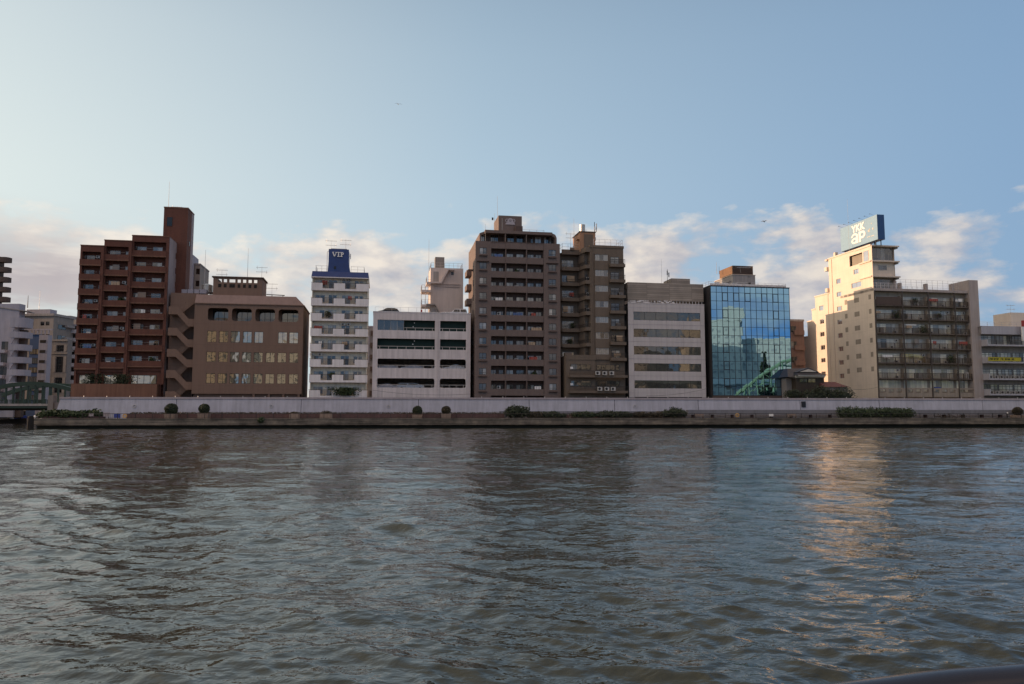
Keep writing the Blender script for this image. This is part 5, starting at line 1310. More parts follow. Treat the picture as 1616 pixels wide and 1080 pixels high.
# wing: floors, brown railings, pipes
wx = [B.u(p, 540) for p in (1383.8, 1425.5, 1467, 1508.5)] + [uW]; wx[0] = 0.0
fb = [B.z(1400, y) for y in (482.3, 503.8, 526, 550, 573, 597.5)]
Wd = .95
mb = MB(); mb.box(0.02, uW, Wd, 12, ZB, zc2 - .02); mb.box(0.002, .22, 0, Wd, ZB, zc2 - .02); mb.build('wing_wall', 'annex_wall', B.root)
B.part('roof_slab', 'annex_fin', [(0, uW, -.15, 12, zc2 - .55, zc2)])
mb = MB(); mb.box(uW, B.u(1545.6, 540), -.5, 5.5, ZB, B.z(1534, 443)); mb.build('end_fin', 'annex_fin', B.root)
mb = MB(); [mb.box(x - .28, x + .28, .0, .8, zc2, zc2 + 1.35) for x in wx[1:4]]; mb.box(wx[1] - 1.0, wx[1] - .6, .5, 1.2, zc2, zc2 + 1.9); mb.build('roof_pier', 'annex_fin', B.root)
railing(B, [(wx[1] - .6, 1.0), (uW, 1.0)], zc2, 2.3, 1.3, mat='pale_metal', mids=3, r=.018); railing(B, [(wx[1] - .6, 9.0), (uW, 9.0)], zc2, 2.3, 1.3, mat='pale_metal', mids=3, r=.018)
mb = MB(); [mb.box(x - .13, x + .13, -.34, -.2, ZB, zc2 - .56) for x in wx[:4]]; mb.build('drain_pipe', 'brown_metal', B.root)
for i, z in enumerate(fb):
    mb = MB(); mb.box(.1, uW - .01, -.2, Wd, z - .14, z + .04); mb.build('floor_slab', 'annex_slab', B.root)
    for c in range(4):
        a, b = wx[c] + .1, wx[c + 1] - .1
        mb = MB(); mb.tube([(a, -.15, z + 1.2), (b, -.15, z + 1.2)], .05, 5); mb.tube([(a, -.15, z + .12), (b, -.15, z + .12)], .04, 5)
        n = int((b - a) / .2)
        for k in range(n + 1): x = lerp(a, b, k / n); mb.box(x - .022, x + .022, -.17, -.13, z + .12, z + 1.2)
        clutter(B, a + .2, b - .3, .25, z + .05, .6)
        for t in (.03, .34, .67, .97): x = lerp(a, b, t); mb.box(x - .05, x + .05, -.2, -.12, z - .4, z + 1.2)
        mb.build('balcony_railing', 'brown_metal', B.root)
        warm = (i, c) in ((4, 1),)
        B.face(Wd).window(a + .1, b - .25, z + .1, z + 2.15, -.03, 4, 'frame_pale', 'pane_warm' if warm else 'pane_wing', fw=.06, hbar=z + 1.72)
        if random.random() < .8: ac_unit(B, lerp(a, b, random.choice((.1, .6, .75))), .6, z + .05, .85, .62)
        if random.random() < .3: ac_unit(B, lerp(a, b, .85) - .3, .7, z + 1.6, .6, .5)
        mb = MB(); mb.box(b - .02, b + .02, 0, Wd, z + .04, z + 2.2); mb.build('balcony_divider', 'annex_wall', B.root)
        if (i, c) in ((2, 1), (1, 0), (4, 2)):
            mb = MB()
            for k in range(350):
                p = Vector((lerp(a, b, .8) + random.gauss(0, .4), .1 + random.gauss(0, .25), z + .9 + random.gauss(0, .45))); v_ = Vector((random.gauss(0, 1), random.gauss(0, 1), random.gauss(0, 1))).normalized() * .13; q = v_.orthogonal().normalized() * .1
                mb.poly([p - v_, p - q, p + v_, p + q])
            mb.build('balcony_plant', 'leaf_green', B.root)
# top-left balcony screen and towels
B.part('balcony_screen', 'far_dark_brown', [(wx[0] + .3, wx[1] - .2, -.26, -.22, fb[0] + .1, fb[0] + 1.9)])
B.part('laundry', 'letter_white', [(lerp(wx[3], wx[4], .35), lerp(wx[3], wx[4], .62), .1, .14, fb[0] + 1.25, fb[0] + 1.95), (lerp(wx[1], wx[2], .15), lerp(wx[1], wx[2], .55), .2, .24, fb[2] + 1.85, fb[2] + 2.05)])
# ground floor parapet with slots
zg0, zg1 = B.z(1400, 626.5), B.z(1400, 612.3); sl0, sl1 = B.z(1400, 619.5), B.z(1400, 614.5)
mb = MB(); B.face(-.2).wall(mb, .1, uW - .01, zg0, zg1, [(lerp(wx[c], wx[c + 1], t), lerp(wx[c], wx[c + 1], t) + 1.25, sl0, sl1) for c in range(4) for t in (.06, .36, .66)], t=.15)
mb.build('ground_parapet', 'annex_wall', B.root)
for c in range(4): B.face(Wd).window(wx[c] + .3, wx[c + 1] - .4, zg1 - .8, fb[5] - .3, -.03, 4, 'frame_pale', 'pane_wing', fw=.06)
B.part('tarpaulin', 'blue_tarp', [(lerp(wx[2], wx[3], .1), lerp(wx[2], wx[3], .32), -.1, .2, zg1 - .2, zg1 + .25)])

# rooftop billboard of the cream tower
bf = 1.2; z1 = zM
Lb = B.left(.9)
sR, _ = Lb.px(1327, 376); sFr, _ = Lb.px(1385.0, 361); zT1 = Lb.px(1384.6, 341.7)[1]; zB1 = Lb.px(1385.8, 381)[1]
zT2 = Lb.px(1327, 358)[1]; zB2 = Lb.px(1328, 394.6)[1]; zTt, zBb = (zT1 + zT2) / 2, (zB1 + zB2) / 2
bu1 = B.u(1396, 361, sFr)
bb = empty('billboard', B.root.matrix_basis @ Vector((.9, sFr, z1)), B.th); tag(bb, 'teal rooftop billboard with white YKK ap lettering and a dark blue end', 'billboard')
zz0, zz1 = zBb - z1, zTt - z1; LL = sR - sFr; BW = max(1.2, bu1 - .9)
mb = MB(); mb.box(0, BW, 0, LL, zz0, zz1); mb.build('sign_case', 'board_blue', bb)
mb = MB(); mb.box(-.06, -.003, .0, LL, zz0, zz1); mb.build('sign_face', 'board_teal', bb)
def flank_M(s, z): return Matrix.Translation((-.07, s, z)) @ Matrix(((0, 0, -1, 0), (-1, 0, 0, 0), (0, 1, 0, 0), (0, 0, 0, 1)))
Ht = zz1 - zz0
def at_face(px, py):
    s_, z_ = Lb.px(px, py); return s_ - sFr, z_ - z1
a0, _z = at_face(1343.8, 362); a1, _ = at_face(1366, 357)
text_mesh('lettering', 'YKK', 'letter_white', bb, flank_M(a0, zz0 + Ht * .60), a0 - a1, Ht * .31, .05, .055, 1.05)
a0, _z = at_face(1344.2, 380); a1, _ = at_face(1367, 374)
class Flip(MB):      # letters drawn in x, depth, z and laid on the flank-facing board
    def build(s, *a, **k):
        s.v = [(-.072 + q[1], a0 - q[0], q[2]) for q in s.v]; return MB.build(s, *a, **k)
lt = Flip(); WL = a0 - a1; HL = Ht * .44; zb_ = zz0 + Ht * .13; aw = WL * .49; th_ = aw * .30
cx, cz = aw * .46, zb_ + HL * .29                     # a: bowl, stem, arch
ring(lt, cx, cz, HL * .29, HL * .12, -.06, .06, aw * .46 / (HL * .29))
lt.box(aw - th_, aw, -.065, 0, zb_, zb_ + HL * .66)
ring(lt, aw * .5, zb_ + HL * .64, HL * .36, HL * .17, -.062, .06, aw * .5 / (HL * .36), 0, math.pi, 12)
px_ = aw * 1.08
lt.box(px_, px_ + th_, -.065, 0, zb_, zb_ + HL)
ring(lt, px_ + aw * .48, zb_ + HL * .64, HL * .36, HL * .16, -.06, .06, aw * .48 / (HL * .36))
lt.build('lettering', 'letter_white', bb)
mb = MB()
for (px, py, w_, h_) in ((1371.5, 364.5, .6, .5), (1378, 361, .4, .45), (1375.5, 353, .25, .3), (1373, 362, .3, .3), (1371.5, 374, 1.0, .16), (1377.5, 372.3, 1.1, .16)):
    s_, z_ = at_face(px, py); mb.box(-.09, -.062, s_ - w_ / 2, s_ + w_ / 2, z_ - h_ / 2, z_ + h_ / 2)
mb.build('small_print', 'plaster_white', bb)
mb = MB()
for k in range(6): s_ = LL * (k + .5) / 6; mb.box(.15, .3, s_ - .07, s_ + .07, .0, zz0); mb.box(BW - .3, BW - .15, s_ - .07, s_ + .07, .0, zz0); mb.tube([(.2, s_, .05), (BW - .2, s_ + LL / 6 - .1 if k < 5 else s_, zz0)], .05, 4)
mb.build('sign_frame', 'dark_metal', bb)
lm = MB(); lm.tube([(0, 0, 0), (-1.0, 0, .3)], .018, 4); lm.box(-1.15, -.98, -.09, .09, .25, .33)
l0 = lm.build('flood_lamp', 'dark_metal', bb)
for k in range(7):
    c = l0 if k == 0 else l0.copy()
    if k: COL.objects.link(c); c.parent = bb
    c.location = (0, LL * (k + .5) / 7, zz1)
mast(B, B.u(1347, 350, 6), 8, zM, B.z(1348, 315, 8), .03)
B.part('chimney', 'cream_wall', [(0.0, .7, fl(1318, 402)[0], fl(1318, 402)[0] + .7, zM, zM + 1.2)])
# overhead cables to the tower

# ------------------------------------------------------------------ 10 lavender building with yellow banner
B = Bld('apartment_building', 1556, 627, DEP(1556), 10, 'low lavender grey building with long balconies at the right edge of the view')
u1 = B.u(1720, 560); zt = B.z(1555, 515.6); f = B.front; Wd = 1.3
mb = MB(); mb.box(-.3, u1, Wd, 13, ZB, zt - .02); mb.box(.0, u1, .0, Wd, B.z(1560, 527.5), zt - .01); mb.build('wall', 'grey_conc', B.root)
B.part('parapet', 'lavender_wall', [(-.3, u1, -.12, -.004, B.z(1560, 527.5), zt), (-.3, u1, -.12, 13, zt, zt + .15)])
fz = [B.z(1560, y) for y in (546.5, 573.5, 600, 624.3)]
for i, z in enumerate(fz):
    mb = MB(); mb.box(.3, u1, -.9, Wd, z, z + .32); mb.box(.3, .5, -.9, Wd, z + .32, z + 1.4); o = mb.build('balcony', 'lavender_wall', B.root)
    mb = MB(); mb.tube([(.5, -.8, z + 1.35), (u1, -.8, z + 1.35)], .04, 5); n = int((u1 - .5) / .25)
    for k in range(n): x = .5 + k * .25; mb.box(x - .02, x + .02, -.82, -.78, z + .32, z + 1.35)
    mb.build('railing', 'brown_metal', o)
    for c in range(5):
        a = .6 + c * 3.9; B.face(Wd).window(a, a + 3.6, z + .35, z + 2.45, -.03, 4, 'frame_dark', 'pane_wing', fw=.07, hbar=z + 2.0)
    if i > 1:
        for c in range(7): ac_unit(B, 1.0 + c * 1.35, -.2, z + .33, .9, .68)
bn = MB(); a, b = B.u(1559.5, 566, -1.0), B.u(1611.5, 566, -1.0)
bn = MB(); bn.box(0, b - a, 0, .03, 0, .85)
o = bn.build('banner', 'banner_yellow'); o.matrix_basis = B.root.matrix_basis @ Matrix.Translation((a, -1.0, fz[1] + .42)); tag(o, 'yellow banner with faint dark lettering hung on a balcony railing', 'banner')
mb = MB(); x = .35
for wlen in (7, 2, 7):
    for k in range(wlen):
        if not (wlen == 7 and k == 4 and x > 4): 
            mb.box(x, x + .10, -.02, -.004, .25, .62); mb.box(x + .10, x + .26, -.02, -.004, random.choice((.25, .40, .54)), random.choice((.62, .50 + .13)))
        x += .345
    x += .36
mb.build('lettering', 'banner_ink', o)
railing(B, [(-.2, .3), (u1, .3)], zt + .15, .9, 1.8, mat='pale_metal')
B.part('lift_house', 'cream_wall', [(B.u(1595, 500, 4), B.u(1640, 500, 4), 4, 9, zt, B.z(1600, 493.5, 4))])
mast(B, B.u(1601, 495, 4), 5, B.z(1600, 493.5, 4), B.z(1601, 480, 4), .03, yagi=True)
mb = MB(); mb.box(B.u(1613.5, 540, -1.2), B.u(1625, 540, -1.2), -1.3, -1.0, B.z(1615, 538, -1.2), B.z(1615, 516, -1.2)); mb.build('sign_panel', 'letter_white', B.root)
B.part('sign_top', 'red_paint', [(B.u(1613, 512, -1.2), B.u(1625, 512, -1.2), -1.32, -1.0, B.z(1615, 515.6, -1.2), B.z(1615, 506, -1.2))])

# ------------------------------------------------------------------ Japanese house and neighbours
B = Bld('tiled_house', 1257, 627, 158, 8, 'small old house with dark tiled hip-and-gable roof behind the flood wall')
u1 = B.u(1302, 610); ze = B.z(1280, 592); 
B.part('wall', 'plaster_white', [(0.0, u1, 0, 6, B.z(1270, 596.5), ze)])
B.part('lower_wall', 'wood_dark', [(0.1, u1 - .1, .1, 6, ZB, B.z(1270, 596.5))])
B.front.window(.8, 2.6, B.z(1270, 604), B.z(1270, 597.5), .05, 2, 'wood_dark', 'pane_home', rnds=[.5]); B.front.window(2.7, 4.4, B.z(1270, 604), B.z(1270, 597.5), .05, 2, 'wood_dark', 'pane_warm', rnds=[.2])
zg = B.z(1276, 587.5); zt = B.z(1276, 580.5); a, b = B.u(1255, 592), B.u(1303, 592); ga, gb = B.u(1261, 588), B.u(1290, 588); gm = (ga + gb) / 2
mb = MB()
mb.hexa([(a, -1.0, ze - .05), (b, -1.0, ze - .05), (b, 7, ze - .05), (a, 7, ze - .05), (ga - .3, .3, zg), (gb + .3, .3, zg), (gb + .3, 5.5, zg), (ga - .3, 5.5, zg)])
mb.prism([(ga - .5, -.1, zg), (gm, -.1, zt), (gb + .5, -.1, zg)], (0, 6, 0)); mb.build('roof', 'tile_roof', B.root)
mb = MB(); mb.prism([(ga + .1, -.16, zg + .03), (gm, -.16, zt - .28), (gb - .1, -.16, zg + .03)], (0, .05, 0)); mb.build('gable', 'plaster_white', B.root)
mb = MB(); mb.box(B.u(1248, 595), a + .4, 2, 7, ZB, B.z(1255, 597)); mb.build('lean_to', 'far_beige', B.root)
mb = MB(); mb.prism([(B.u(1244, 595), .3, B.z(1255, 596)), (a + 1.6, .3, B.z(1255, 581.5)), (gm, .3, zt + .05), (gm, .3, zt - .5), (a + 2, .3, B.z(1255, 595))], (0, 7, 0)) if False else None
mb.hexa([(B.u(1244, 595), .2, B.z(1255, 595)), (a + 2.2, .2, B.z(1255, 595)), (a + 2.2, 7, B.z(1255, 595)), (B.u(1244, 595), 7, B.z(1255, 595)), (B.u(1252, 584), 2.5, B.z(1255, 581)), (gm, 2.5, zt + .02), (gm, 5, zt + .02), (B.u(1252, 584), 5, B.z(1255, 581))]); mb.build('roof', 'tile_roof', B.root)
B.part('eave_board', 'plaster_white', [(a + .2, b - .5, -.85, -.7, ze - .35, ze - .07)])
B = Bld('low_shed', 1301, 627, 157, 8, 'low building with a faded dark red hipped roof beside the tiled house')
u1 = B.u(1341, 612); z0_ = B.z(1320, 611); z1_ = B.z(1320, 602.3)
B.part('wall', 'far_beige', [(.3, u1 - .3, .3, 5, ZB, z0_ + .05)])
mb = MB(); mb.hexa([(0, 0, z0_), (u1, 0, z0_), (u1, 5.3, z0_), (0, 5.3, z0_), (.2, 2.2, z1_), (u1 - 1.9, 2.2, z1_), (u1 - 1.9, 3, z1_), (.2, 3, z1_)]); mb.build('roof', 'roof_red', B.root)
# ------------------------------------------------------------------ far bank left of the canal
def curvy(cx0, cx1, v0, v1, r, z0, z1, n=6):
    mb = MB(); pts = [(cx0, v1), (cx0, v0)]
    for k in range(n + 1):
        t = -math.pi / 2 + k / n * math.pi / 2
        pts.append((cx1 - r + r * math.cos(t), v0 + r + r * math.sin(t)))
    pts.append((cx1, v1)); mb.prism([(x, y, z0) for x, y in pts], (0, 0, z1 - z0)); return mb
# A dark tower with rounded balconies
B = Bld('apartment_tower', -70, 627, 222, 0, 'dark tower with rounded brown balconies cut off by the left edge of the view')
u1 = B.u(4, 520); B.part('wall', 'far_dark_brown', [(0, B.u(-14, 520), 1.2, 4, ZB, B.z(5, 403))])
for k in range(13):
    y = 409.5 + k * 15.7; z = B.z(5, y)
    curvy(0, B.u(11.5 - k * .55, y), 0, 2.2, 1.2, z - .75, z + .75).build('balcony', 'far_dark_brown', B.root)
    B.face(1.15).window(B.u(-40, 520), B.u(-16, 520), z + .8, z + 2.1, 0, 3, 'frame_dark', 'pane_home')
# B white building with curved stair landings
B = Bld('office_building', -60, 627, 196, 0, 'pale building with rounded outside stair landings beyond the green bridge')
zt = B.z(2, 479); u1 = B.u(26, 560); ul = B.u(24, 560)
B.part('wall', 'far_white', [(0, ul, 0.6, 3, ZB, zt)])
mb = MB(); mb.hexa([(0, .3, zt), (B.u(43, 492) + .3, .3, B.z(40, 492)), (B.u(40, 492), 4, B.z(40, 492)), (0, 4, zt), (0, .3, zt + .5), (B.u(43, 492) + .3, .3, B.z(40, 491)), (B.u(40, 492), 4, B.z(40, 491)), (0, 4, zt + .5)]); mb.build('roof', 'grey_conc', B.root)
for k in range(6):
    y = 504.5 + k * 19.8; zh = B.z(30, y); zl_ = B.z(30, y + 13 if k == 0 else y + 9.5)
    xe = B.u(43.5 - k * .9, y)
    curvy(ul - 1.0, xe, -1.4, 2.5, 1.9, zl_, zh + (.4 if k == 0 else .0)).build('stair_landing', 'far_white', B.root)
    if k < 5:
        mb = MB(); mb.prism([(ul - .5, -1.3, zl_ - .0), (xe - 1.8, -1.3, zl_ + .1), (xe - 2.4, -1.3, zl_ - .2), (ul - .5, -1.3, zl_ - 2.0)], (0, .3, 0)); mb.build('stair_flight', 'far_white', B.root)
for k in range(5):
    z = B.z(5, 545 + k * 20); B.face(.6).window(B.u(0, 550), B.u(10, 550), z - 1.2, z + 1.0, -.03, 2, 'frame_dark', 'pane_dark')
    B.part('balcony', 'far_white', [(B.u(-40, 540), B.u(11 - k, 540), -.7, .58, z - 2.0, z - 1.2)])
B.part('stair_core', 'far_dark_brown', [(ul, B.u(33, 560), 1.2, 2.5, ZB, B.z(30, 520))])
mast(B, B.u(24, 485), 5, zt - .5, B.z(24, 462), .12, 'grey_conc')
# C grey-beige block behind
B = Bld('apartment_building', 20, 627, 232, -6, 'grey beige block with flat roof house standing behind the dark glass office')
zt = B.z(60, 499); u1 = B.u(84, 520); f = B.front
hs = []
for yy in (508, 528, 548):
    for xx in (47, 64, 72): hs.append((B.u(xx, yy), B.u(xx, yy) + 1.3, B.z(60, yy + 6), B.z(60, yy)))
mb = MB(); f.wall(mb, 0, u1, ZB, zt, hs, t=.3); B.shell(mb, 0, u1, 0, 9, ZB, zt, False); mb.build('wall', 'far_beige', B.root)
for h in hs: f.window(*h, .2, 1, 'frame_dark', 'pane_dark')
B.part('roof_edge', 'grey_conc', [(-.3, u1 + .3, -.4, 9.3, zt, zt + .7)])
B.part('roof_house', 'far_white', [(B.u(42, 495, 3), B.u(79, 495, 3), 3, 6, zt + .5, B.z(60, 488.5, 3))])
rw = B.right(u1)
for y in (511, 528): rw.window(2, 5.5, B.z(84, y + 7), B.z(84, y), -.03, 2, 'frame_dark', 'pane_home')
for y in (508, 528, 546): B.part('side_balcony', 'grey_conc', [(u1, u1 + .9, 5, 8.5, B.z(84, y + 6), B.z(84, y + 2))])
mast(B, B.u(58, 488, 4), 5, zt, B.z(58, 458, 4), .07)
# C2 lower block behind with penthouse
B = Bld('apartment_building', 92, 627, 262, -6, 'pale far block with a small roof house rising behind the grey blocks')
zt = B.z(105, 505); B.part('wall', 'far_beige', [(0, B.u(122, 520), 0, 12, ZB, zt)]); B.part('roof_house', 'far_beige', [(B.u(97, 500, 2), B.u(111, 500, 2), 2, 7, zt, B.z(104, 498.5, 2))])
# D dark blue glass office with white slotted side
B = Bld('office_building', 41.5, 627, 205, -4, 'slim dark blue glass office with lit windows and a white slotted side')
zt = B.z(50, 528); u1 = B.u(61, 560); u2 = B.u(75, 560); f = B.front
B.part('wall', 'board_blue', [(0, u1 - .01, .1, 1.5, ZB, zt)])
B.part('side_tower', 'far_white', [(u1, u2, -.2, 1.5, ZB, B.z(65, 529))])
for k in range(6):
    y = 551 + k * 14.5; B.face(.1).window(.3, u1 - .15, B.z(50, y + 8.5), B.z(50, y), -.03, 5, 'frame_dark', 'pane_warm' if k in (0, 2) else 'pane_film', fw=.1)
for k in range(7):
    y = 537 + k * 15.8; B.part('slot_window', 'dark_inside', [(u1 + .35, u2 - .5, -.26, -.21, B.z(65, y + 4.5), B.z(65, y))])
mb = MB(); [mb.box(x * 1.05 + .2 - 2.5, x * 1.05 + .6 - 2.5, -.1, .1, zt, zt + 1.1) for x in range(8)]; mb.box(-2.4, 6.3, -.12, .12, zt + 1.1, zt + 1.5); mb.build('roof_railing', 'far_white', B.root)
# E grey stone building
B = Bld('office_building', 77, 627, 212, -4, 'dark grey stone building with tall framed windows left of the red brick block')
zt = B.z(90, 536); u1 = B.u(106, 560); f = B.front; ul = B.u(83, 560)
hs = [(B.u(88, 580), B.u(99, 580), B.z(92, y1), B.z(92, y0)) for y0, y1 in ((545, 555), (563, 588), (596, 606), (610, 620))]
mb = MB(); f.wall(mb, 0, u1, ZB, zt, hs, t=.3); B.shell(mb, 0, u1, 0, 2, ZB, zt, False); mb.build('wall', 'far_stone', B.root)
for h in hs: f.window(*h, .2, 3, 'frame_dark', 'pane_dark', fw=.1, hbar=(h[2] + h[3]) / 2)
mb = MB()
for h in hs: mb.box(h[0] - .9, h[0] - .2, -.12, -.003, h[2], h[3]); mb.box(h[1] + .2, h[1] + .9, -.12, -.003, h[2], h[3])
mb.box(0, u1, -.3, -.004, zt - .5, zt); mb.box(0, u1, -.2, -.004, B.z(92, 559), B.z(92, 558)); mb.build('pilaster', 'far_beige', B.root)
# F far block with blue balconies
B = Bld('apartment_block', 104, 627, 240, 0, 'far narrow apartment block with white walls and blue grey balconies')
zt = B.z(110, 512); u1 = B.u(126, 560)
B.part('wall', 'far_white', [(0, u1, 0, 10, ZB, zt)])
for k in range(8):
    y = 523 + k * 13.2; z = B.z(112, y); B.part('balcony', 'sign_blue' if False else 'lavender_wall', [(B.u(110, 540), u1, -1.3, -.01, z - .7, z + .4)])
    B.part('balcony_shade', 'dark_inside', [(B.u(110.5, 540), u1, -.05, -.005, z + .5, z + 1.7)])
    B.front.window(B.u(105, 550), B.u(108, 550), z - .5, z + 1.3, -.03, 1, 'frame_dark', 'pane_home')

# ------------------------------------------------------------------ green arch bridge over the canal mouth
YB = 178.0
def bx(px, y=YB): r = ray(px, 620); return r.x / r.y * y
def bz(py, y=YB): r = ray(30, py); return HC + r.z / r.y * y
br = empty('arch_bridge', (bx(90), YB, 0)); tag(br, 'dark green steel arch bridge over the canal mouth at the left', 'bridge')
X0 = bx(-90) - bx(90); zdk = bz(637.5)
for yo in (0, 9):
    mb = MB(); N = 30; xa, xb = bx(-38) - bx(90), bx(133) - bx(90); zc, zf_ = bz(602.5), bz(619.5)
    pr = None
    for k in range(N + 1):
        t = k / N; x = lerp(xa, xb, t); z = zf_ - .0 + (zc - zf_) * (1 - (2 * t - 1) ** 2) * 1.0
        hh = .95
        if pr: mb.hexa([(pr[0], yo, pr[1] - hh), (x, yo, z - hh), (x, yo + .8, z - hh), (pr[0], yo + .8, pr[1] - hh), (pr[0], yo, pr[1]), (x, yo, z), (x, yo + .8, z), (pr[0], yo + .8, pr[1])])
        pr = (x, z)
    # lower flange follows the rib
    mb.build('arch_rib', 'bridge_green', br)
    for k in range(3, 15):
        px = -38 + k * 11.5; x = bx(px) - bx(90); t = (x - xa) / (xb - xa); z = zf_ + (zc - zf_) * (1 - (2 * t - 1) ** 2)
        if x > -0.3: continue
        h = MB(); h.box(x - .14, x + .14, yo + .2, yo + .6, zdk, z - .9); h.build('hanger', 'bridge_green', br)
mb = MB(); mb.box(X0, 0, -1.2, 11, bz(644.5), bz(641)); mb.build('deck_girder', 'bridge_green', br)
mb = MB(); mb.box(X0, 0, -1.4, 11.2, bz(641) + .002, zdk); mb.build('deck_edge', 'grey_conc', br)
mb = MB(); mb.box(X0, 0, -1.25, -1.1, bz(631) - .12, bz(631)); n = 90
for k in range(n): x = lerp(X0, 0, k / n); mb.box(x, x + .10, -1.22, -1.12, zdk, bz(631) - .12)
for k in range(12): x = lerp(X0, 0, k / 12); mb.box(x, x + .3, -1.3, -1.02, zdk, bz(630))
mb.build('parapet', 'bridge_green', br)
mb = MB(); mb.box(X0, 0, 0, 10, bz(648), bz(644.5) - .002); mb.build('underside_beam', 'dark_inside', br)
ab = MB(); ab.box(0, 14, -2, 12, -1, zdk + .3); ab.box(0, 1.2, -2.4, -.8, -1, zdk + 1.9)
tag(ab.build('bridge_abutment', 'far_stone'), 'stone abutment carrying the right end of the green bridge', 'abutment').location = (bx(86), YB, 0)
# dim wall and boats under the bridge
mb = MB(); mb.box(-160, -100, 208, 209, -1, 3.2); mb.build('canal_wall', 'timber_black'); tag(bpy.context.scene.objects['canal_wall'], 'dark canal wall seen beneath the green bridge', 'wall')
def boat(px, Y, L, label, mat, cab):
    x = ray(px, 660).x / ray(px, 660).y * Y
    r = empty('moored_boat', (x, Y, 0)); tag(r, label, 'boat', 'boats moored under the bridge')
    mb = MB(); n = 8; prev = None
    for k in range(n + 1):
        t = k / n; w_ = 1.1 * (1 - max(0, t - .55) ** 2 * 4.2); xx = lerp(-L / 2, L / 2, t); sh = .9 + .5 * t * t
        cur = [(xx, -w_, sh), (xx, -w_ * .7, -.1), (xx, w_ * .7, -.1), (xx, w_, sh)]
        if prev:
            for j in range(3): mb.poly([prev[j], prev[j + 1], cur[j + 1], cur[j]])
            mb.poly([(prev[0][0], prev[0][1], prev[0][2] - .1), (cur[0][0], cur[0][1], cur[0][2] - .1), (cur[3][0], cur[3][1], cur[3][2] - .1), (prev[3][0], prev[3][1], prev[3][2] - .1)])
        else: mb.poly(cur)
        prev = cur
    mb.build('hull', mat, r)
    mb = MB(); mb.hexa([(-L * .35, -.8, .8), (L * .12, -.8, .8), (L * .12, .8, .8), (-L * .35, .8, .8), (-L * .33, -.7, 2.0), (L * .05, -.7, 2.0), (L * .05, .7, 2.0), (-L * .33, .7, 2.0)]); c = mb.build('cabin', cab, r)
    mb = MB(); mb.box(-L * .28, L * .0, -.83, -.74, 1.3, 1.75); mb.build('window', 'car_glass', c)
boat(14, 200, 9, 'moored boat with grey cabin under the bridge at the far left', 'timber_black', 'far_beige')
boat(36, 203, 8, 'moored boat with blue covered cabin beside the mooring post', 'grey_conc', 'blue_tarp')
boat(26, 204.5, 6, 'small pale boat moored between the two larger ones', 'far_white', 'far_dark_brown')
p = on_line(49, -2.2)
mb = MB(); mb.tube([(0, 0, -2), (0, 0, 2.25)], .42, 12); [mb.tube([(.42 * math.cos(a), .42 * math.sin(a), -2), (.3 * math.cos(a), .3 * math.sin(a), 2.1)], .2, 8) for a in (0, 2.1, 4.2)]
o = mb.build('mooring_post', 'timber_black'); o.location = p; tag(o, 'black timber mooring post in the water at the left end of the quay', 'mooring post')
o = empty('quay_lamp', on_line(55, .6)); tag(o, 'small white marker lamp on the corner of the quay', 'lamp')
mb = MB(); mb.tube([(0, 0, ZT), (0, 0, ZT + .35)], .09, 8); mb.build('stem', 'grey_conc', o); mb = MB(); mb.tube([(0, 0, ZT + .35), (0, 0, ZT + .55), (0, 0, ZT + .7)], [.2, .22, .08], 10); mb.build('globe', 'letter_white', o)

# ------------------------------------------------------------------ things on the riverside walk
def foliage(mb, c, r, n, leaf, shell=0.55, flat=1.0, lump=0.0, nl=7):
    lumps = [(Vector((random.gauss(0, 1), random.gauss(0, 1), random.gauss(0, 1))).normalized(), random.uniform(.6, 1.2)) for _ in range(nl)]
    for k in range(n):
        d = Vector((random.gauss(0, 1), random.gauss(0, 1), random.gauss(0, 1))).normalized()
        q = random.uniform(shell, 1.0 if lump < .1 else 1.12) * (1 + lump * sum(max(0, d.dot(l) - .6) * w_ for l, w_ in lumps) * 1.5 - lump * .3)
        p = Vector((c[0] + d.x * r[0] * q, c[1] + d.y * r[1] * q, c[2] + d.z * r[2] * q))
        a = Vector((random.gauss(0, 1), random.gauss(0, 1), random.gauss(0, 1))).normalized(); b = a.orthogonal().normalized()
        s = leaf * random.uniform(.6, 1.3)
        mb.poly([p - a * s, p - b * s * .6, p + a * s, p + b * s * .6])
def core(c, r, n=10):
    mb = MB()
    for i in range(n):
        t0, t1 = math.pi * i / n, math.pi * (i + 1) / n
        for j in range(14):
            a0, a1 = 2 * math.pi * j / 14, 2 * math.pi * (j + 1) / 14
            P = lambda t, a: (c[0] + r[0] * math.sin(t) * math.cos(a), c[1] + r[1] * math.sin(t) * math.sin(a), c[2] + r[2] * math.cos(t))
            mb.poly([P(t0, a0), P(t1, a0), P(t1, a1), P(t0, a1)], 0.1)
    return mb
sph = [(270, 646, 1.12, 'clipped round bush in a square stone planter, leftmost of the row', 'leaf_dark'),
       (322, 645.5, .98, 'clipped round bush in a planter in front of the brown office', 'leaf_dark'),
       (658.5, 648.3, .92, 'clipped round bush in a planter below the middle of the parking garage', 'leaf_dark'),
       (704, 647.8, .85, 'clipped round bush in a sandy planter below the right part of the garage', 'leaf_brown'),
       (1606, 649.5, .95, 'clipped brownish round bush in a planter at the right edge', 'leaf_brown')]
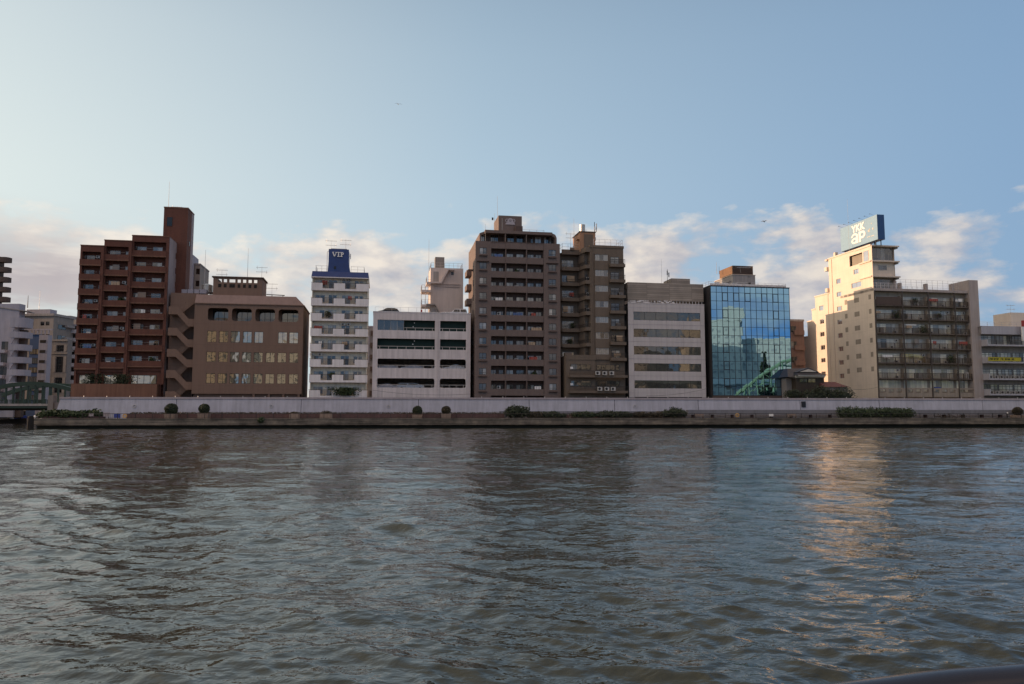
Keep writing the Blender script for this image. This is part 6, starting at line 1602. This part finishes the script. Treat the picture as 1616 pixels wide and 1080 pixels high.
for px, py, rr, lab, lm_ in sph:
    p = on_line(px, 3.2); r_ = ray(px, py); zc = HC + r_.z / r_.y * p.y
    t = empty('topiary_planter', p, QTH); tag(t, lab, 'planter bush', 'round clipped bushes in stone planters')
    mb = MB(); w2 = .95; mb.hexa([(-w2 * .9, -w2 * .9, ZT), (w2 * .9, -w2 * .9, ZT), (w2 * .9, w2 * .9, ZT), (-w2 * .9, w2 * .9, ZT), (-w2, -w2, zc - rr * .78), (w2, -w2, zc - rr * .78), (w2, w2, zc - rr * .78), (-w2, w2, zc - rr * .78)])
    mb.build('planter', 'planter_stone', t)
    ko = core((0, 0, zc), (rr * .86, rr * .86, rr * .82)).build('bush', lm_, t)
    mb = MB(); foliage(mb, (0, 0, zc), (rr, rr, rr * .95), 1500, .12, .84, lump=.06); mb.build('leaves', lm_, ko)
for px, lab, w_, kind in ((465, 'low stone planter on the walk left of the VIP block', .85, 0), (515, 'low stone planter with a mound of dry plants below the VIP block', 1.1, 1)):
    p = on_line(px, 3.6); t = empty('stone_planter', p, QTH); tag(t, lab, 'planter')
    mb = MB(); mb.hexa([(-w_, -.8, ZT), (w_, -.8, ZT), (w_, .8, ZT), (-w_, .8, ZT), (-w_ * .95, -.75, ZT + 1.05), (w_ * .95, -.75, ZT + 1.05), (w_ * .95, .75, ZT + 1.05), (-w_ * .95, .75, ZT + 1.05)]); mb.build('planter', 'planter_stone', t)
    mb = MB(); foliage(mb, (0, 0, ZT + 1.1), (w_, .7, .28 + .25 * kind), 500, .1, .2); mb.build('plants', 'leaf_brown', t)
def bushy(name, label, cat, lumps, mat, group=None, d=3.4):
    p0 = on_line(lumps[0][0], d); t = empty(name, p0, 0); tag(t, label, cat, group)
    mb = MB(); cb = MB()
    for (px, py, rx, rz) in lumps:
        p = on_line(px, d); r_ = ray(px, py); zc = HC + r_.z / r_.y * p.y
        c = (p.x - p0.x, p.y - p0.y, zc)
        foliage(mb, c, (rx, 1.1, rz), int(430 * max(1, rx * rz)), .19, .5, lump=.35)
        k = core(c, (rx * .72, .8, rz * .7), 7); off = len(cb.v); cb.v += k.v; cb.f += [tuple(i + off for i in f) for f in k.f]; cb.r += k.r
    mb.build('leaves', mat, t); cb.build('branches', mat, t)
bushy('bush', 'biggest dark green bush on the walk, in front of the brown tower', 'bush', [(807, 652, 1.3, 1.0), (815, 650, 1.6, 1.25), (826, 651.5, 1.2, 1.05)], 'leaf_dark', d=3.0)
bushy('bush', 'rounded dark bush at the left end of the long grey ledge', 'bush', [(1052, 653.5, 1.4, .7), (1064, 651.5, 1.5, 1.0), (1075, 653.5, 1.2, .75)], 'leaf_dark', d=3.0)
bushy('low_shrub', 'low mounded shrub just right of the biggest bush', 'shrub', [(841, 655, 1.2, .6), (850, 654.5, 1.0, .55)], 'leaf_brown', 'low shrubs along the walk')
bushy('low_shrub', 'second low shrub right of the biggest bush', 'shrub', [(864, 655.5, 1.5, .55), (873, 654.5, 1.2, .6), (884, 656.5, 1.3, .4)], 'leaf_dark', 'low shrubs along the walk')
bushy('low_shrub', 'flat green shrub in front of the tan building', 'shrub', [(911, 655, 1.2, .5), (920, 654.8, 1.6, .65), (932, 655.2, 1.2, .5)], 'leaf_green', 'low shrubs along the walk')
bushy('low_shrub', 'wide low shrub below the gap between tan building and panelled office', 'shrub', [(951, 655, 1.3, .6), (963, 654.2, 1.6, .7), (976, 654.5, 1.5, .65), (988, 654.8, 1.3, .6)], 'leaf_dark', 'low shrubs along the walk')
bushy('low_shrub', 'thin brownish shrub in front of the panelled office, left of the rounded dark bush', 'shrub', [(1003, 655, 1.2, .5), (1012, 654.5, 1.0, .55), (1028, 655.2, 1.3, .5), (1040, 655, 1.0, .5)], 'leaf_brown', 'low shrubs along the walk')
bushy('hedge', 'long dark clipped hedge below the cream tower', 'hedge', [(1332, 653, 1.4, 1.1), (1342, 652, 1.5, 1.2)] + [(1352 + 9 * k, 652.4 + random.uniform(-.3, .4), 1.25, 1.1) for k in range(10)], 'leaf_green', d=3.2)
bushy('hedge', 'low clipped green hedge at the left end of the flood wall', 'hedge', [(70, 654, 1.3, .55)] + [(78 + 9 * k, 653.4 + (1.2 if 4 < k < 7 else 0), 1.3, .65) for k in range(9)], 'leaf_green', d=4.8)
bushy('quay_weed', 'yellow green weed tuft growing from the quay edge below the office', 'weed', [(412, 663, .5, .35)], 'leaf_green', d=-.1)
mb = MB()
for k in range(5200):
    t = random.random(); px = lerp(205, 790, t); p = on_line(px, 5.4 + random.uniform(-.5, .5)); s = .11
    q = Vector((p.x, p.y, 2.62 + random.random() ** 2 * .30)); a = Vector((random.gauss(0, 1), random.gauss(0, 1), random.gauss(0, 1))).normalized() * s; b = a.orthogonal().normalized() * s * .6
    mb.poly([q - a, q - b, q + a, q + b])
tag(mb.build('ground_cover', 'leaf_brown'), 'thin strip of low dry planting along the top of the planter wall', 'ground cover', kind='stuff')
# behind the wall, around the old house
for px, py, rx, rz, lab in ((1298, 624.5, 1.8, 2.0, 'dark garden shrub right of the tiled house doorway'), (1313, 626, 2.1, 1.6, 'dark garden shrub in front of the red shed roof'), (1331, 626, 2.2, 1.8, 'dark garden shrub at the right end of the red shed'), (1252, 623, 1.5, 1.1, 'low dark hedge bush below the glass building corner'), (1279, 625, 2.6, 1.4, 'low garden shrub under the windows of the tiled house')):
    Y = 156.4; r_ = ray(px, py); k = Y / r_.y; c = Vector((r_.x * k, Y, HC + r_.z * k))
    mb = MB(); foliage(mb, (0, 0, 0), (rx, 1.2, rz), 1500, .17, .3, lump=.35)
    kk = core((0, 0, -.2), (rx * .7, .8, rz * .7), 7); off = len(mb.v); mb.v += kk.v; mb.f += [tuple(i + off for i in f) for f in kk.f]; mb.r += kk.r
    mb.tube([(0, 0, -3.5), (0, 0, -.2)], .1, 6)
    o = mb.build('garden_shrub', 'leaf_dark'); o.location = c; tag(o, lab, 'shrub', 'shrubs around the tiled house')

def notice(px, w_, h_, zc, mat, label, cat='sign board', d=1.1, legs=True):
    o = empty('notice_board', on_line(px, d), QTH); tag(o, label, cat)
    mb = MB(); mb.box(-w_ / 2, w_ / 2, -.03, .03, zc - h_ / 2, zc + h_ / 2); mb.build('board', mat, o)
    mb = MB(); [mb.box(x - .04, x + .04, .032, .09, ZT, zc) for x in (-w_ * .35, w_ * .35)]; mb.build('leg', 'dark_metal', o)
notice(144, .8, .55, 2.45, 'wall_cap', 'small pale notice board, leftmost of three on the quay railing', d=1.3)
notice(168, 1.1, .75, 2.5, 'wall_cap', 'pale green and grey notice board, middle of three on the quay railing', d=1.3)
notice(185, 1.1, .75, 2.3, 'sign_blue', 'blue notice board, rightmost of three on the quay railing', d=1.3)
notice(1217, .85, .45, 2.35, 'letter_white', 'white notice plate on the railing below the glass building', d=.62)
o = empty('life_ring', on_line(197, .65), QTH); tag(o, 'orange life ring hanging on the quay railing', 'life ring')
mb = MB(); ring(mb, 0, 2.25, .38, .2, -.06, .12); mb.build('ring', 'ring_orange', o)
o = empty('life_ring', on_line(1163.5, .65), QTH); tag(o, 'tan life ring on a post below the glass building', 'life ring')
mb = MB(); ring(mb, 0, 2.35, .38, .2, -.06, .12); mb.build('ring', 'ring_orange', o)
# benches along the walk
def bench(px, lab):
    o = empty('bench', on_line(px, 3.4), QTH); tag(o, lab, 'bench', 'benches on the riverside walk')
    mb = MB(); mb.box(-.9, .9, -.25, .25, ZT + .40, ZT + .47); mb.build('seat', 'planter_stone', o)
    for x in (-.7, .7): mb = MB(); mb.box(x - .08, x + .08, -.2, .2, ZT, ZT + .40); mb.build('leg', 'planter_stone', o)
    mb = MB(); mb.box(-.9, .9, .22, .28, ZT + .6, ZT + .9); [mb.box(x - .03, x + .03, .281, .32, ZT + .35, ZT + .9) for x in (-.8, .8)]; mb.build('backrest', 'planter_stone', o)
for px, lab in ((905, 'pale bench in front of the flat green shrub'), (1040, 'pale bench left of the rounded dark bush'), (1104, 'pale bench at the left end of the long ledge'), (1250, 'pale bench below the gap right of the glass building'), (1352, 'pale bench in front of the left half of the long hedge'), (1395, 'pale bench in front of the middle of the long hedge'), (1432, 'pale bench at the right end of the long hedge')):
    bench(px, lab)
# walk lamp
o = empty('walk_lamp', on_line(1590, 3.0)); tag(o, 'low lamp with a white globe near the right edge of the walk', 'lamp')
mb = MB(); mb.tube([(0, 0, ZT), (0, 0, 2.55)], .05, 6); mb.build('stem', 'dark_metal', o)
mb = MB(); mb.tube([(0, 0, 2.55), (0, 0, 2.62), (0, 0, 2.78), (0, 0, 2.88)], [.06, .17, .17, .05], 12); mb.build('globe', 'letter_white', o)
# driftwood-like bare branch heap by the hedge
o = MB(); c = on_line(1500, 3.0)
for k in range(40):
    a = Vector((random.uniform(-3, 3), random.uniform(-.4, .4), 0)); o.tube([a + Vector((0, 0, .2)), a + Vector((random.gauss(0, .8), random.gauss(0, .2), random.uniform(.2, 1.0)))], .035, 4)
o = o.build('brushwood', 'bark'); o.location = c + Vector((0, 0, ZT)); tag(o, 'heap of dark bare brushwood on the walk right of the long hedge', 'brushwood')

# overhead cable behind the flood wall
def cable(px0, py0, px1, py1, Y0, Y1, sag, label):
    r0, r1 = ray(px0, py0), ray(px1, py1); a = CAMP + r0 * (Y0 / r0.y); b = CAMP + r1 * (Y1 / r1.y)
    mb = MB(); pts = [a.lerp(b, t / 12) - Vector((0, 0, sag * 4 * (t / 12) * (1 - t / 12))) for t in range(13)]
    mb.tube(pts, .022, 4); tag(mb.build('overhead_cable', 'dark_metal'), label, 'cable')
cable(588, 616, 742, 622, 148.5, 151, .5, 'thin cable sagging across the foot of the parking garage')
cable(1020, 625, 1118, 613, 153, 155, .4, 'thin cable rising across the foot of the panelled office')
cable(1342, 614, 1386, 611, 159, 162, .3, 'thin cable across the foot of the cream tower')

# two gulls
for px, py, lab, rz in ((628.5, 165, 'pale bird gliding high above the VIP block', .4), (1205.5, 350, 'dark bird flying in front of the clouds above the glass building', 2.4)):
    Y = 130; r_ = ray(px, py); c = CAMP + r_ * (Y / r_.y)
    mb = MB(); mb.tube([(0, -.28, 0), (0, -.15, .02), (0, .05, .03), (0, .28, 0)], [.02, .07, .07, .015], 8)
    for s in (-1, 1):
        mb.prism([(0, -.12, .03), (s * .3, -.14, .16), (s * .62, .02, .06), (s * .3, .02, .15), (0, .08, .03)], (0, 0, .02))
    mb.prism([(0, .2, 0), (-.08, .4, 0), (.08, .4, 0)], (0, 0, .015))
    o = mb.build('bird', 'bird_grey'); o.location = c; o.rotation_euler = (.3, 0, rz); tag(o, lab, 'bird', 'birds in the sky')

# ------------------------------------------------------------------ near bank: handrail, terrace, and what the glass mirrors
zr = 2.42
def on_z(px, py, z): r = ray(px, py); t = (z - HC) / r.z; return CAMP + r * t
a, b, c = on_z(1340, 1075, zr), on_z(1480, 1057, zr), on_z(1616, 1047, zr)
d1 = (b - a).normalized(); d2 = (c - b).normalized()
pts = [a - d1 * 3.0, a - d1 * 1.0 , a, b, c, c + d2 * 1.0, c + d2 * 3.0]
pts = [p + Vector((0, -.018, -.052)) for p in pts]
hr = empty('handrail', (pts[2].x, pts[2].y, 0)); tag(hr, 'smooth dark handrail of the near bank in the bottom right corner', 'handrail')
mb = MB(); sm = []
for i in range(len(pts) - 1):
    for k in range(6):
        t = k / 6; p0, p1, p2, p3 = pts[max(i - 1, 0)], pts[i], pts[i + 1], pts[min(i + 2, len(pts) - 1)]
        sm.append(.5 * ((2 * p1) + (-p0 + p2) * t + (2 * p0 - 5 * p1 + 4 * p2 - p3) * t * t + (-p0 + 3 * p1 - 3 * p2 + p3) * t ** 3))
mb.tube([p - Vector((pts[2].x, pts[2].y, 0)) for p in sm], .055, 32); mb.build('rail', 'handrail_paint', hr, smooth=True)
for p in (pts[0], pts[-1]):
    mb = MB(); q = p - Vector((pts[2].x, pts[2].y, 0)); mb.tube([(q.x, q.y, 1.3), (q.x, q.y, zr - .12)], .03, 10); mb.build('post', 'handrail_paint', hr)
mb = MB(); mb.box(-500, 500, -6, .9, -2, 1.38); tag(mb.build('near_walk', 'pavement'), kind='structure')
mb = MB(); mb.box(-900, 1200, -900, -6.02, -2, 3.2); tag(mb.build('near_ground', 'city_ground'), kind='structure')
def near_building(x, y, w_, d_, h, mat, label, floors=None, nm='office_building', rz=0, wmat='pane_office', extra=None):
    r = empty(nm, (x, y, 0), rz); tag(r, label, 'building')
    mb = MB(); mb.box(0, w_, -d_, 0, 3.1, h); mb.build('wall', mat, r)
    mb = MB(); mb.box(-.3, w_ + .3, -d_, .3, h, h + .8); mb.build('roof_edge', mat, r)
    n = int((h - 4) / 3.6)
    for k in range(n):
        z = 5.0 + k * 3.6
        mb = MB(); nx = max(2, int(w_ / 3.2))
        for j in range(nx):
            xx = w_ * (j + .2) / nx; mb.box(xx, xx + w_ / nx * .42, .02, .12, z, z + 1.25)
        mb.build('window_row', wmat, r)
    if extra:
        for e in extra: mb = MB(); mb.box(*e); mb.build('roof_house', mat, r)
    return r
near_building(-165, -40, 34, 18, 30, 'near_tan', 'tan office on the near bank mirrored in windows, far left')
near_building(-128, -42, 30, 20, 15, 'near_white', 'white office on the near bank behind the viewer, left of centre')
near_building(-88, -46, 32, 18, 41, 'near_tan', 'tall tan office on the near bank mirrored by the brown office', rz=R(14))
near_building(-50, -40, 27, 16, 31, 'near_cream', 'lower cream building on the near bank left behind the viewer', rz=R(16))
near_building(14, -42, 30, 18, 17, 'near_white', 'white building on the near bank, right of the viewer')
near_building(62, -38, 26, 18, 20, 'near_grey', 'grey building on the near bank, further right of the viewer')
near_building(108, -50, 34, 20, 44, 'near_grey', 'tall grey block on the near bank left of the mirrored cream blocks', rz=R(30))
# the group mirrored in the glass building
near_building(170, -50, 30, 25, 50, 'near_cream', 'big cream block mirrored in the left half of the glass building', wmat='near_grey', extra=[(20, 30, -12, 0, 50.8, 57), (4, 13, -12, -1, 50.8, 53)], rz=R(38))
near_building(197, -36, 24, 22, 40, 'near_cream', 'lower cream block mirrored in the middle of the glass building', wmat='near_grey', rz=R(38))
near_building(148, -64, 18, 20, 34, 'near_cream', 'cream wing mirrored at the left edge of the glass building', wmat='near_grey', rz=R(38))
rt = empty('round_tower', (163, -34, 0)); tag(rt, 'round cream tower with flat cap mirrored at the left of the glass building', 'tower')
mb = MB(); mb.tube([(0, 0, 3), (0, 0, 36.5)], 4.5, 24); mb.build('wall', 'near_cream', rt); mb = MB(); mb.tube([(0, 0, 36.5), (0, 0, 37.6)], 5.6, 24); mb.tube([(0, 0, 37.6), (0, 0, 41)], 3, 16); mb.build('cap', 'near_grey', rt)
# dark tree mirrored in the glass
tr = empty('tall_tree', (190, -11, 0)); tag(tr, 'tall dark tree mirrored in the middle of the glass building', 'tree')
mb = MB(); mb.tube([(0, 0, 3), (0, 0, 14), (0, 0, 32)], [.5, .3, .06], 8)
mb.build('trunk', 'bark', tr)
mb = MB()
for k in range(22):
    z = 13 + 19 * k / 22; rad = 4.6 * (1 - k / 26)
    for j in range(5):
        a = random.random() * 6.28; foliage(mb, (math.cos(a) * rad * .62, math.sin(a) * rad * .62, z), (rad * .5, rad * .5, .8), 50, .5, .1)
mb.build('crown', 'leaf_dark', tr)
# elevated road along the near bank
er = empty('elevated_road', (100, -1, 0)); tag(er, 'elevated road on piers mirrored in the lower part of the glass building', 'elevated road')
mb = MB(); mb.box(0, 250, -6, -1, 15.0, 16.8); mb.build('deck', 'near_grey', er)
mb = MB(); mb.box(0, 250, -.98, -.7, 15.4, 18.2); mb.build('parapet', 'near_white', er)
for k in range(9): mb = MB(); mb.box(10 + k * 28, 12.5 + k * 28, -4.5, -2.5, 1.3, 13.5); mb.box(8 + k * 28, 14.5 + k * 28, -5.5, -1.5, 13.5, 14.98); mb.build('pier', 'near_grey', er)
# pale green arch bridge across the river, off to the right
ar = empty('arch_bridge', (128, 0, 0)); tag(ar, 'pale green steel arch bridge mirrored in the lower right of the glass building', 'bridge')
y0, y1, zd, zc = 44.0, 150.0, 6.0, 22.5
def az(t): return zd - 1.0 + (zc - zd + 1.0) * (1 - (2 * t - 1) ** 2)
for xo in (0, 14):
    mb = MB(); N = 28; P_ = [(xo, lerp(y0, y1, k / N), az(k / N)) for k in range(N + 1)]; mb.tube(P_, .6, 6); mb.build('arch_rib', 'bridge_pale_green', ar)
    mb = MB(); P2 = [(xo, lerp(y0, y1, k / N), max(zd, az(k / N) - 3.2)) for k in range(2, N - 1)]; mb.tube(P2, .16, 6)
    for k in range(2, N - 2):
        mb.tube([P_[k], P2[k - 1 if k - 1 < len(P2) else -1]], .07, 4)
    mb.build('lower_chord', 'bridge_pale_green', ar)
    for k in range(1, N):
        mb = MB(); y = lerp(y0, y1, k / N); mb.box(xo - .2, xo + .2, y - .2, y + .2, zd, az(k / N)); kk_ = k + (1 if k < N / 2 else -1); mb.tube([(xo, y, zd), (xo, lerp(y0, y1, kk_ / N), az(kk_ / N))], .16, 4) if k % 2 else None; mb.build('hanger', 'bridge_pale_green', ar)
mb = MB(); mb.box(-1, 15, 41, 47, -2, zd - 1.6); mb.build('river_pier', 'near_grey', ar)
mb = MB(); mb.box(-1, 15, -8, 158, zd - 1.6, zd); mb.build('deck', 'bridge_pale_green', ar)
mb = MB(); [mb.box(-1.2, -1.0, -8, 158, zd + h_, zd + h_ + .15) for h_ in (.4, 1.0)]; [mb.box(-1.2, -1.0, y, y + .2, zd, zd + 1.0) for y in range(-8, 158, 2)]; mb.build('parapet', 'bridge_pale_green', ar)
for k in range(4, 25, 4): mb = MB(); y = lerp(y0, y1, k / 28); mb.box(.5, 13.5, y - .25, y + .25, az(k / 28) - .4, az(k / 28) + .2); mb.build('cross_brace', 'bridge_pale_green', ar)

# ------------------------------------------------------------------ the river
m, nt, b = newmat('river_water')
tc = node(nt, 'ShaderNodeTexCoord'); o_ = tc.outputs['Object']
hsum = None
def wn_(scale, sx, sy, rot, detail, amp, dist=0.0):
    global hsum
    mp = node(nt, 'ShaderNodeMapping'); mp.inputs['Scale'].default_value = (sx, sy, 1); mp.inputs['Rotation'].default_value = (0, 0, rot); lk(nt, o_, mp.inputs[0])
    n_ = node(nt, 'ShaderNodeTexNoise', i_Scale=scale, i_Detail=detail, i_Roughness=0.55, i_Distortion=dist); lk(nt, mp.outputs[0], n_.inputs['Vector'])
    v = math_n(nt, 'MULTIPLY', n_.outputs[0], amp); hsum = v if hsum is None else math_n(nt, 'ADD', hsum, v)
wn_(0.7, 1.0, 1.5, .3, 3.0, 0.09)
wn_(2.2, 1.0, 1.5, -.35, 3.0, 0.045, .3)
wn_(8.0, 1.0, 1.4, .15, 2.0, 0.0075, .3)
# slicks: patches where the small ripples die down
sl = node(nt, 'ShaderNodeTexNoise', i_Scale=0.055, i_Detail=3.0); 
mp = node(nt, 'ShaderNodeMapping'); mp.inputs['Scale'].default_value = (.5, 1.3, 1); lk(nt, o_, mp.inputs[0]); lk(nt, mp.outputs[0], sl.inputs['Vector'])
slk = ramp(nt, sl.outputs[0], [(0.36, 0.55), (0.58, 1.0)])
bu = node(nt, 'ShaderNodeBump'); bu.inputs['Distance'].default_value = WATER_BUMP
lk(nt, slk, bu.inputs['Strength']); lk(nt, hsum, bu.inputs['Height']); lk(nt, bu.outputs[0], b.inputs['Normal'])
b.inputs['Base Color'].default_value = (0.028, 0.030, 0.019, 1)
b.inputs['Roughness'].default_value = 0.015
b.inputs['IOR'].default_value = 1.52

rng = np.random.default_rng(5)
ys = [2.0]
while ys[-1] < 139: ys.append(ys[-1] + max(0.045, min(ys[-1] ** 2 / 2600, 0.42)))
ang = np.linspace(-0.86, 0.86, 1150)
Yg, Ag = np.meshgrid(np.array(ys), np.tan(ang) , indexing='ij')
Xg = Yg * Ag
sp_ = np.maximum(np.gradient(np.array(ys))[:, None] * np.ones_like(Xg), Yg * (ang[1] - ang[0]) * (1 + Ag ** 2))
Z = np.zeros_like(Xg); DX = np.zeros_like(Xg); DY = np.zeros_like(Xg)
NW = 90
lam = np.exp(rng.uniform(math.log(0.20), math.log(7.0), NW))
th0 = R(68)                                     # wind-driven waves coming across the river
# patchy energy so the surface is not uniform
def lowf(s, ph): return 0.5 + 0.5 * np.sin(Xg * s + 1.7 * np.sin(Yg * s * 1.31 + ph) + ph) * np.cos(Yg * s * .83 + 1.3 * np.sin(Xg * s * .71 + ph * 2))
patch = .40 + .75 * lowf(.11, 1.0) + .45 * lowf(.37, 2.3)
wind = .80 + .62 * np.clip((Yg - 14) / 50, 0, 1)          # more breeze out in mid river than under the near bank
for l in lam:
    t = th0 + rng.normal(0, .55); k = 2 * math.pi / l; kx, ky = k * math.cos(t), k * math.sin(t)
    amp = 0.0145 * l ** 0.74 / (1 + (l / 3.0) ** 3) * WATER_AMP
    fade = np.clip((l / sp_ - 2.2) / 3.0, 0, 1)
    ph = kx * Xg + ky * Yg + rng.uniform(0, 6.28) + .35 * np.sin(Xg * .21 + rng.uniform(0, 6)) + .35 * np.sin(Yg * .17 + rng.uniform(0, 6))
    A_ = amp * fade * (patch if l < 2.2 else 1.0) * wind
    Z += A_ * np.cos(ph); DX -= .95 * A_ * math.cos(t) * np.sin(ph); DY -= .95 * A_ * math.sin(t) * np.sin(ph)
edge = np.clip((139 - Yg) / 4, 0, 1) * np.clip((0.86 - np.abs(ang))[None, :] / 0.03, 0, 1)
Z *= edge; DX *= edge; DY *= edge
nr, nc = Xg.shape
co = np.stack([Xg + DX, Yg + DY, Z], -1).reshape(-1, 3)
idx = np.arange(nr * nc).reshape(nr, nc)
q = np.stack([idx[:-1, :-1], idx[:-1, 1:], idx[1:, 1:], idx[1:, :-1]], -1).reshape(-1, 4)
# coarse sheet round the fine one: far water, sides, and under the near bank
ex = []; ef = []
ta = math.tan(.86); n0 = len(co)
xl = [(139 * ta, 139.0)]
far = [(-3000, 139.0), (-139 * ta, 139.0), (139 * ta, 139.0), (3000, 139.0), (-3000, 6000.0), (-139 * ta, 6000.0), (139 * ta, 6000.0), (3000, 6000.0), (-3000, -20.0), (-2 * ta, -20.0), (2 * ta, -20.0), (3000, -20.0), (-2 * ta, 2.0), (2 * ta, 2.0)]
co = np.vstack([co, np.array([(x, y, 0.0) for x, y in far])])
fs = [(0, 1, 5, 4), (1, 2, 6, 5), (2, 3, 7, 6), (8, 9, 12, 0), (10, 11, 3, 13), (9, 10, 13, 12)]
me = bpy.data.meshes.new('river')
nq = len(q); tri = [(12, 1, 0), (13, 3, 2)]
loops = np.concatenate([q.ravel(), np.array([[n0 + i for i in f] for f in fs]).ravel(), np.array([[n0 + i for i in f] for f in tri]).ravel()]).astype(np.int32)
tot = np.array([4] * (nq + len(fs)) + [3] * len(tri), np.int32); st = np.concatenate([[0], np.cumsum(tot)[:-1]]).astype(np.int32)
me.vertices.add(len(co)); me.vertices.foreach_set('co', co.astype(np.float32).ravel())
me.loops.add(len(loops)); me.loops.foreach_set('vertex_index', loops)
me.polygons.add(len(tot)); me.polygons.foreach_set('loop_start', st)
me.polygons.foreach_set('use_smooth', np.ones(len(tot), bool))
me.update(calc_edges=True); me.validate()
me.materials.append(MATS['river_water'])
o = bpy.data.objects.new('river', me); COL.objects.link(o); tag(o, kind='structure')
